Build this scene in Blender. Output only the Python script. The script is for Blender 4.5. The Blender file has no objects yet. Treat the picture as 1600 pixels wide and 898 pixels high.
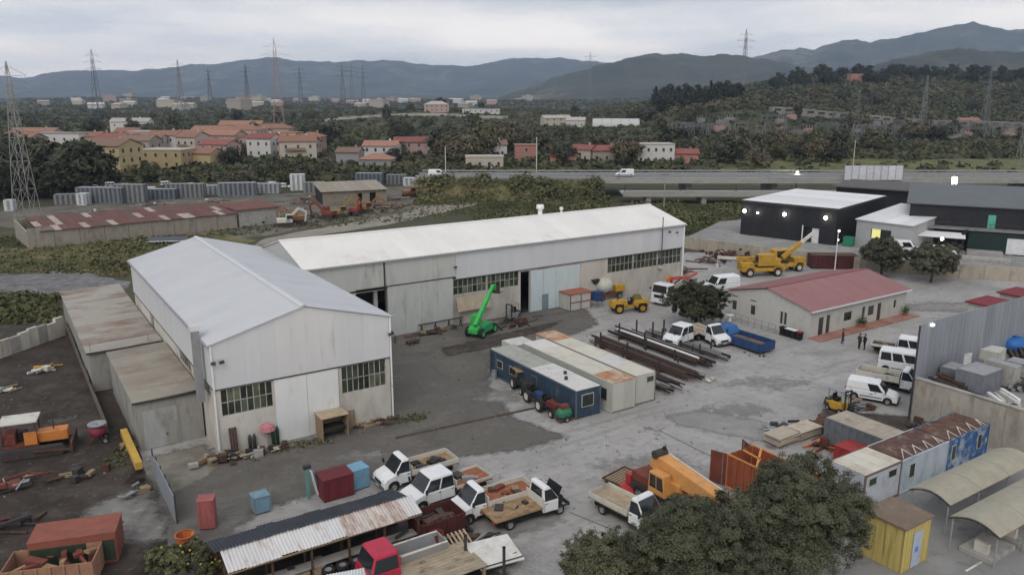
import bpy, bmesh, math, random
import numpy as np
from mathutils import Vector, Matrix, noise as mno
R = math.radians
rnd = random.Random(11)
sc = bpy.context.scene
C = sc.collection

# ------------------------------------------------------------------ camera, sky, sun, exposure
CAM_H = 27.0
PITCH = math.atan(302 / 1250)
cam_d = bpy.data.cameras.new('camera'); cam = bpy.data.objects.new('camera', cam_d); C.objects.link(cam)
cam.location = (0, 0, CAM_H); cam.rotation_euler = (math.pi / 2 - PITCH, 0, 0)
cam_d.sensor_width = 36; cam_d.lens = 36 * 1250 / 1600; cam_d.clip_start = 0.5; cam_d.clip_end = 40000
sc.camera = cam
SUN_EL, SUN_AZ = R(46), R(192)            # azimuth measured clockwise from +Y
world = bpy.data.worlds.new('World'); sc.world = world; world.use_nodes = True
def make_world():
    nt = world.node_tree; N = nt.nodes; N.clear(); L = nt.links.new
    out = N.new('ShaderNodeOutputWorld'); mix = N.new('ShaderNodeMixShader'); mix.inputs[0].default_value = .95
    b1 = N.new('ShaderNodeBackground'); b1.inputs[1].default_value = .1
    sky = N.new('ShaderNodeTexSky'); sky.sky_type = 'NISHITA'; sky.sun_disc = False
    sky.sun_elevation = SUN_EL; sky.sun_rotation = SUN_AZ
    b2 = N.new('ShaderNodeBackground'); b2.inputs[1].default_value = 1.15
    tc = N.new('ShaderNodeTexCoord'); sep = N.new('ShaderNodeSeparateXYZ'); L(tc.outputs['Generated'], sep.inputs[0])
    ramp = N.new('ShaderNodeValToRGB'); e = ramp.color_ramp.elements     # grey cloud deck, paler low down where it thins
    e[0].position = 0; e[0].color = (2.2, 1.95, 1.68, 1); e[1].position = 1; e[1].color = (.66, .67, .69, 1)
    for p, c in ((.05, (1.72, 1.58, 1.43, 1)), (.115, (.72, .735, .76, 1)), (.2, (.67, .68, .70, 1))):
        k = ramp.color_ramp.elements.new(p); k.color = c
    L(sep.outputs['Z'], ramp.inputs[0])
    mp = N.new('ShaderNodeMapping'); mp.inputs['Scale'].default_value = (1.0, 1.0, 7.0); L(tc.outputs['Generated'], mp.inputs[0])
    nz = N.new('ShaderNodeTexNoise'); nz.inputs['Scale'].default_value = 3.2; nz.inputs['Detail'].default_value = 6; nz.inputs['Roughness'].default_value = .5; L(mp.outputs[0], nz.inputs['Vector'])
    r2 = N.new('ShaderNodeValToRGB'); f = r2.color_ramp.elements
    f[0].position = .36; f[0].color = (.64, .70, .78, 1); f[1].position = .62; f[1].color = (1.10, 1.08, 1.06, 1); L(nz.outputs[0], r2.inputs[0])
    mul = N.new('ShaderNodeMix'); mul.data_type = 'RGBA'; mul.blend_type = 'MULTIPLY'; mul.inputs[0].default_value = 1
    L(ramp.outputs[0], mul.inputs[6]); L(r2.outputs[0], mul.inputs[7])
    L(mul.outputs[2], b2.inputs[0]); L(sky.outputs[0], b1.inputs[0])
    L(b1.outputs[0], mix.inputs[1]); L(b2.outputs[0], mix.inputs[2]); L(mix.outputs[0], out.inputs[0])
make_world()
sun_d = bpy.data.lights.new('sun', 'SUN'); sun = bpy.data.objects.new('sun', sun_d); C.objects.link(sun)
sun_d.energy = 1.3; sun_d.angle = R(40); sun_d.color = (1, .94, .86)
sdir = Vector((math.sin(SUN_AZ) * math.cos(SUN_EL), math.cos(SUN_AZ) * math.cos(SUN_EL), math.sin(SUN_EL)))
sun.rotation_euler = sdir.to_track_quat('Z', 'Y').to_euler(); sun.location = (0, 0, 80)
vs = sc.view_settings; vs.view_transform = 'Standard'; vs.look = 'None'; vs.exposure = 0.0; vs.gamma = 1; vs.use_curve_mapping = False
cy = sc.cycles; cy.max_bounces = 5; cy.diffuse_bounces = 3; cy.glossy_bounces = 2; cy.transmission_bounces = 3; cy.volume_bounces = 0
cy.transparent_max_bounces = 12; cy.use_denoising = True; cy.sample_clamp_indirect = 4
cy.caustics_reflective = False; cy.caustics_refractive = False

# ------------------------------------------------------------------ survey helpers (metres; the yard is the plane z = 0)
_c, _s = math.cos(PITCH), math.sin(PITCH)
def G(px, py, z=0.0):                    # where the sight line of a surveyed point meets the level z
    u = (px - 800) / 1250; v = (py - 449) / 1250
    t = (z - CAM_H) / (-_s - v * _c)
    return Vector((u * t, (_c - v * _s) * t, z))
YAW = R(33.2)                             # the yard grid is turned by this angle
UX, UY = math.cos(YAW), math.sin(YAW)
def F(u, v, z=0.0): return Vector((u * UX - v * UY, u * UY + v * UX, z))
def head(a, b): return math.atan2(b[1] - a[1], b[0] - a[0])

# ------------------------------------------------------------------ mesh builder
SPLIT = {'door_frame', 'gable_end', 'end_wall', 'chassis_rail', 'fork', 'fork_arm', 'push_arm', 'support', 'edge_line', 'bearer_pair', 'rim_rail', 'wire_cage', 'rear_wall', 'leg', 'frame_pair'}
class MB:
    def __init__(s): s.v = []; s.f = []; s.M = None; s.cut = []
    def add(s, vs, fs):
        n = len(s.v); s.cut.append((n, len(s.f)))
        if s.M is not None: vs = [tuple(s.M @ Vector(p)) for p in vs]
        s.v += [tuple(p) for p in vs]; s.f += [tuple(i + n for i in q) for q in fs]; return s
    BF = [(0, 3, 2, 1), (4, 5, 6, 7), (0, 1, 5, 4), (1, 2, 6, 5), (2, 3, 7, 6), (3, 0, 4, 7)]
    def box(s, x0, x1, y0, y1, z0, z1):
        return s.add([(x0, y0, z0), (x1, y0, z0), (x1, y1, z0), (x0, y1, z0), (x0, y0, z1), (x1, y0, z1), (x1, y1, z1), (x0, y1, z1)], s.BF)
    def obox(s, c, d, rz=0, ry=0, rx=0):
        m = Matrix.Translation(c) @ Matrix.Rotation(rz, 4, 'Z') @ Matrix.Rotation(ry, 4, 'Y') @ Matrix.Rotation(rx, 4, 'X')
        x, y, z = d[0] / 2, d[1] / 2, d[2] / 2
        return s.add([tuple(m @ Vector(p)) for p in ((-x, -y, -z), (x, -y, -z), (x, y, -z), (-x, y, -z), (-x, -y, z), (x, -y, z), (x, y, z), (-x, y, z))], s.BF)
    def frus(s, b, t, z0, z1):           # b, t = (x0, x1, y0, y1)
        return s.add([(b[0], b[2], z0), (b[1], b[2], z0), (b[1], b[3], z0), (b[0], b[3], z0), (t[0], t[2], z1), (t[1], t[2], z1), (t[1], t[3], z1), (t[0], t[3], z1)], s.BF)
    def tube(s, p, q, r, n=8, r2=None, cap=True):
        p, q = Vector(p), Vector(q); d = (q - p).normalized(); a = d.orthogonal().normalized(); b = d.cross(a); r2 = r if r2 is None else r2
        vs = []
        for i in range(n):
            t = 2 * math.pi * i / n; o = a * math.cos(t) + b * math.sin(t); vs += [p + o * r, q + o * r2]
        fs = [(2 * i, 2 * ((i + 1) % n), 2 * ((i + 1) % n) + 1, 2 * i + 1) for i in range(n)]
        if cap: fs += [tuple(2 * i for i in range(n)), tuple(2 * i + 1 for i in range(n))[::-1]]
        return s.add(vs, fs)
    def bar(s, p, q, w, h=None):
        p, q = Vector(p), Vector(q); h = w if h is None else h; d = (q - p).normalized()
        up = Vector((0, 0, 1)) if abs(d.z) < .95 else Vector((1, 0, 0)); a = d.cross(up).normalized(); b = a.cross(d)
        vs = [c + a * i * w / 2 + b * j * h / 2 for c in (p, q) for i, j in ((-1, -1), (1, -1), (1, 1), (-1, 1))]
        return s.add(vs, s.BF)
    def prism(s, pts, z0, z1):
        n = len(pts)
        return s.add([(p[0], p[1], z0) for p in pts] + [(p[0], p[1], z1) for p in pts],
                     [tuple(range(n))[::-1], tuple(range(n, 2 * n))] + [(i, (i + 1) % n, n + (i + 1) % n, n + i) for i in range(n)])
    def exy(s, prof, y0, y1):            # profile in x-z, pushed along y
        n = len(prof)
        return s.add([(p[0], y0, p[1]) for p in prof] + [(p[0], y1, p[1]) for p in prof],
                     [tuple(range(n)), tuple(range(n, 2 * n))[::-1]] + [(i, n + i, n + (i + 1) % n, (i + 1) % n) for i in range(n)])
    def exx(s, prof, x0, x1):            # profile in y-z, pushed along x
        n = len(prof)
        return s.add([(x0, p[0], p[1]) for p in prof] + [(x1, p[0], p[1]) for p in prof],
                     [tuple(range(n)), tuple(range(n, 2 * n))[::-1]] + [(i, n + i, n + (i + 1) % n, (i + 1) % n) for i in range(n)])
    def quad(s, *p): return s.add(p, [tuple(range(len(p)))])
    def lathe(s, prof, n=12, c=(0, 0, 0), ax='z'):
        vs = []; k = len(prof)
        for i in range(n):
            t = 2 * math.pi * i / n; co, si = math.cos(t), math.sin(t)
            for r, z in prof:
                p = {'z': (r * co, r * si, z), 'y': (r * co, z, r * si), 'x': (z, r * co, r * si)}[ax]
                vs.append((p[0] + c[0], p[1] + c[1], p[2] + c[2]))
        fs = [(i * k + j, ((i + 1) % n) * k + j, ((i + 1) % n) * k + j + 1, i * k + j + 1) for i in range(n) for j in range(k - 1)]
        return s.add(vs, fs)
    def corr(s, x0, x1, p0, p1, pitch=.2, amp=.03, nx=2, thick=0):   # corrugated sheet: ridges run from p0=(y,z) to p1=(y,z)
        n = max(2, int((x1 - x0) / pitch * nx)); vs = []
        for i in range(n + 1):
            x = x0 + (x1 - x0) * i / n; o = amp if i % 2 else 0
            vs += [(x, p0[0], p0[1] + o), (x, p1[0], p1[1] + o)]
        return s.add(vs, [(2 * i, 2 * i + 2, 2 * i + 3, 2 * i + 1) for i in range(n)])
    def wallgrid(s, x0, x1, z0, z1, y0, y1, holes=()):
        xs = sorted({x0, x1, *[h[0] for h in holes], *[h[1] for h in holes]})
        for a, b in zip(xs, xs[1:]):
            m = (a + b) / 2; cut = sorted((h[2], h[3]) for h in holes if h[0] < m < h[1]); z = z0
            for c0, c1 in cut:
                if c0 > z + 1e-4: s.box(a, b, y0, y1, z, c0)
                z = c1
            if z1 > z + 1e-4: s.box(a, b, y0, y1, z, z1)
        return s
    def mesh(s, name, smooth=False):
        me = bpy.data.meshes.new(name); me.from_pydata(s.v, [], s.f)
        bm = bmesh.new(); bm.from_mesh(me); bmesh.ops.recalc_face_normals(bm, faces=bm.faces); bm.to_mesh(me); bm.free()
        if smooth: me.polygons.foreach_set('use_smooth', [True] * len(me.polygons))
        return me
def tag(o, label=None, cat=None, group=None, kind=None):
    for k, v in (('label', label), ('category', cat), ('group', group), ('kind', kind)):
        if v: o[k] = v
    return o
def obj(name, mb, m, parent=None, loc=(0, 0, 0), rz=0, smooth=False, bev=0, rot=None):
    if name in SPLIT and isinstance(mb, MB) and 1 < len(mb.cut) < 9:      # one object for each separate piece
        c = mb.cut + [(len(mb.v), len(mb.f))]
        for (v0, f0), (v1, f1) in zip(c, c[1:]):
            k = MB(); k.add(mb.v[v0:v1], [tuple(i - v0 for i in q) for q in mb.f[f0:f1]]); o = obj(name, k, m, parent, loc, rz, smooth, bev, rot)
        return o
    me = mb if isinstance(mb, bpy.types.Mesh) else mb.mesh(name, smooth)
    if len(me.materials) == 0: me.materials.append(m)
    o = bpy.data.objects.new(name, me); C.objects.link(o); o.parent = parent
    o.location = loc; o.rotation_euler = rot if rot else (0, 0, rz)
    if m is not None and me.materials[0] != m:
        o.material_slots[0].link = 'OBJECT'; o.material_slots[0].material = m
    if bev:
        b = o.modifiers.new('bevel', 'BEVEL'); b.width = bev; b.segments = 3; b.limit_method = 'ANGLE'; b.angle_limit = R(35)
    return o
def thing(name, label, cat, loc=(0, 0, 0), rz=0, group=None):
    o = bpy.data.objects.new(name, None); C.objects.link(o); o.location = loc; o.rotation_euler = (0, 0, rz); o.empty_display_size = .3
    return tag(o, label, cat, group, 'thing')
def struct(name, mb, m, parent=None, **k):
    o = obj(name, mb, m, parent, **k)
    if parent is None: o['kind'] = 'structure'
    return o
def copytree(o, parent=None, loc=None, rz=None, label=None, scale=None):
    c = o.copy(); C.objects.link(c); c.parent = parent
    if loc is not None: c.location = loc
    if rz is not None: c.rotation_euler = (0, 0, rz)
    if scale is not None: c.scale = scale if hasattr(scale, '__len__') else (scale,) * 3
    if label: c['label'] = label
    for ch in o.children: copytree(ch, c)
    return c
_cache = {}
def shared(key, fn, smooth=False):
    if key not in _cache: _cache[key] = fn().mesh(str(key[0]) if isinstance(key, tuple) else key, smooth)
    return _cache[key]

# ------------------------------------------------------------------ materials
_mats = {}
def mat(key, col=None, rough=.75, metal=0, var=.14, scale=1.5, stain=0, scol=(.10, .045, .025), sscale=.8, streak=None, bump=.0, bscale=12, rndv=.08, spec=.35, alpha=None, detail=5):
    if key in _mats: return _mats[key]
    m = bpy.data.materials.new(key); m.use_nodes = True; nt = m.node_tree; N = nt.nodes; L = nt.links.new
    b = N['Principled BSDF']; b.inputs['Roughness'].default_value = rough; b.inputs['Metallic'].default_value = metal; b.inputs['Specular IOR Level'].default_value = spec
    tc = N.new('ShaderNodeTexCoord'); oi = N.new('ShaderNodeObjectInfo')
    off = N.new('ShaderNodeVectorMath'); off.operation = 'MULTIPLY_ADD'; off.inputs[1].default_value = (1, 1, 1)
    sc3 = N.new('ShaderNodeMath'); sc3.operation = 'MULTIPLY'; sc3.inputs[1].default_value = 73.0; L(oi.outputs['Random'], sc3.inputs[0])
    L(tc.outputs['Object'], off.inputs[0]); L(sc3.outputs[0], off.inputs[2])
    mp = N.new('ShaderNodeMapping'); L(off.outputs[0], mp.inputs[0])
    if streak: mp.inputs['Scale'].default_value = streak
    n1 = N.new('ShaderNodeTexNoise'); n1.inputs['Scale'].default_value = scale; n1.inputs['Detail'].default_value = detail; n1.inputs['Roughness'].default_value = .62; L(mp.outputs[0], n1.inputs['Vector'])
    r = N.new('ShaderNodeValToRGB'); e = r.color_ramp.elements
    e[0].position = .3; e[0].color = (*[c * (1 - var) for c in col], 1); e[1].position = .7; e[1].color = (*[min(1, c * (1 + var)) for c in col], 1); L(n1.outputs[0], r.inputs[0])
    cur = r.outputs[0]
    if stain:
        n2 = N.new('ShaderNodeTexNoise'); n2.inputs['Scale'].default_value = sscale; n2.inputs['Detail'].default_value = 8; n2.inputs['Roughness'].default_value = .7; L(mp.outputs[0], n2.inputs['Vector'])
        r2 = N.new('ShaderNodeValToRGB'); k = r2.color_ramp.elements; k[0].position = .62 - stain * .35; k[1].position = .78 - stain * .3; k[0].color = (0, 0, 0, 1); k[1].color = (.9, .9, .9, 1); L(n2.outputs[0], r2.inputs[0])
        mx = N.new('ShaderNodeMix'); mx.data_type = 'RGBA'; L(r2.outputs[0], mx.inputs[0]); L(cur, mx.inputs[6]); mx.inputs[7].default_value = (*scol, 1); cur = mx.outputs[2]
    if rndv:
        hs = N.new('ShaderNodeHueSaturation'); mr = N.new('ShaderNodeMapRange'); mr.inputs[3].default_value = 1 - rndv; mr.inputs[4].default_value = 1 + rndv
        L(oi.outputs['Random'], mr.inputs[0]); L(mr.outputs[0], hs.inputs['Value']); L(cur, hs.inputs['Color']); cur = hs.outputs[0]
    L(cur, b.inputs['Base Color'])
    if bump:
        n3 = N.new('ShaderNodeTexNoise'); n3.inputs['Scale'].default_value = bscale; n3.inputs['Detail'].default_value = 4; L(tc.outputs['Object'], n3.inputs['Vector'])
        bp = N.new('ShaderNodeBump'); bp.inputs['Strength'].default_value = bump; bp.inputs['Distance'].default_value = .05; L(n3.outputs[0], bp.inputs['Height']); L(bp.outputs[0], b.inputs['Normal'])
    _mats[key] = m; return m
def emis(key, col, st):
    if key in _mats: return _mats[key]
    m = bpy.data.materials.new(key); m.use_nodes = True; b = m.node_tree.nodes['Principled BSDF']
    b.inputs['Base Color'].default_value = (*col, 1); b.inputs['Emission Color'].default_value = (*col, 1); b.inputs['Emission Strength'].default_value = st
    _mats[key] = m; return m
def ground_mat(key, layers, rough=.95, bump=.15, bscale=6, tracks=None, fade=False):
    """layers: list of (colour, noise scale, threshold, softness) laid over each other; the first is the base"""
    m = bpy.data.materials.new(key); m.use_nodes = True; nt = m.node_tree; N = nt.nodes; L = nt.links.new
    b = N['Principled BSDF']; b.inputs['Roughness'].default_value = rough; b.inputs['Specular IOR Level'].default_value = .2
    ge = N.new('ShaderNodeNewGeometry'); cur = None
    for i, (col, scl, thr, soft) in enumerate(layers):
        mp = N.new('ShaderNodeMapping'); mp.inputs['Location'].default_value = (17.3 * i, 5.1 * i, 0); L(ge.outputs['Position'], mp.inputs[0])
        n = N.new('ShaderNodeTexNoise'); n.inputs['Scale'].default_value = scl; n.inputs['Detail'].default_value = 9; n.inputs['Roughness'].default_value = .62; L(mp.outputs[0], n.inputs['Vector'])
        if cur is None:
            r = N.new('ShaderNodeValToRGB'); e = r.color_ramp.elements; e[0].position = .3; e[1].position = .7
            e[0].color = (*[c * (1 - soft) for c in col], 1); e[1].color = (*[c * (1 + soft) for c in col], 1); L(n.outputs[0], r.inputs[0]); cur = r.outputs[0]
        else:
            r = N.new('ShaderNodeMapRange'); r.inputs[1].default_value = thr - soft; r.inputs[2].default_value = thr + soft; L(n.outputs[0], r.inputs[0])
            mx = N.new('ShaderNodeMix'); mx.data_type = 'RGBA'; L(r.outputs[0], mx.inputs[0]); L(cur, mx.inputs[6]); mx.inputs[7].default_value = (*col, 1); cur = mx.outputs[2]
    for ang, col, thr in tracks or ():                                # long faint tyre marks and wash streaks
        mp = N.new('ShaderNodeMapping'); mp.vector_type = 'TEXTURE'; mp.inputs['Rotation'].default_value = (0, 0, ang); mp.inputs['Scale'].default_value = (16, 1.1, 1); L(ge.outputs['Position'], mp.inputs[0])
        n = N.new('ShaderNodeTexNoise'); n.inputs['Scale'].default_value = 1; n.inputs['Detail'].default_value = 5; n.inputs['Roughness'].default_value = .6; L(mp.outputs[0], n.inputs['Vector'])
        r = N.new('ShaderNodeMapRange'); r.inputs[1].default_value = thr; r.inputs[2].default_value = thr + .16; r.inputs[4].default_value = .55; L(n.outputs[0], r.inputs[0])
        mx = N.new('ShaderNodeMix'); mx.data_type = 'RGBA'; L(r.outputs[0], mx.inputs[0]); L(cur, mx.inputs[6]); mx.inputs[7].default_value = (*col, 1); cur = mx.outputs[2]
    L(cur, b.inputs['Base Color'])
    if bump:
        n3 = N.new('ShaderNodeTexNoise'); n3.inputs['Scale'].default_value = bscale; n3.inputs['Detail'].default_value = 6; L(ge.outputs['Position'], n3.inputs['Vector'])
        bp = N.new('ShaderNodeBump'); bp.inputs['Strength'].default_value = bump; bp.inputs['Distance'].default_value = .08; L(n3.outputs[0], bp.inputs['Height']); L(bp.outputs[0], b.inputs['Normal'])
    if fade:                              # worn, irregular border where the layer thins out
        at = N.new('ShaderNodeAttribute'); at.attribute_name = 'fade'; n = N.new('ShaderNodeTexNoise'); n.inputs['Scale'].default_value = .9; n.inputs['Detail'].default_value = 8; n.inputs['Roughness'].default_value = .7; L(ge.outputs['Position'], n.inputs['Vector'])
        ad = N.new('ShaderNodeMath'); ad.operation = 'ADD'; L(at.outputs['Fac'], ad.inputs[0]); L(n.outputs[0], ad.inputs[1]); r = N.new('ShaderNodeMapRange'); r.inputs[1].default_value = .86; r.inputs[2].default_value = 1.18; L(ad.outputs[0], r.inputs[0])
        tr = N.new('ShaderNodeBsdfTransparent'); ms = N.new('ShaderNodeMixShader'); L(r.outputs[0], ms.inputs[0]); L(tr.outputs[0], ms.inputs[1]); L(b.outputs[0], ms.inputs[2]); L(ms.outputs[0], N['Material Output'].inputs['Surface'])
    _mats[key] = m; return m
white = mat('white_paint', (.72, .73, .74), .35, var=.05, stain=.12, scol=(.30, .27, .23), sscale=1.6, rndv=.03, spec=.5)
cream = mat('cream_paint', (.55, .53, .47), .5, var=.08, stain=.2, scol=(.2, .12, .07))
glass = mat('vehicle_glass', (.02, .024, .028), .08, var=.2, spec=.6, rndv=0)
tyre = mat('tyre_rubber', (.022, .021, .02), .9, rndv=.2)
rimm = mat('rim_metal', (.28, .28, .28), .5, metal=.4)
dark = mat('dark_metal', (.045, .043, .042), .7, stain=.2, scol=(.06, .035, .025))
steel = mat('galvanised_steel', (.30, .31, .32), .55, metal=.3)
rust = mat('rusty_steel', (.085, .045, .032), .9, var=.4, scale=2.5, stain=.25, scol=(.035, .025, .022))
rustred = mat('red_oxide', (.16, .045, .03), .8, var=.3, stain=.25, scol=(.05, .03, .025))
orange = mat('orange_paint', (.52, .19, .045), .55, var=.12, stain=.18, scol=(.16, .07, .03), sscale=1.4)
yellow = mat('yellow_paint', (.46, .27, .035), .55, var=.15, stain=.22, scol=(.13, .07, .03), sscale=1.6)
red = mat('red_paint', (.38, .035, .03), .5, var=.12, stain=.15, scol=(.12, .03, .025))
green_p = mat('green_paint', (.05, .42, .09), .45, var=.12, stain=.08, scol=(.03, .16, .05))
blue_p = mat('blue_paint', (.025, .06, .155), .55, var=.2, stain=.15, scol=(.06, .06, .07))
lblue = mat('light_blue_plastic', (.17, .29, .37), .6, stain=.3, scol=(.3, .3, .28))
wood = mat('weathered_wood', (.26, .19, .12), .9, var=.3, streak=(1, 6, 6))
concrete = mat('grey_concrete', (.33, .32, .30), .92, var=.15, stain=.25, scol=(.17, .155, .14), sscale=.5, bump=.1)
black = mat('black_plastic', (.012, .012, .012), .6)
# ------------------------------------------------------------------ terrain to the horizon
def sstep(a, b, x):
    t = min(1, max(0, (x - a) / (b - a))); return t * t * (3 - 2 * t)
def gau(x, y, cx, cy_, rx, ry): return math.exp(-((x - cx) / rx) ** 2 - ((y - cy_) / ry) ** 2)
def zt(x, y):
    if y < 240: return -.03
    a = x / y; k = sstep(380, 620, y)
    z = 50 * sstep(610, 1020, y) * sstep(.06, .42, a) * (1 - .45 * sstep(1100, 2300, y))
    z += 16 * gau(x, y, 180, 690, 80, 130) + 9 * gau(x, y, -85, 770, 110, 80) + 10 * gau(x, y, 60, 900, 160, 180)
    z += k * 5 * mno.fractal((x / 260, y / 260, 3.1), 1.0, 2.0, 4) + sstep(1200, 3000, y) * 14 * (mno.noise((x / 900, y / 900, .7)) + .2)
    return max(z, -2.0) - .03
def make_terrain():
    na, nr = 200, 230; vs = []; fs = []
    for j in range(nr + 1):
        r = 6 * (14500 / 6) ** (j / nr)
        for i in range(na + 1):
            t = R(-80 + 160 * i / na); x, y = r * math.sin(t), r * math.cos(t); vs.append((x, y, zt(x, y)))
    for j in range(nr):
        for i in range(na):
            a = j * (na + 1) + i; fs.append((a, a + 1, a + na + 2, a + na + 1))
    m = MB(); m.add(vs, fs)
    gm = ground_mat('scrubland', [((.078, .076, .044), .012, 0, .35), ((.046, .050, .030), .006, .5, .09), ((.12, .105, .062), .02, .58, .06), ((.06, .062, .036), .07, .52, .1), ((.15, .13, .08), .008, .68, .03), ((.075, .085, .035), .4, .66, .12)], bump=.5, bscale=.6)
    struct('ground', m, gm, smooth=True)
make_terrain()
def sheet(name, pts, z, m, jit=.25, step=1.6, parent=None):
    P = []
    r = random.Random(len(name) * 7 + int(z * 1000))
    for a, b in zip(pts, pts[1:] + pts[:1]):
        a, b = Vector(a), Vector(b); d = (b - a).length; n = max(1, int(d / step)) if jit else 1; n = min(n, 60)
        for i in range(n):
            p = a.lerp(b, i / n)
            if jit: p += Vector((r.uniform(-jit, jit), r.uniform(-jit, jit), 0))
            P.append((p.x, p.y, z))
    me = bpy.data.meshes.new(name); me.from_pydata(P, [], [tuple(range(len(P)))])
    bm = bmesh.new(); bm.from_mesh(me); bmesh.ops.triangulate(bm, faces=bm.faces)
    bmesh.ops.recalc_face_normals(bm, faces=bm.faces)
    if bm.faces and sum(f.normal.z for f in bm.faces) < 0: bmesh.ops.reverse_faces(bm, faces=bm.faces)
    bm.to_mesh(me); bm.free()
    return struct(name, me, m, parent)
def soft_sheet(name, pts, z, m, wd=1.4, cell=.55):
    P = np.array([(p[0], p[1]) for p in pts]); Q = np.roll(P, -1, 0); x0, y0 = P.min(0) - wd; x1, y1 = P.max(0) + wd
    nx, ny = int((x1 - x0) / cell) + 1, int((y1 - y0) / cell) + 1; gx, gy = np.meshgrid(np.linspace(x0, x1, nx), np.linspace(y0, y1, ny)); X = np.stack([gx.ravel(), gy.ravel()], 1)
    dmin = np.full(len(X), 1e9); ins = np.zeros(len(X), bool)
    for a, b in zip(P, Q):
        d = b - a; t = np.clip(((X - a) @ d) / (d @ d), 0, 1)[:, None]; dmin = np.minimum(dmin, np.linalg.norm(X - a - t * d, axis=1))
        c = ((a[1] > X[:, 1]) != (b[1] > X[:, 1])) & (X[:, 0] < (b[0] - a[0]) * (X[:, 1] - a[1]) / ((b[1] - a[1]) or 1e-9) + a[0]); ins ^= c
    fd = np.clip(np.where(ins, dmin, -dmin) / wd * .5 + .5, 0, 1); use = []; F4 = []
    for j in range(ny - 1):
        for i in range(nx - 1):
            q = (j * nx + i, j * nx + i + 1, (j + 1) * nx + i + 1, (j + 1) * nx + i)
            if max(fd[k] for k in q) > .02: F4.append(q)
    me = bpy.data.meshes.new(name); me.from_pydata([(x, y, z) for x, y in X], [], F4); at = me.attributes.new('fade', 'FLOAT', 'POINT'); at.data.foreach_set('value', fd.astype(np.float32))
    return struct(name, me, m)
yard_m = ground_mat('dusty_concrete', [((.318, .305, .293), .10, 0, .10), ((.395, .38, .365), .16, .56, .10), ((.20, .195, .188), .09, .60, .07), ((.23, .22, .21), 1.1, .60, .08), ((.33, .325, .32), 4, .60, .15), ((.15, .145, .14), .35, .67, .04), ((.19, .185, .18), .9, .66, .05)], rough=.82, bump=.12, bscale=5, tracks=[(YAW, (.20, .195, .19), .52), (YAW - 1.2, (.40, .395, .385), .57), (YAW + .35, (.22, .21, .205), .58)])
asph_m = ground_mat('old_asphalt', [((.125, .116, .105), .12, 0, .12), ((.155, .145, .133), .3, .57, .08), ((.09, .083, .076), .2, .62, .06), ((.11, .10, .09), 2.2, .56, .12), ((.20, .19, .18), .8, .70, .04), ((.06, .055, .052), .45, .69, .04)], rough=.85, bump=.15, bscale=8, tracks=[(YAW, (.18, .17, .16), .56), (YAW + 1.4, (.08, .075, .07), .58)], fade=True)
asph2_m = ground_mat('grey_asphalt', [((.235, .23, .228), .1, 0, .1), ((.285, .28, .275), .3, .57, .1), ((.17, .165, .16), .7, .62, .08), ((.12, .117, .115), .5, .72, .03)], rough=.85, bump=.1)
dirt_m = ground_mat('dark_dirt', [((.050, .040, .034), .15, 0, .3), ((.085, .072, .062), .4, .58, .1), ((.030, .024, .021), .25, .60, .08), ((.15, .135, .125), .18, .68, .06), ((.11, .10, .09), 1.8, .64, .06)], bump=.5, bscale=2.5)
dust_m = ground_mat('pale_dust', [((.20, .19, .18), .5, 0, .2), ((.10, .09, .08), .4, .55, .1), ((.27, .26, .25), 1.2, .62, .08)], bump=.3, bscale=3, fade=True)
dark_ground_m = ground_mat('dark_ground_and_oil', [((.060, .050, .044), .3, 0, .3), ((.10, .09, .08), .8, .58, .1), ((.035, .03, .027), .5, .6, .08)], bump=.3, fade=True)  # dark mottled ground, shared by the shed sheet and the oil stains
stain_m = ground_mat('damp_stain', [((.25, .24, .23), .3, 0, .12), ((.20, .192, .185), .6, .58, .1)], rough=.5, bump=.1, fade=True)
sand_m = ground_mat('sandy_wash', [((.22, .20, .17), .3, 0, .2), ((.14, .13, .10), .2, .6, .06), ((.28, .26, .23), 1., .62, .08)], bump=.2, fade=True)
grav_m = ground_mat('river_gravel', [((.16, .155, .155), .4, 0, .25), ((.24, .235, .235), .9, .58, .06), ((.085, .08, .078), .25, .58, .08), ((.30, .29, .28), 2.5, .66, .05)], bump=.6, bscale=2)
track_m = ground_mat('dirt_track', [((.26, .235, .20), .3, 0, .18), ((.17, .155, .115), .15, .62, .06), ((.31, .285, .25), 1., .62, .08)], bump=.2)
grass_m = ground_mat('rough_grass', [((.12, .11, .05), .2, 0, .3), ((.07, .075, .032), .5, .57, .08), ((.19, .155, .08), .12, .56, .06), ((.14, .135, .06), 1.6, .62, .1)], bump=.7, bscale=1.5)
sheet('yard_floor', [G(262, 1500), G(258, 860), G(262, 800), G(228, 742), G(212, 690), F(12, 90), F(80, 97), G(1075, 394), G(1180, 396), G(1290, 400), G(1420, 412), G(1500, 428), G(1640, 436), F(180, 20), F(120, -60), F(0, -20)], 0, yard_m)
soft_sheet('asphalt_court', [F(26.5, 59), F(26.5, 81.3), F(64, 81.3), G(935, 505), G(905, 520), G(770, 548), G(765, 600), G(800, 650), G(885, 682), G(810, 704), G(700, 714), G(630, 742), G(540, 750), G(470, 778), G(400, 800), G(345, 850), G(320, 905), G(268, 880), G(262, 830), G(250, 790), G(230, 745), G(318, 695), G(345, 716)], .004, asph_m, 1.3)
sheet('asphalt_lot', [G(1290, 930), G(1330, 860), G(1400, 850), G(1470, 760), G(1560, 700), G(1640, 690), G(1700, 760), G(1750, 980)], .004, asph2_m, .2)
sheet('earth_margin', [G(-300, 1000), G(-500, 560), G(-60, 500), G(100, 470), F(5, 110), F(13, 110), F(13, 58), F(12, 40), G(300, 1000)], -.012, dirt_m, .3)
sheet('dirt_yard', [G(-120, 1000), G(-300, 640), G(-60, 520), G(85, 512), G(135, 575), G(160, 640), G(225, 742), G(262, 830), G(250, 930), G(100, 1000)], .004, dirt_m, .4)
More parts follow.
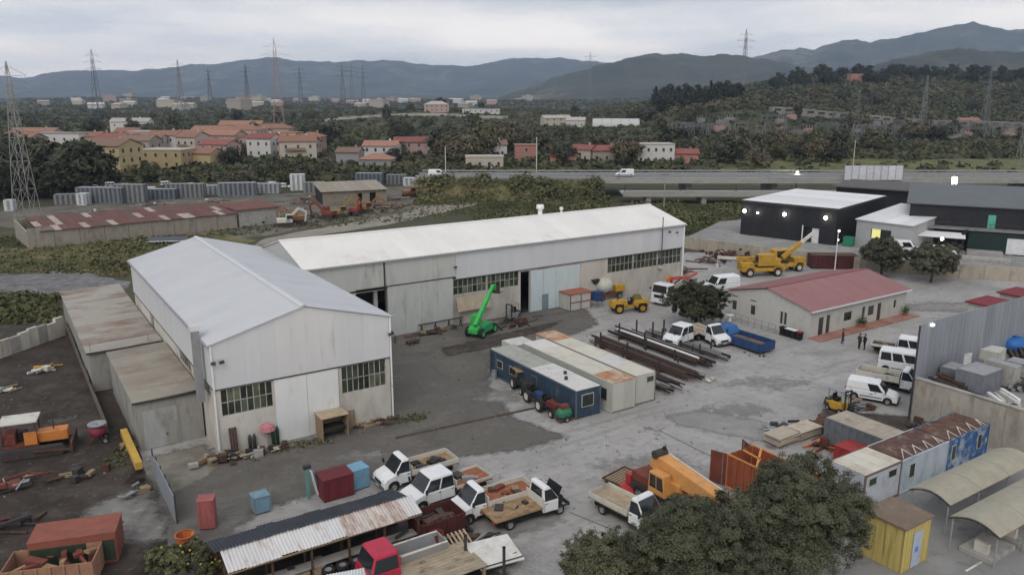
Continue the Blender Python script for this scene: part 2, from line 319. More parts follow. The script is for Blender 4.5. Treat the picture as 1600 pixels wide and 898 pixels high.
soft_sheet('dust_patch', [G(120, 830), G(140, 792), G(200, 765), G(230, 758), G(255, 800), G(262, 840), G(210, 850), G(160, 838)], .008, dust_m, 1.6, .4)
soft_sheet('sandy_corner', [G(232, 745), G(236, 712), G(318, 694), G(345, 716), G(330, 742), G(270, 772)], .009, sand_m, 1.2, .4)
sheet('river_bed', [G(-250, 505), G(-250, 425), G(0, 428), G(90, 424), G(150, 428), G(200, 440), G(200, 450), G(84, 456), G(60, 470)], .004, grav_m, .6, 2)
sheet('grass_bank', [G(-250, 420), G(-200, 382), G(30, 386), G(180, 378), G(330, 362), G(400, 375), G(330, 396), G(205, 432), G(150, 426), G(90, 420), G(0, 424)], .004, grass_m, .8, 3)
sheet('dirt_track', [G(380, 388), G(420, 372), G(520, 352), G(620, 335), G(700, 312), G(740, 300), G(762, 302), G(750, 318), G(700, 330), G(600, 352), G(520, 364), G(470, 374)], .008, track_m, .6, 3)
sheet('depot_ground', [G(120, 362), G(400, 372), G(520, 350), G(640, 332), G(735, 300), G(640, 290), G(500, 300), G(130, 318), G(0, 330), G(-60, 350)], .002, ground_mat('depot_dirt', [((.135, .12, .10), .1, 0, .3), ((.20, .18, .155), .2, .58, .08), ((.085, .082, .055), .15, .6, .08)]), .8, 4)
soft_sheet('dark_ground', [G(318, 940), G(330, 868), G(360, 850), G(470, 822), G(640, 792), G(712, 800), G(722, 846), G(745, 880), G(812, 905), G(760, 960), G(500, 1000)], .012, dark_ground_m, 1.0, .45)  # darker mottled ground sheet under and in front of the open shed
soft_sheet('oil_stain', [G(1040, 650), G(1100, 640), G(1180, 655), G(1240, 672), G(1200, 690), G(1120, 676), G(1060, 664)], .014, stain_m, 1.3, .4)
soft_sheet('oil_stain', [G(1290, 640), G(1420, 650), G(1440, 690), G(1330, 690), G(1280, 668)], .014, dark_ground_m, 1.0, .4)
soft_sheet('oil_stain', [G(730, 815), G(860, 790), G(880, 812), G(800, 838), G(740, 838)], .014, stain_m, 1.3, .4)
soft_sheet('oil_stain', [G(690, 545), G(770, 525), G(880, 500), G(850, 515), G(760, 545), G(700, 556)], .014, dark_ground_m, 1.0, .4)
for a_, b_, c_, d_ in ((1010, 725, 70, 10), (1200, 598, 60, 7), (1150, 640, 45, 6), (780, 620, 35, 9), (560, 712, 40, 8), (1470, 480, 90, 7)):
    soft_sheet('damp_patch', [G(a_ - c_, b_ + d_ * .3), G(a_ - c_ * .3, b_ - d_), G(a_ + c_ * .7, b_ - d_ * .8), G(a_ + c_, b_ + d_ * .2), G(a_ + c_ * .2, b_ + d_)], .018, stain_m, 3.2, .5)
sheet('meadow', [G(1120, 281), G(1130, 252), G(1250, 246), G(1420, 250), G(1700, 246), G(1750, 281)], .06, ground_mat('meadow_grass', [((.125, .13, .05), .08, 0, .3), ((.08, .09, .035), .1, .56, .08), ((.17, .15, .075), .06, .6, .06)], bump=.6, bscale=1), .8, 4)
# trench drain across the court: frame and single grates
dr = struct('trench_drain', MB().obox((0, 0, .008), (13.4, .42, .008)), dark, loc=((G(640, 679) + G(822, 640)) / 2), rz=head(G(640, 679), G(822, 640)))
gr_me = shared('drain_grate', lambda: MB().box(-.43, .43, -.15, .15, .012, .022))
for i in range(14): obj('grate', gr_me, rust if i % 3 else dark, dr, (-6.3 + i * .96, 0, 0))
# painted bay line on the lower right lot
struct('painted_line', MB().obox((0, 0, .012), (9.5, .13, .004)), mat('road_paint', (.62, .61, .58), .8, stain=.3, scol=(.25, .25, .24)), loc=(G(1500, 897) + G(1640, 815)) / 2, rz=head(G(1500, 897), G(1640, 815)))
seam_m = mat('joint_filler', (.09, .088, .085), .9)
def seam(a, b, w=.09): struct('concrete_joint', MB().obox((0, 0, .007), ((b - a).length, w, .003)), seam_m, loc=((a + b) / 2), rz=head(a, b))
seam(G(890, 800), G(985, 838)); seam(G(1062, 688), G(1110, 712)); seam(G(1030, 672), G(1062, 688))

# ------------------------------------------------------------------ hills on the skyline
def lerp_prof(prof, px):
    for (a, b), (c, d) in zip(prof, prof[1:]):
        if a <= px <= c: return b + (d - b) * (px - a) / (c - a)
    return prof[0][1] if px < prof[0][0] else prof[-1][1]
def hill_range(name, prof, dist, depth, m, seed, rough=.42, nx=320, ny=44):
    vs = []; fs = []; p0, p1 = prof[0][0], prof[-1][0]
    for i in range(nx + 1):
        px = p0 + (p1 - p0) * i / nx; t0 = (px - 800) / 1286.0
        zr = max(2, CAM_H + (147 - lerp_prof(prof, px)) / 1286.0 * dist)
        zr += 2.6e-3 * dist * mno.fractal((px / 30, seed, 0), .8, 2.1, 6)
        for j in range(ny + 1):
            s = j / ny * 1.5; d = dist - depth + depth * s
            h = sstep(0, 1, s) ** .8 if s <= 1 else 1 - .8 * (s - 1) ** 1.3 * 2
            x = t0 * d
            g = mno.ridged_multi_fractal((x / 900 + seed, d / 900, seed), 1, 2, 5, .9, 2) if s < 1 else 1
            edge = min(1, abs(1 - s) * 3)
            vs.append((x, d, zr * h * (1 - rough * edge * (1.4 - g * .7)) - 8 * (1 - h)))
    for i in range(nx):
        for j in range(ny):
            a = i * (ny + 1) + j; fs.append((a, a + ny + 1, a + ny + 2, a + 1))
    m_ = MB(); m_.add(vs, fs); struct(name, m_, m, smooth=True)
hill_m = ground_mat('hill_cover', [((.07, .072, .05), .0014, 0, .35), ((.035, .042, .03), .003, .5, .05), ((.15, .14, .10), .0025, .58, .04), ((.05, .052, .038), .012, .55, .05)], bump=0)
hill_range('hills', [(-700, 118), (-300, 116), (0, 122), (50, 121), (90, 113), (150, 110), (250, 110), (300, 102), (345, 100), (390, 94), (420, 90), (450, 94), (480, 100), (530, 98), (560, 98), (607, 95), (650, 100), (700, 105), (720, 107), (760, 100), (790, 94), (870, 93), (900, 95), (945, 100), (1000, 106), (1200, 120)], 9500, 3200, hill_m, 1.3)
hill_range('hills', [(780, 150), (840, 132), (875, 119), (920, 107), (960, 99), (1000, 88), (1022, 85), (1046, 86), (1080, 88), (1120, 88), (1153, 89), (1180, 93), (1230, 100), (1320, 125), (1420, 150)], 3900, 1300, hill_m, 4.1)
hill_range('hills', [(1060, 150), (1110, 120), (1150, 100), (1180, 90), (1200, 83), (1227, 80), (1245, 78), (1264, 81), (1293, 71), (1331, 65), (1354, 71), (1371, 65), (1392, 64), (1422, 55), (1454, 48), (1480, 43), (1506, 39), (1520, 44), (1558, 52), (1600, 49), (1700, 42), (1900, 60), (2300, 80)], 6400, 2300, hill_m, 7.7)
hill_range('hills', [(1240, 140), (1300, 112), (1380, 98), (1440, 84), (1490, 78), (1540, 83), (1600, 82), (1720, 90), (2000, 100), (2300, 130)], 2600, 800, hill_m, 2.9)
# ------------------------------------------------------------------ warehouses
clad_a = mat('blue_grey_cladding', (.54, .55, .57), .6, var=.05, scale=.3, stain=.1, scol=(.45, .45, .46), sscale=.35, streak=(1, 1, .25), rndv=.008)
clad_pale = mat('pale_cladding', (.565, .565, .57), .6, var=.05, scale=.3, stain=.08, scol=(.40, .39, .38), streak=(1, 1, .25), rndv=.008)  # paler sheets of the middle gable panel and one long wall stretch
clad_g = mat('old_grey_cladding', (.46, .465, .445), .7, var=.07, scale=.4, stain=.25, scol=(.27, .25, .22), sscale=.4, streak=(1, 1, .2), rndv=.008)
wall_w = mat('dirty_white_plaster', (.54, .515, .47), .9, var=.08, scale=.5, stain=.42, scol=(.34, .30, .255), sscale=.35, streak=(1, 1, .35), bump=.06, rndv=0)
wall_b = mat('beige_plaster', (.48, .445, .40), .9, var=.08, scale=.5, stain=.4, scol=(.31, .27, .24), sscale=.3, streak=(1, 1, .4), bump=.06, rndv=0)
roof_a = mat('white_roof_sheet', (.54, .55, .58), .6, var=.05, scale=.25, stain=.12, scol=(.46, .46, .48), sscale=.25, rndv=.018)
roof_b = mat('warm_white_roof_sheet', (.74, .725, .70), .6, var=.05, scale=.25, stain=.14, scol=(.60, .56, .51), sscale=.22, rndv=.018)
door_w = mat('white_sheet_door', (.62, .63, .63), .6, var=.05, stain=.12, scol=(.42, .40, .38), streak=(1, 1, .3))
door_g = mat('green_grey_door', (.44, .455, .44), .65, var=.07, stain=.25, scol=(.33, .32, .29), streak=(1, 1, .3))
door_b = mat('pale_blue_door', (.46, .53, .545), .6, var=.05, stain=.15, scol=(.40, .40, .38), streak=(1, 1, .3))
frame_m = mat('window_frame_paint', (.35, .355, .33), .7, stain=.3, scol=(.14, .09, .06))
pane_d = mat('grimy_glass', (.035, .042, .030), .25, var=.4, scale=.8, rndv=.5, spec=.5)
pane_l = mat('dusty_glass', (.085, .095, .062), .4, var=.4, scale=.8, rndv=.4)
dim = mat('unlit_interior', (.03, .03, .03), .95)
def panes(parent, x0, x1, z0, z1, cols, rows, loc=(0, 0, 0), rz=0, y=.12, lightp=.25, post=(), name='window'):
    w, h = (x1 - x0) / cols, (z1 - z0) / rows; m = MB(); b = .035
    m.box(0, x1 - x0, y - .05, y + .05, 0, .06); m.box(0, x1 - x0, y - .05, y + .05, z1 - z0 - .06, z1 - z0)
    for i in range(cols + 1):
        k = .12 if i in post else b
        m.box(max(0, i * w - k), min(x1 - x0, i * w + k), y - .04 - (.06 if i in post else 0), y + .045, .06, z1 - z0 - .06)
    for j in range(1, rows): m.box(0, x1 - x0, y - .03, y + .035, j * h - b, j * h + b)
    M3 = Matrix.Translation(loc) @ Matrix.Rotation(rz, 4, 'Z')
    o = obj(name, m, frame_m, parent, M3 @ Vector((x0, 0, z0)), rz)
    me = shared(('pane', round(w, 3), round(h, 3)), lambda: MB().box(-w / 2 + .03, w / 2 - .03, -.006, .006, -h / 2 + .03, h / 2 - .03))
    for i in range(cols):
        for j in range(rows):
            q = obj('pane', me, pane_l if rnd.random() < lightp else pane_d, o, ((i + .5) * w, y, (j + .5) * h))
            if rnd.random() < .12: q.rotation_euler = (R(rnd.uniform(4, 12)), 0, 0)
    return o
def floodlight(parent, loc, rz):
    m = MB().obox((0, -.32, 0), (.34, .16, .24), rx=R(-25)); m.bar((0, 0, -.1), (0, -.3, 0), .05)
    obj('floodlight', m, dark, parent, loc, rz)
def warehouse(name, label, loc, W, Lg, ze, zr, zp, roofm, n_sheet, ridge_along_y=True):
    t = thing(name, label, 'warehouse', loc, YAW); return t
# A: gable end faces the camera side
A = thing('warehouse', 'grey gabled warehouse at left, its gable end with tall white sliding door', 'warehouse', F(12.3, 59.6), YAW)
WA, LA, ZE, ZR, ZP = 14.3, 36.8, 9.0, 10.9, 5.4
m = MB(); hA = [(.4, 4.3, 3.15, 5.3), (4.55, 9.55, 0, 5.3), (10, 13.9, 2.95, 5.3)]
m.wallgrid(0, WA, 0, ZP, 0, .25, hA)
obj('front_wall', m, wall_w, A)
m = MB(); m.M = Matrix.Translation((0, LA, 0)) @ Matrix.Rotation(R(-90), 4, 'Z')
m.wallgrid(0, LA - .26, 0, ZP, 0, .25, [(9.5, 11.5, .2, 5.1), (LA - 13, LA - 8.2, 4.15, 5.3), (LA - 7.6, LA - 1.4, 4.15, 5.3)]); obj('side_wall', m, wall_w, A)
m = MB().box(WA - .25, WA, .26, LA, 0, ZP); m.box(.26, WA - .26, LA - .25, LA, 0, ZP); obj('rear_wall', m, wall_w, A)
obj('floor_slab', MB().box(.3, WA - .3, .3, LA - .3, .01, .05), dim, A)
panes(A, .4, 4.3, 3.15, 5.3, 8, 2); panes(A, 10, 13.9, 2.95, 5.3, 8, 2)
panes(A, LA - 13, LA - 8.2, 4.15, 5.3, 6, 1, (0, LA, 0), R(-90), lightp=.6); panes(A, LA - 7.6, LA - 1.4, 4.15, 5.3, 8, 1, (0, LA, 0), R(-90), lightp=.6)
d = obj('sliding_door', MB().box(4.45, 9.65, -.1, -.03, .06, 5.34), door_w, A)
obj('door_track', MB().box(4.2, 9.9, -.16, -.02, 5.35, 5.44), dark, d)
obj('wicket_door', MB().box(7.05, 8.0, -.13, -.105, .1, 2.2), door_w, d); obj('door_seam', MB().box(7.02, 7.045, -.112, -.10, .06, 5.3), frame_m, d)
def gz(x, W): return ZE + (ZR - ZE) * (1 - abs(x - W / 2) / (W / 2))
n = 12; w = WA / n
for i in range(n):
    x0, x1 = i * w, (i + 1) * w - .004
    pts = [(x0, ZP), (x1, ZP), (x1, gz(x1, WA) - .05), (x0, gz(x0, WA) - .05)]
    obj('cladding_sheet', MB().exy(pts, -.09, -.03), clad_pale if 4 <= i <= 7 else clad_a, A)
    obj('cladding_sheet', MB().exy(pts, LA + .03, LA + .09), clad_a, A)
k = 18; wy = LA / k
s_me = shared('side_clad_a', lambda: MB().box(-.09, -.03, 0, wy - .004, ZP, ZE - .04))
for j in range(k):
    obj('cladding_sheet', s_me, clad_a, A, (0, j * wy, 0)); obj('cladding_sheet', s_me, clad_a, A, (WA + .12, j * wy, 0))
obj('base_flashing', MB().box(-.13, WA + .13, -.12, -.095, ZP - .05, ZP + .03).box(-.12, -.095, -.09, LA, ZP - .05, ZP + .03), dark, A)
def roof_slopes(T, W, Lg, n, mt, tk=.07, oh=.28, key='a'):
    wy = (Lg + 2 * oh) / n
    for sgn in (-1, 1):
        def mk():
            m = MB(); a = (ZR - ZE) / (W / 2); xo = W / 2 + oh; zo = ZR - a * xo; nn = max(4, int(wy / .25)) * 2
            for q in range(nn):                                     # shallow ribs pressed into each sheet
                y0, y1 = q * wy / nn, (q + 1) * wy / nn - (.006 if q == nn - 1 else 0); u = .0 if q % 2 else .022
                m.exy([(sgn * xo, zo + u), (sgn * .02, ZR + u), (sgn * .02, ZR + u + tk), (sgn * xo, zo + u + tk)], y0, y1)
            return m
        me = shared(('roof_sheet_' + key, sgn), mk)
        for j in range(n): obj('roof_sheet', me, mt, T, (W / 2, -oh + j * wy, 0))
    obj('ridge_cap', MB().exy([(W / 2 - .3, ZR + .05), (W / 2, ZR + .13), (W / 2 + .3, ZR + .05), (W / 2, ZR + .16)], -oh, Lg + oh), mt, T)
    for sx in (-.42, W + .3): obj('gutter', MB().box(sx, sx + .12, -oh, Lg + oh, ZE - .16, ZE - .04), steel, T)
roof_slopes(A, WA, LA, 18, roof_a)
for x in (-.14, WA + .02): obj('downpipe', MB().box(x, x + .12, -.2, -.1, .1, ZE - .1), white, A)
ch = obj('flue_duct', MB().box(-.85, -.3, 2.0, 2.55, 3.9, 9.6), steel, A); obj('flue_cap', MB().box(-.95, -.2, 1.9, 2.65, 9.6, 10.0), clad_pale, ch)
floodlight(A, (.1, -.12, 7.6), R(-20)); floodlight(A, (.5, -.12, 7.6), R(20)); floodlight(A, (WA - .1, -.12, 7.5), R(15)); floodlight(A, (WA + .12, .2, 7.4), R(90))

# B: long warehouse behind the court, ridge along the yard
B = thing('warehouse', 'long low warehouse with warm white roof, doors and grimy windows behind the green telehandler', 'warehouse', F(26.85, 81.1), YAW)
WB, LB, ZPB = 55.6, 15.0, 5.65
holesB = [(5.6, 9.35, 0, 5.6), (17.9, 27.2, 3.7, 5.6), (27.5, 28.9, 0, 5.4), (41.6, 55.2, 3.5, 5.6)]
m = MB().wallgrid(0, 36.8, 0, ZPB, 0, .25, [h for h in holesB if h[1] < 36.8]); obj('front_wall', m, wall_b, B)
m = MB().wallgrid(36.81, WB, 0, ZPB, 0, .25, [holesB[3]]); obj('front_wall', m, wall_w if 0 else wall_b, B)
m = MB().box(0, .25, .26, LB, 0, ZPB).box(WB - .25, WB, .26, LB, 0, ZPB).box(.26, WB - .26, LB - .25, LB, 0, ZPB); obj('rear_wall', m, wall_b, B)
obj('floor_slab', MB().box(.3, WB - .3, .3, LB - .3, .01, .05), dim, B)
panes(B, 17.9, 27.2, 3.7, 5.6, 14, 2, lightp=.35, post=(7,)); panes(B, 41.6, 55.2, 3.5, 5.6, 18, 2, lightp=.3, post=(6, 12))
obj('column', MB().box(7.9, 8.3, .3, .7, 0, 5.6), concrete, B)
d = obj('sliding_door', MB().box(9.35, 17.75, -.16, -.08, .05, 5.9), door_g, B); tag(d, 'large green grey sliding door'); obj('door_track', MB().box(5.6, 18.1, -.2, -.04, 5.92, 6.02), dark, d)
for x in (11.45, 13.55, 15.65): obj('door_seam', MB().box(x, x + .03, -.172, -.162, .05, 5.88), frame_m, d)
d = obj('sliding_door', MB().box(28.95, 36.75, -.16, -.08, .05, 5.35), door_b, B); tag(d, 'pale blue sliding door with small grey wicket'); obj('wicket_door', MB().box(30.7, 31.7, -.2, -.165, .1, 2.1), mat('grey_blue_door', (.17, .22, .26), .6), d)
for x in (30.9, 32.85, 34.8): obj('door_seam', MB().box(x, x + .03, -.172, -.162, .05, 5.3), frame_m, d)
obj('leaning_board', MB().obox((20.4, -.5, 2.6), (4.6, .06, 1.7), rx=R(-14)), mat('tan_board', (.40, .34, .25), .9), B)
for a, b, cm in ((0, 9.0, clad_g), (9.03, 18.2, clad_g), (18.23, 44.4, clad_a), (44.4, 47.6, clad_pale), (47.6, WB, clad_a)):
    nn = max(1, round((b - a) / 1.6)); ww = (b - a) / nn
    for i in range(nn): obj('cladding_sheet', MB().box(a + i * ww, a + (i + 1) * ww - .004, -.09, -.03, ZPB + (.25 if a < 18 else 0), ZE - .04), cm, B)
obj('base_flashing', MB().box(18.2, WB, -.13, -.095, ZPB - .06, ZPB + .03), dark, B)
for sx in (-.09, WB + .03):
    m = MB(); m.exx([(0, ZPB), (LB, ZPB), (LB, ZE - .04), (LB / 2, ZR - .06), (0, ZE - .04)], sx, sx + .06); obj('gable_cladding', m, clad_g, B)
obj('rear_cladding', MB().box(0, WB, LB + .03, LB + .09, ZPB, ZE - .05), clad_a, B)
nB, oh = 27, .25; wx = (WB + 2 * oh) / nB
for sgn in (-1, 1):
    def mk():
        m = MB(); a = (ZR - ZE) / (LB / 2); yo = LB / 2 + oh; zo = ZR - a * yo; nn = 16
        for q in range(nn):
            x0, x1 = q * wx / nn, (q + 1) * wx / nn - (.006 if q == nn - 1 else 0); u = 0 if q % 2 else .022
            m.exx([(sgn * yo, zo + u), (sgn * .02, ZR + u), (sgn * .02, ZR + u + .07), (sgn * yo, zo + u + .07)], x0, x1)
        return m
    me = shared(('roof_sheet_b', sgn), mk)
    for j in range(nB): obj('roof_sheet', me, roof_b, B, (-oh + j * wx, LB / 2, 0))
obj('ridge_cap', MB().exx([(LB / 2 - .3, ZR + .05), (LB / 2, ZR + .13), (LB / 2 + .3, ZR + .05), (LB / 2, ZR + .16)], -oh, WB + oh), roof_b, B)
obj('gutter', MB().box(-oh, WB + oh, -.42, -.28, ZE - .18, ZE - .04), steel, B)
cw = obj('vent_cowl', MB().lathe([(.0, 1.5), (.5, 1.45), (.55, .95), (.3, .8), (.3, 0), (.42, 0)], 12, (36, LB / 2 + .4, ZR - .05)), white, B, smooth=True)
obj('vent_cowl', MB().lathe([(.0, .9), (.25, .85), (.25, .5), (.15, .45), (.15, 0)], 10, (39.6, LB / 2 + .4, ZR - .05)), white, B, smooth=True)
for x, h in ((9.0, 8.9), (-.0, 8.9), (WB - .3, 8.9)): obj('downpipe', MB().box(x, x + .12, -.24, -.12, .3, h), white if x > 20 else dark, B)
obj('corner_post', MB().box(WB - .32, WB - .02, -.2, -.1, 0, ZE - .05), white, B)
ap = obj('aerial_pole', MB().tube((51.1, -.35, 3.4), (51.1, -.35, 10.4), .07, 6), dark, B); obj('pole_base', MB().box(50.8, 51.4, -.5, -.01, 3.1, 3.5), wall_w, ap)
floodlight(B, (18.0, -.12, 7.2), 0); floodlight(B, (52.6, -.12, 8.2), R(-30)); floodlight(B, (53.8, -.12, 8.0), R(30))

# flat roofed lean-tos on the left flank
stain_roof = mat('rust_stained_flat_roof', (.34, .32, .28), .85, var=.1, scale=.25, stain=.42, scol=(.17, .075, .05), sscale=.13, streak=(.8, 1.1, 1), rndv=.03)
tan_roof = mat('tan_flat_roof', (.29, .262, .22), .85, var=.1, scale=.3, stain=.36, scol=(.19, .135, .095), sscale=.16, streak=(.8, 1.1, 1))
shed_w = mat('weathered_sheet_wall', (.30, .295, .27), .85, var=.1, stain=.3, scol=(.17, .15, .12), streak=(1, 1, .25))
def leanto(label, u0, u1, v0, v1, z, rm, door=True):
    t = thing('lean_to_shed', label, 'shed', F(u0, v0), YAW); W, L_ = u1 - u0, v1 - v0
    n = int(L_ / 1.5); m = MB()
    for i in range(n): m.box(-.02 if i % 2 else 0, .1, i * L_ / n, (i + 1) * L_ / n, 0, z)
    obj('side_wall', m, shed_w, t); obj('rear_wall', MB().box(.1, W, L_ - .1, L_, 0, z), shed_w, t); obj('front_wall', MB().box(.1, W, 0, .1, 0, z), shed_w, t)
    n = max(3, int(L_ / 2.4)); wy = (L_ + .3) / n; me = shared(('flat_roof', label), lambda: MB().add([(-.2, 0, z + .02), (W, 0, z + .2), (W, wy - .02, z + .2), (-.2, wy - .02, z + .02), (-.2, 0, z + .1), (W, 0, z + .28), (W, wy - .02, z + .28), (-.2, wy - .02, z + .1)], MB.BF))
    for i in range(n): obj('roof_sheet', me, rm, t, (0, -.15 + i * wy, 0))
    obj('fascia', MB().box(-.22, W, -.2, -.16, z - .08, z + .1), dark, t)
    if door:
        d = obj('metal_door', MB().box(.4, 2.9, -.05, -.01, .05, 3.2), mat('grey_sheet_door', (.33, .34, .335), .7, stain=.25, scol=(.2, .17, .14), streak=(1, 1, .3)), t)
        obj('wicket_door', MB().box(2.0, 2.85, -.08, -.055, .1, 2.0), shed_w, d); obj('door_lock', MB().box(2.02, 2.12, -.12, -.085, .95, 1.1), dark, d)
        obj('door_frame', MB().box(.28, .38, -.06, 0, 0, 3.3).box(2.92, 3.02, -.06, 0, 0, 3.3), shed_w, d)
    return t
leanto('near flat roofed metal shed with double door against the warehouse flank', 7.3, 12.15, 64.0, 78.6, 3.95, tan_roof)
t = leanto('far long flat roofed shed with dark rust stains on its roof', 5.8, 12.15, 80.2, 108, 3.75, stain_roof, False)
obj('roof_rail', MB().bar((.2, .3, 4.6), (5.2, .3, 4.7), .06).bar((.2, .3, 3.9), (.2, .3, 4.7), .06).bar((5.2, .3, 4.0), (5.2, .3, 4.7), .06), steel, t)
# low block wall with white rubble heap at far left
t = thing('block_wall', 'broken concrete block wall with pale patches at far left', 'wall', G(40, 545), head(G(0, 560), G(84, 530)))
for i in range(9): obj('block', MB().box(-5.4 + i * 1.2, -4.25 + i * 1.2, -.2, .2, 0, rnd.uniform(1.6, 2.4)), wall_w if i % 3 else concrete, t)
# ------------------------------------------------------------------ vehicles
def wheel(parent, x, y, r=.36, w=.24, rim=rimm, z=None):
    me = shared(('tyre', r, w), lambda: MB().lathe([(r * .58, -w / 2), (r * .9, -w / 2), (r, -w * .3), (r, w * .3), (r * .9, w / 2), (r * .58, w / 2)], 18, ax='y'))
    o = obj('wheel', me, tyre, parent, (x, y, r if z is None else z))
    rm = shared(('rim', r, w), lambda: MB().lathe([(0, -w * .32), (r * .3, -w * .38), (r * .4, -w * .2), (r * .6, -w * .42), (r * .6, w * .42), (r * .4, w * .2), (r * .3, w * .38), (0, w * .32)], 14, ax='y'))
    obj('rim', rm, rim, o); return o
def arch_prof(pts, arches, zb):      # closes a body side profile along its underside with wheel arches
    out = list(pts)
    for cx, r in arches:             # listed rear to front
        out.append((cx - r, zb))
        for i in range(1, 8): a = math.pi * (1 - i / 8); out.append((cx + r * math.cos(a), zb + r * .95 * math.sin(a)))
        out.append((cx + r, zb))
    return out
def lerp3(a, b, t): return tuple(a[i] + (b[i] - a[i]) * t for i in range(3))
def pane_on(parent, name, q, inset, m=glass, off=.012, side=None):
    """dark pane laid on the quad q (4 corners, bottom-left first), inset = (left, right, bottom, top) as fractions"""
    bl, br, tr, tl = [Vector(p) for p in q]; l, r, b, t = inset
    def at(u, v): return (bl.lerp(br, u)).lerp(tl.lerp(tr, u), v)
    p = [at(l, b), at(1 - r, b), at(1 - r, 1 - t), at(l, 1 - t)]
    n = (p[1] - p[0]).cross(p[3] - p[0]).normalized()
    vs = [x + n * off for x in p] + [x - n * .03 for x in p]
    return obj(name, MB().add(vs, MB.BF), m, parent)
def greenhouse(parent, b, t, z0, z1, hw, hwt, paint, nside=1, sides=True, rear=True, front=True, split=None):
    """cabin upper: b, t = (x rear, x front) at its foot and roof"""
    obj('cab_roof', MB().frus((b[0], b[1], -hw, hw), (t[0], t[1], -hwt, hwt), z0, z1), paint, parent, bev=.12)
    FL = (b[1], hw, z0); FR = (b[1], -hw, z0); TL = (t[1], hwt, z1); TR = (t[1], -hwt, z1)
    BL = (b[0], hw, z0); BR = (b[0], -hw, z0); UL = (t[0], hwt, z1); UR = (t[0], -hwt, z1)
    if front: pane_on(parent, 'windscreen', (FR, FL, TL, TR), (.06, .06, .05, .12))
    if rear: pane_on(parent, 'rear_window', (BL, BR, UR, UL), (.14, .14, .2, .2))
    if sides:
        for k in range(nside):
            a, c = k / nside, (k + 1) / nside
            l = .06 if k else .08; r = .05 if k < nside - 1 else .07
            bl, br, tl, tr = lerp3(BR, FR, a), lerp3(BR, FR, c), lerp3(UR, TR, a), lerp3(UR, TR, c)
            pane_on(parent, 'side_window', (bl, br, tr, tl), (l, r, .06, .2))
            bl, br, tl, tr = lerp3(BL, FL, a), lerp3(BL, FL, c), lerp3(UL, TL, a), lerp3(UL, TL, c)
            pane_on(parent, 'side_window', (br, bl, tl, tr), (r, l, .06, .2))
def lights(parent, x, y, z, w=.24, h=.2):
    for s in (-1, 1): obj('headlight', MB().obox((x, s * y, z), (.06, w, h)), mat('headlight_lens', (.5, .52, .54), .15), parent)
def mirrors(parent, x, y, z):
    for s in (-1, 1): obj('mirror', MB().bar((x, s * y, z), (x + .05, s * (y + .2), z + .05), .04).obox((x + .05, s * (y + .26), z + .05), (.08, .16, .3)), black, parent)
def load_junk(parent, x0, x1, y0, y1, z, n, mats):
    for i in range(n):
        x, y = rnd.uniform(x0, x1), rnd.uniform(y0, y1); d = (rnd.uniform(.25, .9), rnd.uniform(.2, .6), rnd.uniform(.06, .25))
        obj('scrap_piece', MB().obox((x, y, z + d[2] / 2 + .02), d, rnd.uniform(0, 3)), rnd.choice(mats), parent)
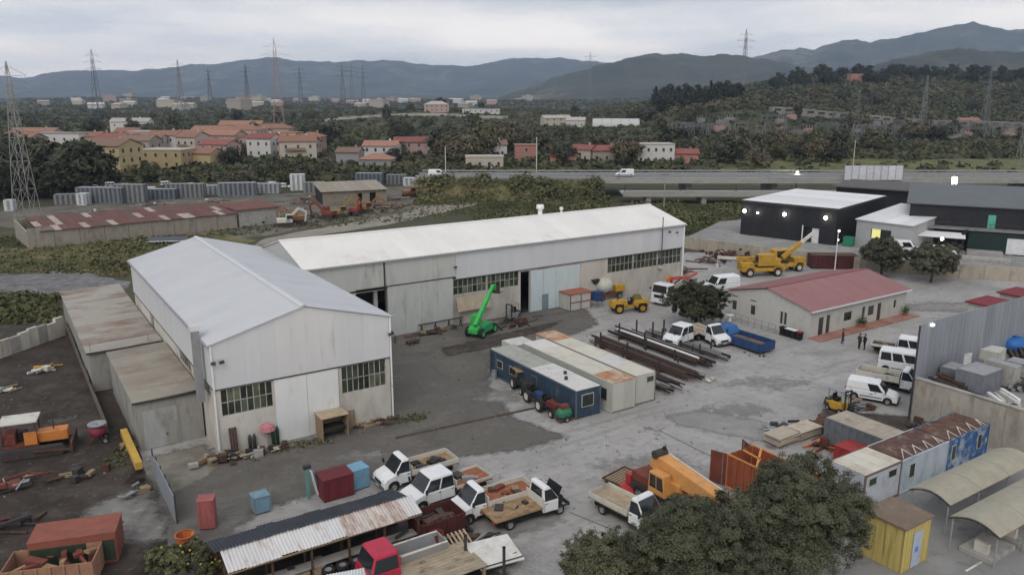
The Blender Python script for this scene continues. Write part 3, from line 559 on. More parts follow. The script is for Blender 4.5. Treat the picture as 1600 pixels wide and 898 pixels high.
def flatbed(label, loc, rz, L=6.0, double=False, bedm=None, floorm=None, side=.38, paint=None, hood='shut', junk=0, group='light flatbed trucks', name='flatbed_truck', tarp=None, bed_z=.95, junkm=None, tail=True):
    paint = paint or white; bedm = bedm or cream; floorm = floorm or wood
    t = thing(name, label, 'truck', loc, rz, group)
    xf = L / 2; xr = xf - (3.35 if double else 2.15); hw = .98; fw = xf - .82
    body = arch_prof([(xr, .5), (xr, 1.22), (xf - .95, 1.26), (xf - .25, 1.04), (xf - .04, .86), (xf, .42), (xf - .1, .34)][::1], [], .42)
    prof = [(xr, .45), (xr, 1.24), (xf - .92, 1.27), (xf - .28, 1.06), (xf - .05, .88), (xf, .45), (xf - .06, .34), (fw + .46, .34)]
    for i in range(1, 8): a = math.pi * i / 8; prof.append((fw + .46 * math.cos(a), .40 + .42 * math.sin(a)))
    prof.append((fw - .46, .36)); 
    if hood == 'open':                  # nose stripped to the engine
        prof = [(xr, .45), (xr, 1.24), (xf - .95, 1.24), (xf - .95, .45)]
        obj('engine_block', MB().obox((xf - .55, 0, .75), (.6, .8, .5)), dark, t); obj('front_crossmember', MB().box(xf - .12, xf - .02, -.85, .85, .45, .7).bar((xf - .9, .8, .5), (xf, .8, .55), .1).bar((xf - .9, -.8, .5), (xf, -.8, .55), .1), dark, t)
        obj('bonnet', MB().obox((xf - .75, 0, 1.55), (.75, 1.5, .05), ry=R(-62)), black, t)
    obj('cab_body', MB().exy(prof, -hw, hw), paint, t, bev=.09)
    greenhouse(t, (xr + .01, xf - .9), (xr + .1, xf - 1.62), 1.25, 2.22, hw - .02, hw - .16, paint, 2 if double else 1)
    if hood != 'open':
        lights(t, xf - .14, .72, .86); obj('bumper', MB().box(xf - .12, xf + .05, -.96, .96, .34, .56), mat('grey_bumper', (.12, .12, .125), .6), t); obj('grille', MB().box(xf - .06, xf + .012, -.5, .5, .62, .8), black, t); obj('number_plate', MB().box(xf + .05, xf + .07, -.26, .26, .4, .5), cream, t); obj('wiper', MB().bar((xf - .93, -.5, 1.3), (xf - 1.1, .1, 1.52), .03), black, t)
    mirrors(t, xf - 1.05, .96, 1.45)
    for s in (-1, 1):
        for k in range(2 if double else 1): obj('door_handle', MB().box(xr + .15 + k * 1.0, xr + .32 + k * 1.0, s * hw - .02, s * hw + .02, 1.1, 1.15), black, t)
    for s in (-1, 1):
        for gx in ((xr + .06, xr + 1.12) if not double else (xr + .06, xr + 1.15, xr + 2.25)): obj('door_gap', MB().box(gx, gx + .02, s * hw - .02, s * hw + .006, .5, 1.22), dark, t)
        obj('sill', MB().box(xr + .02, fw - .5, s * hw - .05, s * hw + .02, .42, .52), black, t)
    x0, x1 = -L / 2, xr - .12
    obj('underbody', MB().box(x0 + .3, xf - .5, -.75, .75, .36, .6), black, t); obj('chassis_rail', MB().box(x0 + .1, x1 + .4, -.42, -.3, .52, .72).box(x0 + .1, x1 + .4, .3, .42, .52, .72), dark, t)
    bd = obj('bed_floor', MB().box(x0, x1, -1.02, 1.02, bed_z - .1, bed_z), floorm, t)
    npl = 6
    for i in range(npl): obj('plank', MB().box(x0 + .02, x1 - .02, -.98 + i * .327, -.98 + i * .327 + .31, bed_z + .001, bed_z + .022 + rnd.uniform(0, .008)), floorm, bd)
    if side:
        for s in (-1, 1): obj('side_board', MB().box(x0, x1, s * 1.0 - .03, s * 1.0 + .03, bed_z, bed_z + side), bedm, t)
        if tail: obj('tail_board', MB().box(x0 - .04, x0, -1.02, 1.02, bed_z - .05, bed_z + side), bedm, t)
    obj('headboard', MB().box(x1, x1 + .05, -1.0, 1.0, bed_z - .1, bed_z + max(.6, side + .3)), bedm, t)
    for x, dbl in ((xf - .82, 0), (x0 + 1.15, 1)):
        for s in (-1, 1):
            wheel(t, x, s * .82, .36, .23)
    for s in (-1, 1):
        obj('mudguard', MB().box(x0 + .7, x0 + 1.6, s * .82 - .13, s * .82 + .13, .76, .8), black, t); obj('tail_light', MB().box(x0 - .06, x0 - .02, s * .8 - .15, s * .8 + .15, bed_z - .22, bed_z - .1), red, t)
    if junk: load_junk(t, x0 + .4, x1 - .3, -.8, .8, bed_z, junk, junkm or [rust, wood, dark, steel])
    return t
def van(label, loc, rz, L=4.35, H=1.85, windows=False, paint=None, group='white vans', name='van', hw=.86, nose=.95, partm=None):
    paint = paint or white; t = thing(name, label, 'van', loc, rz, group); x0, xf = -L / 2, L / 2; zb = H * .55
    prof = [(x0, .4), (x0 - .02, .8), (x0 + .02, zb), (xf - nose - .0, zb + .04), (xf - .3, zb - .14), (xf - .06, zb - .34), (xf, .45), (xf - .06, .3)]
    for cx, rr in ((xf - .82, .38), (x0 + .78, .38)):
        prof.append((cx + rr, .3))
        for i in range(1, 8): a = math.pi * i / 8; prof.append((cx + rr * math.cos(a), .34 + rr * .98 * math.sin(a)))
        prof.append((cx - rr, .3))
    obj('body', MB().exy(prof, -hw, hw), paint, t, bev=.1); obj('underbody', MB().box(x0 + .2, xf - .2, -hw + .15, hw - .15, .2, .42), black, t)
    obj('roof_shell', MB().frus((x0 + .02, xf - nose, -hw + .01, hw - .01), (x0 + .1, xf - nose - .72, -hw + .12, hw - .12), zb, H), paint, t, bev=.15)
    FR, FL = (xf - nose, -hw + .01, zb), (xf - nose, hw - .01, zb); TR, TL = (xf - nose - .72, -hw + .12, H), (xf - nose - .72, hw - .12, H)
    BR, BL = (x0 + .02, -hw + .01, zb), (x0 + .02, hw - .01, zb); UR, UL = (x0 + .1, -hw + .12, H), (x0 + .1, hw - .12, H)
    pane_on(t, 'windscreen', (FR, FL, TL, TR), (.05, .05, .04, .1)); pane_on(t, 'rear_window', (BL, BR, UR, UL), (.12, .12, .15, .25))
    span = [(.6, .93)] if not windows else [(.05, .32), (.34, .6), (.63, .94)]
    for a, c in span:
        q = (lerp3(BR, FR, a), lerp3(BR, FR, c), lerp3(UR, TR, c), lerp3(UR, TR, a)); pane_on(t, 'side_window', q, (.03, .05, .05, .22))
        q = (lerp3(BL, FL, c), lerp3(BL, FL, a), lerp3(UL, TL, a), lerp3(UL, TL, c)); pane_on(t, 'side_window', q, (.05, .03, .05, .22))
    lights(t, xf - .16, .64, zb - .3); obj('bumper', MB().box(xf - .1, xf + .06, -hw + .02, hw - .02, .28, .52), partm or mat('dark_bumper', (.05, .05, .052), .6), t)
    mirrors(t, xf - nose - .12, hw - .04, zb + .15)
    for s in (-1, 1):
        obj('side_trim', MB().box(x0 + 1.25, xf - 1.3, s * hw - .015, s * hw + .018, .52, .6), black, t); obj('tail_light', MB().box(x0 - .04, x0 + .03, s * (hw - .1) - .07, s * (hw - .1) + .07, .75, 1.15), red, t)
        obj('door_handle', MB().box(.25, .42, s * hw - .01, s * hw + .025, zb - .1, zb - .05), black, t)
        wheel(t, xf - .82, s * (hw - .11), .33, .2); wheel(t, x0 + .78, s * (hw - .11), .33, .2)
    return t
# four flatbeds by the dark blue roofed shed
hd = YAW + math.pi
bed_rust = mat('rust_bed_floor', (.30, .115, .06), .85, var=.35, scale=1.5, stain=.3, scol=(.16, .10, .06))
bed_tan = mat('tan_bed_floor', (.30, .20, .11), .85, var=.3, scale=1.5, stain=.3, scol=(.13, .09, .055))
flatbed('white single cab flatbed with dark tarpaulin bundle, farthest of the four by the shed', G(650, 748), hd, 5.9, floorm=bed_tan, junk=7, junkm=[black, dark, rust], side=.35)
flatbed('white double cab flatbed with orange rusty bed, beside the white corrugated roof', G(697, 776), hd + R(2), 6.3, True, floorm=bed_rust, side=.2, junk=4)
flatbed('white single cab flatbed with rounded nose and red brown load bed', G(768, 797), hd - R(2), 6.0, floorm=bed_rust, junk=6, junkm=[rustred, rust, wood])
flatbed('white flatbed with bonnet up and bare wooden bed, nearest the trees', G(822, 807), YAW - R(2), 5.8, floorm=bed_tan, side=0, hood='open', junk=6, junkm=[dark, steel, wood])
flatbed('white flatbed with empty plank bed beside the orange crane', G(984, 812), R(-50), 5.6, floorm=mat('pale_planks', (.38, .30, .21), .9, var=.2), side=.3, bedm=cream)
flatbed('white double cab flatbed parked behind the pipe stacks', G(1068, 534), YAW + math.pi + R(10), 5.6, True, floorm=bed_rust, side=.25, group='trucks by the pipe stacks')
flatbed('white single cab flatbed facing the camera beside blue skip', G(1105, 532), R(-62), 5.6, floorm=bed_tan, side=.3, group='trucks by the pipe stacks')
flatbed('white flatbed with dark bed, farthest behind the hoarding corner', G(1408, 556), R(-32), 5.8, True, floorm=dark, side=.25, junk=3, group='vehicles by the hoarding')
flatbed('white tipper truck with cream sided brown bed beside the small white van', G(1392, 606), R(-36), 6.0, floorm=rust, side=.6, bedm=cream, junk=8, junkm=[rust, wood, dark], group='vehicles by the hoarding')
van('white minibus with dark window band between two flatbeds at the hoarding', G(1414, 582), R(-32), 5.0, 2.3, True, group='vehicles by the hoarding', hw=.95)
v = van('small white panel van nearest the forklift, seen from its side', G(1362, 624), R(-32), 4.4, 1.9, group='vehicles by the hoarding')
obj('side_logo', MB().box(-.15, .12, -.885, -.872, .78, .84), blue_p, v)
van('white delivery van parked between the red roofed office and the crane truck', G(1126, 456), R(200), 5.2, 2.4, group=None, hw=.98)
# big tipper with folded red crane
def crane_truck():
    t = thing('crane_truck', 'white cab truck with folded red loading crane beside the round dark tree', 'truck', G(1057, 468), YAW + math.pi + R(14))
    xf = 4.4
    obj('cab_body', MB().exy([(xf - 1.9, .7), (xf - 1.9, 1.7), (xf - .02, 1.7), (xf + .05, .9), (xf, .5), (xf - .3, .5), (xf - .6, .95), (xf - 1.3, .95), (xf - 1.6, .6)], -1.22, 1.22), white, t, bev=.06)
    greenhouse(t, (xf - 1.9, xf - .02), (xf - 1.85, xf - .2), 1.7, 2.85, 1.22, 1.12, white, 1)
    lights(t, xf, .85, .75, .35, .2); obj('bumper', MB().box(xf - .1, xf + .14, -1.22, 1.22, .42, .68), white, t); mirrors(t, xf - .2, 1.2, 2.1); obj('grille', MB().box(xf - .02, xf + .055, -.75, .75, 1.05, 1.45), black, t)
    obj('chassis_rail', MB().box(-4.2, xf - 1.2, -.5, -.35, .75, 1.0).box(-4.2, xf - 1.2, .35, .5, .75, 1.0), dark, t)
    obj('bed_floor', MB().box(-4.3, 1.0, -1.24, 1.24, 1.1, 1.22), wood, t)
    for s in (-1, 1): obj('side_board', MB().box(-4.3, 1.0, s * 1.22 - .03, s * 1.22 + .03, 1.2, 1.75), cream, t)
    obj('tail_board', MB().box(-4.35, -4.3, -1.24, 1.24, 1.1, 1.75), cream, t)
    c = obj('crane_column', MB().box(1.25, 1.85, -.5, .5, 1.0, 2.1).tube((1.55, 0, 2.0), (1.55, 0, 3.3), .2, 10), red, t)
    obj('crane_boom', MB().bar((1.55, 0, 3.2), (-2.6, .2, 2.7), .38, .42).bar((-2.6, .2, 2.75), (-4.6, .25, 3.0), .26, .3), mat('faded_red_boom', (.50, .10, .07), .5, stain=.15, scol=(.3, .12, .08)), c)
    obj('boom_ram', MB().tube((1.4, .2, 2.4), (-.6, .25, 2.9), .1, 8), dark, c); obj('hook_block', MB().obox((2.6, .2, 3.4), (.7, .35, .6), ry=R(35)), orange, c)
    obj('stabiliser', MB().box(1.3, 1.7, -1.4, 1.4, .75, .95), red, t); obj('fuel_tank', MB().tube((.1, -.95, .75), (1.0, -.95, .75), .28, 10), steel, t)
    for x in (xf - .95, -1.6, -2.95):
        for s in (-1, 1): wheel(t, x, s * 1.03, .5, .3)
crane_truck()
def loader():
    t = thing('motor_grader', 'yellow earthmoving tractor with four big wheels in front of the white cab truck', 'tractor', G(982, 486), R(-168))
    obj('bonnet', MB().frus((.3, 2.5, -.62, .62), (.35, 2.3, -.55, .55), .75, 1.55), yellow, t, bev=.08); obj('frame', MB().box(-2.4, 2.4, -.45, .45, .6, .9), yellow, t, bev=.04)
    obj('rear_deck', MB().frus((-2.5, -.4, -.8, .8), (-2.4, -.6, -.7, .7), .9, 1.6), yellow, t, bev=.08)
    obj('seat', MB().box(-.35, .1, -.3, .3, .95, 1.35).box(-.4, -.3, -.3, .3, 1.35, 1.8), black, t); obj('exhaust', MB().tube((1.6, .3, 1.5), (1.6, .3, 2.2), .05, 6), dark, t)
    obj('steering_column', MB().bar((.3, 0, 1.4), (.05, 0, 1.75), .06).lathe([(.2, 1.74), (.24, 1.76), (.2, 1.78)], 10, (.05, 0, 0)), dark, t)
    obj('cargo_heap', MB().frus((-1.7, -.5, -.6, .6), (-1.4, -.8, -.3, .3), 1.6, 2.2), mat('olive_canvas', (.13, .12, .04), .9), t, bev=.1)
    for x in (1.6, -1.5):
        for s in (-1, 1):
            wheel(t, x, s * .92, .62, .4, yellow); obj('mudguard', MB().lathe([(.72, -.22), (.72, .22), (.68, .22), (.68, -.22)], 16, (0, 0, 0), 'y') if 0 else MB().exy([(x - .8, .75), (x - .55, 1.35), (x + .55, 1.35), (x + .8, .75), (x + .72, .75), (x + .5, 1.28), (x - .5, 1.28), (x - .72, .75)], s * .92 - .24, s * .92 + .24), yellow, t)
loader()
def mixer():
    t = thing('drum_mixer', 'white and yellow drum mixer against the warehouse wall beside the blue booth', 'mixer', G(948, 466), YAW)
    obj('drum', MB().lathe([(.2, -1.3), (.85, -1.1), (1.15, -.2), (.95, .8), (.5, 1.25), (.42, 1.3)], 16, ax='x'), mat('mixer_drum', (.5, .5, .44), .5, stain=.2, scol=(.25, .2, .15)), t, (-.6, 0, 1.9), smooth=True)
    obj('frame', MB().box(-2.2, 2.2, -.8, .8, .65, .85), rustred, t); obj('engine_cover', MB().box(1.0, 2.6, -.75, .75, .9, 1.8), yellow, t, bev=.06); obj('hopper', MB().frus((-2.4, -1.9, -.25, .25), (-2.9, -1.7, -.6, .6), 2.3, 3.0), dark, t)
    for x in (-1.5, 1.5):
        for s in (-1, 1): wheel(t, x, s * .85, .42, .26)
mixer()
def mobile_crane(label, loc, rz, boom_el, boom_l, cabm):
    t = thing('mobile_crane', label, 'crane', loc, rz, 'yellow cranes by the rust heap')
    t.scale = (1.06, 1.06, 1.1)
    obj('chassis', MB().box(-3.2, 3.2, -1.1, 1.1, .75, 1.25), yellow, t, bev=.05); obj('engine_hood', MB().box(1.4, 3.3, -.85, .85, 1.25, 1.95), yellow, t, bev=.08)
    obj('turntable', MB().lathe([(0, 1.25), (.9, 1.25), (.9, 1.5), (0, 1.5)], 16), dark, t); c = obj('crane_cab', MB().box(-1.6, .9, -.2, 1.1, 1.5, 3.1), cabm, t, bev=.06)
    pane_on(c, 'cab_window', ((-1.4, -.2, 1.9), (.7, -.2, 1.9), (.7, -.2, 3.0), (-1.4, -.2, 3.0)), (.1, .1, .1, .08)); pane_on(c, 'cab_window', ((.9, -.2, 1.9), (.9, 1.1, 1.9), (.9, 1.1, 3.0), (.9, -.2, 3.0)), (.1, .1, .1, .1))
    obj('counterweight', MB().box(-2.5, -1.6, -1.0, 1.0, 1.5, 2.4), yellow, t, bev=.06)
    dx, dz = math.cos(boom_el), math.sin(boom_el); p = Vector((-.6, -.65, 2.1)); q = p + Vector((dx, 0, dz)) * boom_l * .6; e = p + Vector((dx, 0, dz)) * boom_l
    b = obj('boom', MB().bar(p, q, .5, .55), yellow, t); obj('boom_extension', MB().bar(q, e, .34, .38), cream, b); obj('boom_ram', MB().tube((.3, -.65, 1.5), tuple(p.lerp(q, .55)), .11, 8), dark, b)
    obj('hook_block', MB().tube(tuple(e), tuple(e - Vector((0, 0, .9))), .03, 5).obox(tuple(e - Vector((0, 0, 1.1))), (.35, .3, .5)), cream, b)
    for x in (-2.1, 2.1):
        for s in (-1, 1):
            wheel(t, x, s * 1.0, .62, .42, cream); obj('mudguard', MB().exy([(x - .8, .85), (x - .55, 1.42), (x + .55, 1.42), (x + .8, .85), (x + .72, .85), (x + .5, 1.36), (x - .5, 1.36), (x - .72, .85)], s * 1.02 - .25, s * 1.02 + .25), yellow, t)
mobile_crane('yellow mobile crane with horizontal boom at left of the pair by the rust heap', G(1188, 430), R(188), R(4), 7.0, yellow)
mobile_crane('yellow mobile crane with raised boom at right of the pair by the rust heap', G(1222, 423), R(15), R(34), 5.9, yellow)
def telehandler():
    t = thing('telehandler', 'bright green telehandler with raised boom in front of the long warehouse', 'telehandler', G(752, 522), R(62))
    gdark = mat('deep_green_paint', (.03, .26, .11), .5)
    obj('chassis', MB().exy([(-2.0, .55), (-2.0, 1.1), (-1.4, 1.35), (1.6, 1.2), (2.0, .9), (2.0, .55)], -.6, .6), green_p, t, bev=.06)
    obj('engine_pod', MB().frus((-1.2, .9, -1.15, -.6), (-1.1, .8, -1.1, -.6), .6, 1.5), gdark, t, bev=.08)
    c = obj('cab', MB().frus((-1.0, .6, .05, .95), (-.9, .2, .12, .88), 1.1, 2.45), green_p, t, bev=.05); pane_on(c, 'cab_window', ((-1.0, .95, 1.2), (.6, .95, 1.2), (.2, .88, 2.4), (-.9, .88, 2.4))[::-1], (.1, .1, .1, .1)); pane_on(c, 'cab_window', ((.6, .05, 1.3), (.6, .95, 1.3), (.2, .88, 2.4), (.2, .12, 2.4)), (.1, .1, .1, .1))
    p = Vector((-1.7, -.2, 1.5)); d = Vector((math.cos(R(42)), 0, math.sin(R(42))))
    b = obj('boom', MB().bar(p, p + d * 4.2, .42, .48), green_p, t, bev=.03); obj('boom_extension', MB().bar(p + d * 4.15, p + d * 5.6, .3, .36), green_p, b)
    e = p + d * 5.6; obj('boom_head', MB().bar(e, e + Vector((.6, 0, -.5)), .3, .5), green_p, b); f = obj('fork_carriage', MB().box(e.x + .5, e.x + .6, -.8, .4, e.z - 1.0, e.z - .1), dark, b)
    obj('boom_ram', MB().tube((-.6, -.2, 1.1), tuple(p + d * 2.0), .09, 8), steel, b)
    obj('fork_arm', MB().box(e.x + .6, e.x + 1.7, -.6, -.48, e.z - 1.0, e.z - .93).box(e.x + .6, e.x + 1.7, .08, .2, e.z - 1.0, e.z - .93), dark, b)
    for x in (-1.35, 1.35):
        for s in (-1, 1): wheel(t, x, s * .92, .58, .4, green_p)
telehandler()
def bulldozer():
    t = thing('crawler_tractor', 'orange crawler tractor with cream canopy in the dark dirt yard', 'tractor', G(52, 706), R(22))
    obj('engine_hood', MB().box(.5, 2.6, -.55, .55, .9, 1.75), orange, t, bev=.1); obj('cab_floor', MB().box(-1.8, .6, -.9, .9, .8, 1.1), rustred, t)
    obj('rear_body', MB().box(-1.8, -.9, -.8, .8, 1.1, 1.9), rustred, t, bev=.06); obj('side_panel', MB().box(-.3, .55, -.92, -.8, 1.0, 2.0), orange, t); obj('seat', MB().box(-.8, -.2, -.3, .3, 1.1, 1.9), black, t)
    c = obj('canopy', MB().box(-1.9, .7, -1.0, 1.0, 2.75, 2.9), cream, t, bev=.04)
    for x in (-1.75, .5):
        for s in (-1, 1): obj('canopy_post', MB().bar((x, s * .85, 1.1), (x, s * .85, 2.76), .09), rust, c)
    for s in (-1, 1):
        tr = obj('track', MB().exy([(-2.1, .45), (-1.8, .85), (2.2, .85), (2.5, .45), (2.2, .03), (-1.8, .03)], s * 1.1 - .22, s * 1.1 + .22), dark, t, bev=.04)
        for i in range(5): obj('track_roller', MB().lathe([(0, -.25), (.22, -.25), (.22, .25), (0, .25)], 10, (-1.6 + i * .9, s * 1.1, .3), 'y'), rust, tr)
    obj('blade', MB().box(2.8, 2.95, -1.6, 1.6, .1, 1.0), rust, t); obj('push_arm', MB().bar((.2, 1.4, .6), (2.8, 1.4, .4), .14).bar((.2, -1.4, .6), (2.8, -1.4, .4), .14), rust, t); obj('exhaust', MB().tube((1.6, 0, 1.7), (1.6, 0, 2.5), .06, 6), dark, t)
bulldozer()
def forklift(label, loc, rz, paint):
    t = thing('forklift', label, 'forklift', loc, rz)
    obj('body', MB().box(-1.1, .5, -.5, .5, .25, .95), paint, t, bev=.06); obj('counterweight', MB().frus((-1.35, -.7, -.52, .52), (-1.2, -.7, -.48, .48), .35, 1.1), dark, t, bev=.05); obj('seat', MB().box(-.55, -.1, -.25, .25, .95, 1.3).box(-.62, -.52, -.25, .25, 1.2, 1.6), black, t)
    g = obj('overhead_guard', MB().box(-.95, .45, -.48, .48, 2.0, 2.06), steel, t)
    for x, x2 in ((-.85, -.85), (.55, .35)):
        for s in (-1, 1): obj('guard_post', MB().bar((x, s * .45, .9), (x2, s * .45, 2.02), .06), steel, g)
    ms = obj('mast', MB().box(.72, .84, -.42, -.32, .1, 2.2).box(.72, .84, .32, .42, .1, 2.2).box(.72, .84, -.42, .42, 2.1, 2.2), dark, t); obj('fork', MB().box(.85, 1.9, -.35, -.25, .08, .13).box(.85, 1.9, .25, .35, .08, .13), dark, ms)
    for x in (-.85, .4):
        for s in (-1, 1): wheel(t, x, s * .45, .26, .2)
forklift('small forklift with open cage beside the small white van', G(1311, 643), R(-60), yellow)
forklift('grey forklift with tall mast beside the green telehandler', G(800, 500), R(-120), steel)
def tractor(label, loc, rz, paint, canopy=None):
    t = thing('tractor', label, 'tractor', loc, rz, 'old tractors along the blue cabin')
    obj('hood', MB().box(.1, 1.6, -.33, .33, .7, 1.25), paint, t, bev=.06); obj('rear_body', MB().box(-.9, .15, -.4, .4, .5, .95), dark, t); obj('seat', MB().box(-.65, -.25, -.22, .22, .95, 1.2).box(-.72, -.64, -.22, .22, 1.1, 1.5), black, t)
    obj('steering_wheel', MB().bar((.1, 0, 1.2), (-.1, 0, 1.45), .04).lathe([(.18, 1.44), (.21, 1.46), (.18, 1.48)], 10, (-.1, 0, 0)), black, t); obj('exhaust', MB().tube((1.0, .1, 1.2), (1.0, .1, 1.9), .04, 6), rust, t)
    if canopy:
        c = obj('canopy', MB().box(-1.0, .5, -.65, .65, 1.95, 2.03), canopy, t)
        for x in (-.9, .4):
            for s in (-1, 1): obj('canopy_post', MB().bar((x, s * .58, .8), (x, s * .58, 1.96), .05), dark, c)
    for s in (-1, 1): wheel(t, -.55, s * .62, .6, .32, cream); wheel(t, 1.2, s * .5, .36, .2, cream)
# ------------------------------------------------------------------ containers, cabins, sheds
cab_frame = mat('cabin_window_frame', (.4, .4, .38), .6)
def cabin(label, u0, u1, v0, v1, H, wm, rm, name='container', cat='container', group=None, corr=.02, pitch=.5, z0=.12, loc=None, rz=None, L=None, W=None, windows=(), doors=(), frame=None, roof_n=4, open_top=False, feet=True):
    """box cabin aligned with the yard unless loc/rz given; windows/doors: (face, a, b, z0, z1) with face in 'xXyY'"""
    if loc is None: loc, rz, L, W = F((u0 + u1) / 2, (v0 + v1) / 2), YAW, u1 - u0, v1 - v0
    t = thing(name, label, cat, loc, rz, group); x, y = L / 2, W / 2; frame = frame or wm
    for s in (-1, 1):
        m = MB(); n = max(2, int(L / pitch)); w = L / n
        for i in range(n):
            o = corr if i % 2 else 0; a, b = s * (y - .06), s * (y - o); m.box(-x + i * w, -x + (i + 1) * w, min(a, b), max(a, b), z0, H - .06)
        obj('side_wall', m, wm, t)
        m = MB(); n = max(2, int(W / pitch)); w = (W - .14) / n
        for i in range(n):
            o = corr if i % 2 else 0; a, b = s * (x - .06), s * (x - o); m.box(min(a, b), max(a, b), -y + .07 + i * w, -y + .07 + (i + 1) * w, z0, H - .06)
        obj('end_wall', m, wm, t)
    for sx in (-1, 1):
        for sy in (-1, 1): obj('corner_post', MB().obox((sx * (x - .04), sy * (y - .04), (H + z0) / 2 - .02), (.12, .12, H - z0)), frame, t)
    for s in (-1, 1):
        obj('top_rail', MB().box(-x + .03, x - .03, s * y - .04, s * y + .04, H - .1, H + .02), frame, t); obj('bottom_rail', MB().box(-x + .03, x - .03, s * y - .05, s * y + .03, z0 - .08, z0 + .06), frame, t)
    if open_top: obj('floor_panel', MB().box(-x + .07, x - .07, -y + .07, y - .07, z0, z0 + .08), rust, t)
    else:
        wr = (L - .08) / roof_n
        for i in range(roof_n): obj('roof_panel', MB().box(-x + .04 + i * wr, -x + .04 + (i + 1) * wr - .02, -y + .045, y - .045, H - .04, H + .01 + rnd.uniform(0, .015)), rm[i % len(rm)] if isinstance(rm, (list, tuple)) else rm, t)
    for kind, lst in (('window', windows), ('door', doors)):
        for face, a, b, c, d in lst:
            s = -1 if face in 'xy' else 1; th = (.02, .05)
            fm = frame if kind == 'door' else cab_frame
            if face in 'yY': o = obj(kind, MB().obox(((a + b) / 2, s * (y + .005), (c + d) / 2), (b - a, .07, d - c)), fm, t); q = MB().obox(((a + b) / 2, s * (y + .012), (c + d) / 2), (b - a - .14, .07, d - c - .14))
            else: o = obj(kind, MB().obox((s * (x + .005), (a + b) / 2, (c + d) / 2), (.07, b - a, d - c)), fm, t); q = MB().obox((s * (x + .012), (a + b) / 2, (c + d) / 2), (.07, b - a - .14, d - c - .14))
            obj('pane' if kind == 'window' else 'door_leaf', q, pane_d if kind == 'window' else dark, o)
    return t
cab_w = mat('off_white_cabin', (.47, .47, .42), .6, var=.06, stain=.15, scol=(.30, .27, .22), streak=(1, 1, .3))
roof_cream = mat('cream_cabin_roof', (.55, .52, .45), .7, var=.07, stain=.28, scol=(.38, .30, .21), sscale=.4)
roof_rust = mat('rusted_cabin_roof', (.40, .20, .10), .85, var=.3, stain=.45, scol=(.52, .47, .40), sscale=.7)
roof_gg = mat('grey_green_cabin_roof', (.34, .345, .31), .75, var=.1, stain=.2, scol=(.23, .19, .15))
roof_pale = mat('pale_cabin_roof', (.55, .545, .52), .7, var=.07, stain=.2, scol=(.38, .36, .33))
blue_d = mat('dark_blue_cabin', (.030, .055, .085), .6, var=.25, stain=.25, scol=(.10, .12, .14), streak=(1, 1, .35))
navy = mat('grey_blue_end', (.10, .12, .15), .6, var=.15)
b = cabin('long dark blue site cabin with pale roof beside the old tractors', 39.4, 42.1, 50.3, 64.2, 2.6, blue_d, [roof_pale, roof_pale, roof_gg, roof_gg], roof_n=1, windows=(('y', -.75, .55, 1.0, 2.1),), frame=navy) if 0 else None
def vcabin(label, u0, u1, v0, v1, H, wm, rm, **k):   # same, long side along v (local x = v)
    return cabin(label, 0, 0, 0, 0, H, wm, rm, loc=F((u0 + u1) / 2, (v0 + v1) / 2), rz=YAW + math.pi / 2, L=v1 - v0, W=u1 - u0, **k)
t = vcabin('long dark blue site cabin with pale roof beside the old tractors', 39.4, 42.1, 50.3, 64.2, 2.6, blue_d, [roof_pale, roof_pale, roof_gg, roof_gg], frame=navy, windows=(('x', -.55, .75, 1.0, 2.15), ('Y', 2.2, 3.4, 1.1, 1.9), ('Y', 4.6, 5.6, 1.1, 1.9)), doors=(('Y', -1.2, -.3, .15, 2.1),), corr=.015, pitch=1.1, group='site cabins in the court')
for x, y in ((-4.2, .35), (-3.0, -.45)): obj('roof_vent', MB().lathe([(0, .3), (.16, .28), (.16, 0)], 8, (x, y, 2.6)), dark, t)
vcabin('white site cabin with rust patch at its near roof end, middle of the court row', 42.9, 45.5, 49.7, 63.6, 2.75, cab_w, [roof_rust, roof_cream, roof_cream, roof_cream, roof_pale], roof_n=5, windows=(('Y', -6.3, -5.4, .9, 2.1),), corr=.01, pitch=1.2, group='site cabins in the court', frame=cab_w)
vcabin('white site cabin next to the steel pipe stacks with brown roof edge', 45.75, 48.2, 50.0, 65.5, 2.75, cab_w, [roof_cream, roof_pale, roof_cream, roof_cream, roof_rust], roof_n=5, windows=(('x', -1.0, -.1, 1.9, 2.5),), corr=.01, pitch=1.2, group='site cabins in the court', frame=mat('brown_edge', (.2, .15, .11), .8))
cabin('small white flat topped box behind the blue site cabin', 0, 0, 0, 0, 2.3, roof_pale, roof_pale, loc=G(810, 566), rz=YAW, L=2.6, W=2.2, name='storage_box', cat='box')
orange_d = mat('orange_red_container', (.30, .085, .04), .7, var=.2, stain=.25, scol=(.14, .05, .03), streak=(1, 1, .3))
t = vcabin('open topped rust orange shipping container with doors swung open', 40.9, 43.5, 28.6, 35.0, 2.6, orange_d, None, open_top=True, frame=mat('orange_rail', (.55, .24, .07), .6), corr=.05, pitch=.3)
for s in (-1, 1):
    d = obj('door_leaf', MB().obox((3.2 + .55, s * 1.35 + (.15 if s > 0 else -.0), 1.35), (1.2, .06, 2.4), rz=R(20 * s)), rustred, t)
    for k in (-.3, .3): obj('lock_bar', MB().tube((3.75 + k, s * 1.42, .2), (3.75 + k, s * 1.42, 2.5), .025, 6), steel, d)
obj('roof_brace', MB().bar((2.4, -1.3, 2.62), (.6, 1.3, 2.62), .16, .1).bar((2.9, 0, 2.62), (1.2, .2, 2.62), .12, .1), mat('orange_rail', (.5, .2, .05)), t)
gr = vcabin('grey container with red side panel among the scrap at right', 52.4, 55.0, 29.0, 35.4, 2.5, mat('slate_container', (.14, .155, .17), .7, stain=.2, scol=(.09, .08, .075)), [mat('tan_container_roof', (.36, .31, .25), .8, stain=.25, scol=(.22, .17, .13))], corr=.04, pitch=.3, roof_n=6)
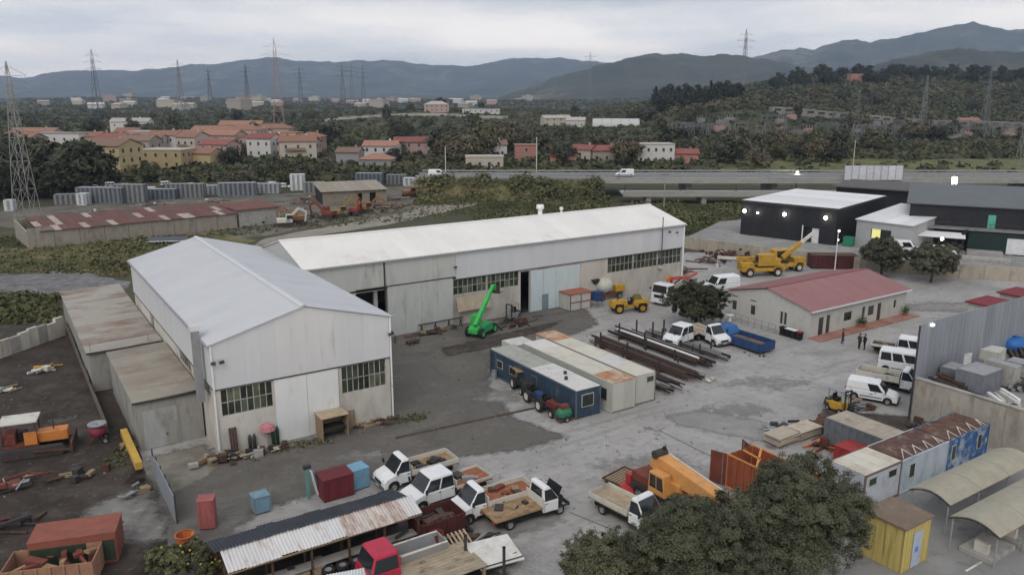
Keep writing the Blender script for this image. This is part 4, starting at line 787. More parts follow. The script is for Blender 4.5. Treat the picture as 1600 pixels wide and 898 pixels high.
obj('red_panel', MB().box(-2.9, -.2, 1.3, 1.36, .15, 1.6), red, gr)
graf = mat('graffiti_blue', (.03, .09, .22), .6, var=.3, scale=1.2, stain=.42, scol=(.40, .46, .52), sscale=1.1, rndv=.1)
pale_bl = mat('pale_blue_cabin', (.40, .45, .49), .6, var=.1, stain=.3, scol=(.14, .24, .34), sscale=.6, streak=(1, 1, .5))
rust_r = mat('rust_brown_roof', (.105, .055, .042), .85, var=.35, scale=1, stain=.28, scol=(.30, .24, .19), sscale=1.2)
cabin('white office cabin with cream roof nearest the big tree', 45.9, 50.0, 27.6, 30.3, 2.6, mat('white_cabin_wall', (.44, .47, .52), .6, stain=.15, scol=(.3, .3, .32)), [roof_cream], windows=(('y', -1.7, -.8, 1.7, 2.3), ('y', .5, 1.5, 1.7, 2.3)), group='cabin row at right', corr=.008, pitch=1.0, frame=mat('brown_edge2', (.16, .12, .10), .8))
t = cabin('pale blue cabin with rust brown roof, middle of the cabin row', 50.1, 55.9, 27.6, 30.3, 2.6, pale_bl, [rust_r], windows=(('y', -2.0, -1.3, 1.0, 2.1),), group='cabin row at right', corr=.012, pitch=.9)
t2 = cabin('dark blue graffiti covered cabin with rust brown roof at the row end', 56.0, 61.6, 27.6, 30.3, 2.6, graf, [rust_r], windows=(('y', -2.4, -1.8, .9, 2.1), ('y', 1.2, 1.8, .9, 2.1)), group='cabin row at right', corr=.012, pitch=.9)
for tt in (t, t2):
    for i in range(4): obj('lifting_strap', MB().bar((-2.6 + i * 1.5, -1.2, 2.62), (-2.1 + i * 1.3, -.7, 3.0), .05).bar((-2.1 + i * 1.3, -.7, 3.0), (-1.6 + i * 1.3, -1.25, 2.62), .05), cream, tt)
# yellow booth
ys = thing('booth', 'yellow corrugated booth with brown flat roof at lower right', 'shed', F(41.35, 22.15), YAW)
ym = mat('yellow_sheet', (.47, .38, .13), .7, var=.12, stain=.3, scol=(.22, .15, .07), sscale=.9, streak=(3, 3, .22))
for nm, M4, W in (('front_wall', Matrix.Identity(4), 2.75), ('side_wall', Matrix.Translation((0, 2.55, 0)) @ Matrix.Rotation(R(-90), 4, 'Z'), 2.55), ('side_wall', Matrix.Translation((2.75, 0, 0)) @ Matrix.Rotation(R(90), 4, 'Z'), 2.55), ('rear_wall', Matrix.Translation((2.75, 2.55, 0)) @ Matrix.Rotation(R(180), 4, 'Z'), 2.75)):
    m = MB(); m.M = M4; n = int(W / .17)
    for i in range(n): m.box(i * W / n, (i + 1) * W / n, 0 if i % 2 else -.025, .05, .02, 2.8)
    obj(nm, m, ym, ys)
obj('door', MB().box(.95, 1.85, -.06, -.03, .05, 2.3), mat('pale_blue_panel', (.36, .42, .50), .5), ys); obj('door_sign', MB().box(1.2, 1.5, -.08, -.062, 1.0, 1.35), mat('sign_blue', (.12, .25, .6), .5), ys)
obj('roof', MB().box(-.12, 2.87, -.12, 2.67, 2.8, 2.92), mat('brown_felt_roof', (.17, .125, .095), .9, stain=.25, scol=(.25, .2, .16)), ys)
# vaulted carport canopies
can_m = mat('tan_canopy_fabric', (.33, .308, .245), .85, var=.1, stain=.22, scol=(.30, .26, .18), sscale=.5, rndv=.05)
def canopy(label, u0, u1, v0, v1, z, rise, n):
    t = thing('carport_canopy', label, 'carport', F(u0, v0), YAW, 'tan vaulted carports'); L, W = u1 - u0, v1 - v0; w = L / n
    me = MB(); k = 10
    prof = [(W * i / k, z + rise * math.sin(math.pi * i / k)) for i in range(k + 1)]; prof += [(a, b + .04) for a, b in prof[::-1]]
    for i in range(n):
        m = MB(); vs = []
        m.exx(prof, i * w + .02, (i + 1) * w - .02); obj('canopy_panel', m, can_m, t)
        for y in (.15, W - .15): obj('post', MB().tube((i * w + .1, y, 0), (i * w + .1, y, z + .02), .05, 6), steel, t)
        obj('rib', MB().exx([(a, b - .05) for a, b in prof[:k + 1]] + [(a, b - .12) for a, b in prof[:k + 1][::-1]], i * w - .02, i * w + .04), dark, t)
    return t
canopy('tan vaulted carport canopy nearest the graffiti cabins', 47.6, 58.6, 22.9, 25.6, 2.1, .45, 3)
canopy('tan vaulted carport canopy in front at the right edge', 46.3, 56.5, 19.3, 22.2, 2.1, .45, 3)
for i in range(3):
    t = thing('concrete_kerb_block', ['pale concrete base under the front carport, first from the booth', 'pale concrete base under the front carport, second from the booth', 'pale concrete base under the front carport, at the right edge'][i], 'block', F(46.6 + i * 3.3, 19.7), YAW, 'carport bases'); obj('slab', MB().box(0, 2.9, 0, 1.9, 0, .35), concrete, t, bev=.04); obj('upstand', MB().box(.3, .6, .4, 1.2, .35, 1.0), wall_w, t)
# retaining wall of the compound, screened with tall sheets
t = thing('compound_wall', 'stained concrete compound wall running behind the cabin row', 'wall', F(63.3, 20), YAW)
for i in range(6): obj('wall_panel', MB().box(0, .3, i * 2.45, i * 2.45 + 2.43, 0, 3.7 + rnd.uniform(-.03, .03)), mat('stained_concrete_wall', (.36, .33, .28), .9, var=.1, stain=.35, scol=(.20, .17, .13), sscale=.5, streak=(1, 1, .4), bump=.1), t)
obj('coping', MB().box(-.06, .36, 0, 14.7, 3.75, 3.86), concrete, t)
hoard_m = mat('blue_grey_sheet', (.225, .245, .275), .55, var=.1, scale=.5, stain=.25, scol=(.17, .18, .19), sscale=.5, streak=(1, 1, .3), rndv=.12)
t = thing('sheet_hoarding', 'tall blue grey metal sheet hoarding beside the parked vans', 'fence', F(63.4, 34.75), YAW)
for i in range(26):
    m = MB(); 
    for k in range(5): m.box(i * 1.5 + k * .296, i * 1.5 + (k + 1) * .296, 0 if k % 2 else .02, .06, .1, 8.45)
    obj('metal_sheet', m, hoard_m, t)
    if i % 2 == 0: obj('post', MB().box(i * 1.5 - .06, i * 1.5 + .06, .07, .2, 0, 8.3), dark, t)
lmp = obj('lamp', MB().obox((1.4, -.12, 8.2), (.35, .2, .2)), emis('lamp_glow_soft', (1, .97, .9), 2.0), t)
# stored things inside the compound, on ground filled up behind the wall
struct('raised_compound', MB().prism([tuple(F(63.62, 20.0))[:2], tuple(F(104, 20.0))[:2], tuple(F(104, 34.7))[:2], tuple(F(63.62, 34.7))[:2]], -.1, 3.35), asph2_m)
ZC = 3.35
def stored(label, px, py, L, W, H, wm, rm, rz=0, **k):
    t = cabin(label, 0, 0, 0, 0, H, wm, rm, loc=G(px, py, ZC), rz=YAW + rz, L=L, W=W, name='storage_box', cat='box', group='compound boxes', **k); return t
lil = mat('lilac_grey', (.17, .175, .205), .7, stain=.2, scol=(.1, .1, .11)); gsr = mat('grey_sheet_roof', (.30, .305, .32), .7)
stored('white flat topped box under the hoarding in the compound', 1548, 562, 2.2, 1.7, 1.1, cab_w, roof_pale, .2)
stored('grey purple metal crate just behind the compound wall', 1527, 606, 3.0, 2.2, 1.7, lil, gsr)
stored('pale grey partition box at the middle of the compound', 1562, 600, 1.1, 2.4, 1.9, concrete, gsr)
stored('low grey purple crate at the hoarding corner of the compound', 1495, 590, 2.0, 2.0, 1.0, lil, gsr, .1)
stored('small white cabinet left of the flat topped box', 1507, 570, .9, .8, 1.1, white, roof_pale, .3)
stored('pale cube at the right edge of the compound', 1592, 586, 1.6, 1.6, 1.3, concrete, gsr, .1)
t = thing('water_tank', 'bright blue plastic tank inside the hoarded compound', 'tank', G(1580, 546, ZC), YAW); obj('tank_body', MB().lathe([(0, 1.3), (.7, 1.3), (1.25, 1.1), (1.3, .2), (1.2, .02), (0, .02)], 18), mat('bright_blue', (.02, .13, .42), .5), t, smooth=True); obj('tank_lid', MB().lathe([(0, 1.42), (.3, 1.4), (.3, 1.28)], 12), blue_p, t)
for i, (px, py, lb) in enumerate(((1516, 556, 'pale trailer frame with white boards under the hoarding'), (1590, 606, 'stack of grey pipes at the right edge of the compound'), (1588, 556, 'rusty steel stack beside the blue tank'), (1565, 628, 'white boards lying behind the compound wall'), (1480, 604, 'dark beams along the compound wall corner'), (1545, 580, 'mixed bars between the boxes of the compound'))):
    t = thing('material_stack', lb, 'stack', G(px, py, ZC), YAW + .3 * i, 'compound stacks')
    for k in range(10): obj('bar', MB().obox((rnd.uniform(-.3, .3), -.7 + (k % 4) * .4, .12 + .22 * (k // 4)), (rnd.uniform(1.4, 3.0), .26, .18), rnd.uniform(-.1, .1)), [white, steel, rust, white, dark, steel][i] if k % 3 else [cream, dark, dark, cream, rust, rust][i], t)
for i, (px, py, s) in enumerate(((1545, 508, 1.), (1592, 492, 1.05))):
    t = thing('gatehouse', ['white booth with dark red flat roof behind the hoarding', 'white booth with dark red roof at the right edge behind the hoarding'][i], 'booth', G(px, py), YAW, 'red roofed booths')
    obj('wall', MB().box(-2.2, 2.2, -1.6, 1.6, 0, 2.8), cab_w, t); obj('roof', MB().box(-2.5, 2.5, -1.9, 1.9, 2.8, 2.98), mat('dark_red_roof', (.19, .022, .03), .7, stain=.15, scol=(.1, .03, .03)), t); obj('fascia', MB().box(-2.52, 2.52, -1.96, -1.9, 2.72, 2.98), white, t)
    w_ = obj('window', MB().box(-1.2, .2, -1.65, -1.6, 1.1, 2.1), white, t); obj('pane', MB().box(-1.1, .1, -1.67, -1.652, 1.2, 2.0), pane_d, w_)

# ------------------------------------------------------------------ red roofed office
O = thing('office_building', 'low white office building with dusty red pitched roof', 'building', F(75.6, 54.0), YAW)
LO, WO, ZO, ZRO = 19.6, 12.9, 3.2, 4.7
owm = mat('office_plaster', (.50, .49, .46), .85, var=.05, stain=.2, scol=(.38, .36, .33), streak=(1, 1, .5), rndv=0)
fh = [(1.9, 2.9, 0, 2.2), (3.3, 4.1, 0, 2.3), (6.6, 8.2, .95, 2.1), (10.1, 10.8, .9, 2.3), (11.3, 12.6, .9, 2.2), (13.2, 14.1, 0, 2.3), (16.6, 17.2, 1.1, 2.2)]
m = MB(); m.wallgrid(.3, LO - .3, 0, ZO, .4, .65, fh); obj('front_wall', m, owm, O)
gh = [(2.9, 3.35, .75, 2.3), (3.45, 3.9, .75, 2.3), (7.5, 8.3, .85, 2.1), (10.4, 11.2, .85, 2.1), (7.4, 8.4, 2.5, 2.75), (10.3, 11.3, 2.5, 2.75)]
m = MB(); m.M = Matrix.Translation((.3, WO - .4, 0)) @ Matrix.Rotation(R(-90), 4, 'Z'); Lg = WO - 1.06
m.wallgrid(0, Lg, 0, ZO, 0, .25, [(Lg - b_, Lg - a_, c_, d_) for a_, b_, c_, d_ in gh])
m.exy([(0, ZO), (Lg, ZO), (Lg / 2 + .2, ZRO - .12)], 0, .25); obj('gable_wall', m, owm, O)
m = MB().box(LO - .55, LO - .3, .66, WO - .41, 0, ZO).exx([(.5, ZO), (WO - .5, ZO), (WO / 2, ZRO - .12)], LO - .55, LO - .3).box(.56, LO - .56, WO - .65, WO - .4, 0, ZO); obj('rear_wall', m, owm, O)
obj('floor_slab', MB().box(.6, LO - .6, .7, WO - .7, .02, .06), dim, O)
def owin(a, b_, c_, d_, loc, rz, door=False):
    w, h = b_ - a, d_ - c_; o = obj('door' if door else 'window', MB().box(0, w, .06, .14, 0, .07).box(0, w, .06, .14, h - .07, h).box(0, .07, .06, .14, .07, h - .07).box(w - .07, w, .06, .14, .07, h - .07), mat('white_joinery', (.45, .45, .43), .5), O, loc, rz)
    obj('door_leaf' if door else 'pane', MB().box(.07, w - .07, .09, .11, .07, h - .07), mat('brown_door_glass', (.06, .05, .045), .2) if door else pane_d, o)
for a, b_, c_, d_ in fh: owin(a, b_, c_, d_, (a, .4, c_), 0, c_ == 0)
for a, b_, c_, d_ in gh: owin(a, b_, c_, d_, (.3, WO - .4 - (Lg - b_), c_), R(-90))
red_roof = mat('dusty_red_roof', (.30, .155, .155), .75, var=.07, scale=.4, stain=.2, scol=(.24, .12, .12), sscale=.4, rndv=.04)
n = 16; w = LO / n
for sgn in (-1, 1):
    def mk():
        m = MB(); a = (ZRO - ZO) / (WO / 2)
        for q in range(6):
            u = .025 if q % 2 else 0; m.exx([(sgn * WO / 2, ZO - .02 + u), (sgn * .02, ZRO + u), (sgn * .02, ZRO + u + .06), (sgn * WO / 2, ZO + .04 + u)], q * w / 6, (q + 1) * w / 6 - (.006 if q == 5 else 0))
        return m
    me = shared(('office_roof', sgn), mk)
    for i in range(n): obj('roof_sheet', me, red_roof, O, (i * w, WO / 2, 0))
obj('ridge_cap', MB().exx([(WO / 2 - .25, ZRO + .03), (WO / 2, ZRO + .12), (WO / 2 + .25, ZRO + .03)], 0, LO), mat('dark_red_ridge', (.2, .06, .065), .7), O)
obj('eaves_board', MB().box(0, LO, -.06, 0, ZO - .12, ZO + .06), white, O); obj('soffit', MB().box(.02, LO - .02, .0, .4, ZO - .14, ZO - .08), white, O)
for i in range(14): obj('paving_slab', MB().box(.2 + i * 1.4, 1.57 + i * 1.4, -1.3, .38, 0, .12), mat('terracotta_paving', (.30, .15, .115), .85, var=.15, stain=.2, scol=(.38, .3, .26), rndv=.12), O)
for i, x in enumerate((9.1, 9.6, 18.3)):
    t = thing('potted_plant', ['potted shrub at the left of the office doorway pair', 'potted shrub close to the office middle window', 'potted shrub at the far end of the office front'][i], 'plant', O.location + Matrix.Rotation(YAW, 3, 'Z') @ Vector((x, -.25, .12)), 0, 'office plants')
    obj('pot', MB().lathe([(0, 0), (.2, 0), (.27, .4), (.22, .4), (0, .33)], 12), mat('terracotta_pot', (.35, .13, .08), .8), t)
    m = MB()
    for k in range(160):
        p = Vector((rnd.gauss(0, .2), rnd.gauss(0, .2), .45 + abs(rnd.gauss(0, .35)))); a = Vector((rnd.uniform(-1, 1), rnd.uniform(-1, 1), rnd.uniform(-.3, 1))).normalized() * .13; b_ = a.orthogonal().normalized() * .05; m.quad(p - a, p + b_, p + a, p - b_)
    obj('foliage', m, mat('pot_leaves', (.05, .085, .03), .7), t)
# bins and chairs at the office corner
for i in range(4):
    p = F(74.5 - .0 * i, 54.6 + i * .75); t = thing('waste_bin', f'{["black bin with white lid at the office corner", "second black bin with white lid along the office gable", "third black bin along the office gable", "red lidded bin nearest the office front corner"][(i + 3) % 4]}', 'bin', p, YAW, 'bins at the office corner')
    obj('bin_body', MB().frus((-.24, .24, -.27, .27), (-.3, .3, -.33, .33), .05, .95), black, t, bev=.03); obj('lid', MB().box(-.32, .32, -.35, .35, .95, 1.02), red if i == 0 else (white if i < 3 else black), t, bev=.02)
    for s in (-1, 1): wheel(t, s * .0 - .22, s * .25, .1, .06)
t = thing('railing', 'thin steel railing along the office gable', 'railing', F(74.3, 57.8), YAW + math.pi / 2)
obj('top_bar', MB().bar((0, 0, 1.0), (7.0, 0, 1.0), .05), steel, t); obj('mid_bar', MB().bar((0, 0, .5), (7.0, 0, .5), .04), steel, t)
for i in range(8): obj('post', MB().bar((i, 0, 0), (i, 0, 1.0), .05), steel, t)
t = thing('white_planter', 'white stone ornament under the round dark tree by the office gable', 'ornament', G(1140, 502), 0); obj('bowl', MB().lathe([(0, .0), (.35, 0), (.18, .25), (.18, .6), (.5, .85), (.45, .85), (0, .7)], 14), white, t, smooth=True); obj('plinth', MB().box(-.4, .4, -.4, .4, 0, .08), concrete, t)
# blue tipper body with brown load
t = thing('tipper_skip', 'blue steel skip with brown load and blue tarpaulin near the office', 'skip', F(67.6, 57.0), YAW + math.pi / 2)
for s in (-1, 1): obj('side_wall', MB().exy([(-3.6, .3), (-3.6, 1.25), (2.4, 1.25), (2.4, .3)], s * 1.2 - .05, s * 1.2 + .05), blue_p, t); 
for s in (-1, 1):
    for k in range(6): obj('stiffener', MB().box(-3.4 + k * 1.1, -3.25 + k * 1.1, s * 1.25 - .05 + (.02 * s), s * 1.25 + .05 + (.02 * s), .3, 1.2), blue_p, t)
obj('end_wall', MB().box(-3.65, -3.6, -1.2, 1.2, .3, 1.25), blue_p, t); obj('floor_panel', MB().box(-3.6, 2.4, -1.15, 1.15, .3, .4), rust, t)
obj('brown_load', MB().frus((-3.5, 1.8, -1.1, 1.1), (-3.0, 1.2, -.8, .8), .4, .85), mat('brown_load', (.15, .095, .06), .95, var=.4, bump=.5), t, bev=.1)
obj('tarpaulin', MB().exy([(1.2, 1.0), (1.8, 1.7), (3.2, 1.75), (3.9, 1.1), (3.8, .5), (1.3, .5)], -1.28, 1.28), mat('blue_tarp', (.02, .10, .28), .5, var=.25, scale=3, bump=.4), t, bev=.1)
for x in (-2.4, 1.6):
    for s in (-1, 1): wheel(t, x, s * .95, .3, .22)
# steel stock racks
dkstock = mat('dark_brown_stock', (.05, .035, .03), .8, var=.3)
def rack(label, u0, u1, v0, v1, n, levels, seed, special=None):
    r = random.Random(seed); t = thing('steel_rack', label, 'rack', F((u0 + u1) / 2, v0), YAW + math.pi / 2, 'racks of steel stock'); W, L = u1 - u0, v1 - v0   # local x along v
    for k in (.22, .55, .85):
        b_ = obj('bearer', MB().box(L * k - .12, L * k + .12, -W / 2, W / 2, 0, .28), rust, t)
        for s in (-1, 1): obj('upright', MB().box(L * k - .07, L * k + .07, s * W / 2 - .07, s * W / 2 + .07, 0, 1.9 if k > .3 else 1.2), dark, t)
    for lv in range(levels):
        for i in range(n):
            y = -W / 2 + .2 + (W - .4) * i / (n - 1) + r.uniform(-.05, .05); a = r.uniform(-1.2, .8); c_ = L + r.uniform(-1.5, 1.0); z = .38 + lv * .22; mm = r.choice([dkstock, dkstock, rust, dkstock, dark, mat('grey_stock', (.12, .11, .105), .75), steel, rust])
            rr = r.choice((.06, .08, .1))
            if r.random() < .5: obj('pipe', MB().tube((a, y, z), (c_, y + r.uniform(-.2, .2), z), rr, 8), mm, t)
            else:
                d_ = r.uniform(-.2, .2); w_ = r.choice((.14, .2)); obj('beam', MB().bar((a, y, z - .08), (c_, y + d_, z - .08), w_, .02).bar((a, y, z + .08), (c_, y + d_, z + .08), w_, .02).bar((a, y, z), (c_, y + d_, z), .02, .15), mm, t)
    if special: obj('pipe', MB().tube((.5, -W / 2 + special, .42 + levels * .22), (L - 1, -W / 2 + special + .1, .42 + levels * .22), .12, 8), white, t)
    return t
rack('rack of brown steel bars next to the white site cabin', 49.8, 52.4, 51.0, 66.0, 8, 2, 3)
rack('middle rack of rusty beams and pipes in the yard', 53.6, 56.2, 52.0, 66.5, 8, 2, 5)
rack('rack of steel stock with one long white pipe on top', 57.6, 60.2, 54.0, 68.0, 8, 2, 8, 1.8)
rack('sparse outer rack of steel bars beside the white trucks', 61.2, 62.9, 54.5, 66.0, 6, 1, 9)

# ------------------------------------------------------------------ people by the office
def person(label, loc, rz, top, bottom, stride=.12, arm=.1, hair=(.02, .015, .012)):
    t = thing('person', label, 'person', loc, rz, 'people standing by the office')
    V = [(0, 0, .92), (0, 0, 1.12), (0, 0, 1.36), (0, 0, 1.47), (.01, 0, 1.55), (.015, 0, 1.66), (.01, 0, 1.74),
         (0, .1, .88), (stride * .5, .11, .48), (stride * .2, .12, .07), (stride * .2 + .14, .13, .04), (0, -.1, .88), (-stride * .3, -.11, .48), (-stride, -.12, .07), (-stride + .14, -.13, .04),
         (0, .2, 1.40), (-.03, .25, 1.12), (arm, .23, .9), (arm + .05, .22, .8), (0, -.2, 1.40), (-.03, -.25, 1.12), (arm * .5, -.23, .9), (arm * .5 + .05, -.22, .8)]
    rad = [.15, .15, .17, .075, .065, .1, .085, .095, .065, .045, .04, .095, .065, .045, .04, .07, .05, .04, .035, .07, .05, .04, .035]
    Ed = [(0, 1), (1, 2), (2, 3), (3, 4), (4, 5), (5, 6), (0, 7), (7, 8), (8, 9), (9, 10), (0, 11), (11, 12), (12, 13), (13, 14), (2, 15), (15, 16), (16, 17), (17, 18), (2, 19), (19, 20), (20, 21), (21, 22)]
    me = bpy.data.meshes.new('person_body'); me.from_pydata(V, Ed, []); o = bpy.data.objects.new('body', me); C.objects.link(o); o.parent = t
    sk = o.modifiers.new('skin', 'SKIN'); o.modifiers.new('sub', 'SUBSURF').levels = 1; o.modifiers['sub'].render_levels = 1
    for i, r_ in enumerate(rad): me.skin_vertices[0].data[i].radius = (r_, r_ * (.8 if i < 3 else 1))
    me.skin_vertices[0].data[0].use_root = True
    m = bpy.data.materials.new('person_' + label[:12]); m.use_nodes = True; nt = m.node_tree; N = nt.nodes; L_ = nt.links.new; b_ = N['Principled BSDF']; b_.inputs['Roughness'].default_value = .9
    tc = N.new('ShaderNodeTexCoord'); sp = N.new('ShaderNodeSeparateXYZ'); L_(tc.outputs['Object'], sp.inputs[0]); rp = N.new('ShaderNodeValToRGB'); rp.color_ramp.interpolation = 'CONSTANT'
    mr = N.new('ShaderNodeMath'); mr.operation = 'DIVIDE'; mr.inputs[1].default_value = 2.0; L_(sp.outputs['Z'], mr.inputs[0]); L_(mr.outputs[0], rp.inputs[0]); e = rp.color_ramp.elements
    e[0].position = 0; e[0].color = (.015, .013, .012, 1); e[1].position = .06; e[1].color = (*bottom, 1)
    for p, c_ in ((.45, top), (.755, (.42, .26, .19))): k = e.new(p); k.color = (*c_, 1)
    L_(rp.outputs[0], b_.inputs['Base Color']); me.materials.append(m)
    obj('hair', MB().lathe([(0, 1.80), (.07, 1.785), (.105, 1.72), (.1, 1.66)], 12, (-.012, 0, 0)), mat('dark_hair', hair, .8), t, smooth=True)
person('person in dark red jacket standing alone by the office front', G(1316, 537), R(-30), (.06, .022, .024), (.012, .014, .02))
person('person in olive brown jacket, left of the pair standing in the yard', G(1342, 545), R(20), (.05, .04, .022), (.012, .012, .013), .08)
person('person in black clothes, right of the pair standing in the yard', G(1350, 546), R(190), (.012, .013, .018), (.014, .013, .014), .1)
# ------------------------------------------------------------------ small things in the court and yard
tractor('old tractor with brown canopy beside the blue cabin', G(815, 609), R(-70), dark, bed_tan)
dull_red = mat('dull_red_paint', (.16, .03, .025), .65, stain=.3, scol=(.06, .03, .025))
tractor('small blue tractor beside the blue cabin', G(838, 629), R(-60), blue_p)
tractor('small red tractor between the blue tractor and the green compressor', G(857, 644), R(-60), dull_red)
t = thing('compressor', 'round green compressor tank at the near corner of the blue cabin', 'compressor', G(881, 657), YAW); obj('tank', MB().lathe([(0, -.75), (.35, -.65), (.5, -.4), (.5, .4), (.35, .65), (0, .75)], 14, ax='x'), mat('compressor_green', (.03, .17, .09), .5), t, (0, 0, .72), smooth=True); obj('frame', MB().box(-.7, .7, -.45, .45, .2, .32), rust, t); obj('engine', MB().box(-.4, .4, -.25, .25, 1.15, 1.5), rustred, t, bev=.04)
for s in (-1, 1): wheel(t, 0, s * .45, .24, .12)
for i in range(7):
    p = G(772 + (i % 3) * 4, 556 + (i // 2) * 12); t = thing('barrel', ['pale barrel nearest the court in the heap by the blue cabin', 'rusty barrel lying in the heap by the blue cabin', 'dark barrel upright in the heap by the blue cabin', 'cream barrel behind the others at the blue cabin', 'brown barrel lowest in the row at the blue cabin', 'tan barrel beside the canopy tractor', 'steel barrel at the far end of the blue cabin'][i], 'barrel', p, rnd.uniform(0, 3), 'barrels by the blue cabin')
    lay = i in (1, 4); mm = [cream, rust, dark, cream, rustred, bed_tan, steel][i]
    obj('drum', MB().lathe([(0, 0), (.29, 0), (.29, .28), (.305, .3), (.29, .32), (.29, .58), (.305, .6), (.29, .62), (.29, .88), (0, .88)], 14), mm, t, (0, 0, .3) if lay else (0, 0, 0), rot=(R(90), 0, 0) if lay else None); obj('rim', MB().lathe([(.27, .87), (.3, .87), (.3, .91), (.27, .91)], 14), dark, t, (0, 0, .3) if lay else (0, 0, 0), rot=(R(90), 0, 0) if lay else None)
def crate(label, loc, rz, L, W, H, m, name='crate', cat='crate', group=None, lidm=None, slats=True):
    t = thing(name, label, cat, loc, rz, group); obj('body', MB().box(-L / 2, L / 2, -W / 2, W / 2, .08, H), m, t, bev=.03); obj('base', MB().box(-L / 2 + .05, L / 2 - .05, -W / 2 + .05, W / 2 - .05, 0, .08), dark, t); obj('lid', MB().box(-L / 2 - .03, L / 2 + .03, -W / 2 - .03, W / 2 + .03, H, H + .06), lidm or m, t, bev=.02)
    if slats:
        for s in (-1, 1):
            for k in range(3): obj('rib', MB().box(-L / 2 + (k + .5) * L / 3 - .04, -L / 2 + (k + .5) * L / 3 + .04, s * W / 2 - .02, s * W / 2 + .03, .1, H - .02), m, t)
    return t
pinkred = mat('faded_red_plastic', (.33, .10, .095), .65, var=.15, stain=.25, scol=(.2, .09, .08))
crate('faded red metal locker standing at the dark roofed shed end', G(326, 822), R(10), 1.0, .9, 2.0, pinkred, 'locker', 'locker')
t = crate('pale blue liquid tote in a wire cage behind the dark roof', G(408, 797), YAW, 1.05, 1.0, 1.15, lblue, 'liquid_tote', 'tank'); obj('wire_cage', MB().bar((-.55, -.53, 1.25), (.55, -.53, 1.25), .03).bar((-.55, .53, 1.25), (.55, .53, 1.25), .03).bar((-.55, -.53, .1), (-.55, -.53, 1.7), .03).bar((.55, -.53, .1), (.55, -.53, 1.7), .03), steel, t)
crate('dark red steel box beside the light blue box behind the shed', G(524, 772), YAW, 2.2, 1.6, 1.6, mat('maroon_paint', (.13, .02, .025), .6, stain=.2, scol=(.07, .02, .02)), 'steel_box', 'box')
crate('light blue cabinet between the maroon box and the flatbed', G(557, 760), YAW + .1, 1.5, 1.2, 1.5, mat('sky_blue_paint', (.15, .31, .43), .55, stain=.25, scol=(.3, .34, .36)), 'steel_box', 'box')
t = thing('pump_stand', 'green and white upright pump stand behind the dark roof', 'machine', G(488, 776), YAW); obj('post', MB().box(-.35, -.2, -.2, .1, 0, 2.2).obox((.35, 0, .95), (.14, .3, 2.0), ry=R(-14)), mat('teal_paint', (.10, .26, .24), .6), t); obj('panel', MB().obox((.15, -.1, 1.1), (.1, .4, 1.9), ry=R(-12)), white, t); obj('head', MB().box(-.5, 0, -.15, .15, 2.2, 2.45), dark, t)
# booth with rust roof and blue cabinet by the long warehouse
t = thing('site_booth', 'white framed booth with rust red roof by the pale blue door', 'booth', F(60.3, 78.6), YAW); obj('wall', MB().box(0, 3.4, 0, 2.2, .05, 2.1), mat('booth_white', (.46, .45, .41), .7, stain=.2, scol=(.3, .25, .2)), t); obj('roof', MB().box(-.1, 3.5, -.1, 2.3, 2.1, 2.22), mat('rust_red_roof', (.30, .11, .07), .8, var=.2), t)
for x in (0, 1.7, 3.3): obj('frame_post', MB().box(x, x + .1, -.05, .0, 0, 2.1), rustred, t)
obj('frame_rail', MB().box(.1, 3.3, -.045, -.005, 1.0, 1.1), rustred, t); obj('door_frame', MB().box(3.41, 3.46, .2, 2.0, .1, 2.0), cream, t)
t = thing('portable_toilet', 'small dark blue cabinet on legs next to the rust roofed booth', 'booth', F(64.6, 78.4), YAW); obj('cabinet', MB().box(-.6, .6, -.55, .55, .9, 2.1), blue_p, t, bev=.05); obj('door', MB().box(-.45, .45, -.6, -.56, 1.0, 2.0), blue_p, t)
for x in (-.5, .5):
    for y in (-.45, .45): obj('leg', MB().bar((x, y, 0), (x, y, .9), .07), steel, t)
# scrap around the telehandler
def junk(label, loc, rz, n, sx, sy, mats, h=.5, name='scrap_heap', lens=(.6, 2.2), group='scrap heaps', seed=1):
    r = random.Random(seed * 13 + n); t = thing(name, label, 'scrap heap', loc, rz, group)
    for i in range(n):
        x, y = r.gauss(0, sx * .4), r.gauss(0, sy * .4); z = abs(r.gauss(0, h * .35)); L = r.uniform(*lens); mm = r.choice(mats); k = r.random(); a = r.uniform(-.5, .5) + (r.random() < .25) * 1.4
        if k < .4: obj('beam', MB().obox((x, y, z + .1), (L, r.uniform(.08, .2), r.uniform(.08, .2)), a, r.uniform(-.12, .12)), mm, t)
        elif k < .6: obj('pipe', MB().tube((x - L / 2 * math.cos(a), y - L / 2 * math.sin(a), z + .08), (x + L / 2 * math.cos(a), y + L / 2 * math.sin(a), z + .12), r.uniform(.04, .1), 7), mm, t)
        elif k < .82: obj('sheet', MB().obox((x, y, z + .15), (L * .7, r.uniform(.3, .9), .03), a, r.uniform(-.3, .3), r.uniform(-.3, .3)), mm, t)
        else: obj('block', MB().obox((x, y, z + .2), (r.uniform(.3, .8), r.uniform(.3, .7), r.uniform(.25, .6)), a), mm, t)
    return t
junk('dark scrap and gear frames on the ground right of the telehandler', G(806, 508), YAW, 26, 3.2, 1.6, [rust, dark, rust, steel], .7, seed=1)
junk('rusty offcuts along the green grey warehouse door', G(680, 520), YAW, 24, 5.0, .8, [rust, rustred, dark, bed_tan], .4, seed=2)
t = thing('work_bench', 'long low steel work frame left of the telehandler', 'frame', G(690, 514), YAW); obj('top_bar', MB().bar((-3, 0, .95), (3, .1, 1.0), .12), dark, t)
for x in (-2.6, -.8, 1.0, 2.6): obj('leg', MB().bar((x, -.3, 0), (x, 0, .95), .08).bar((x, .3, 0), (x, 0, .95), .08), dark, t)
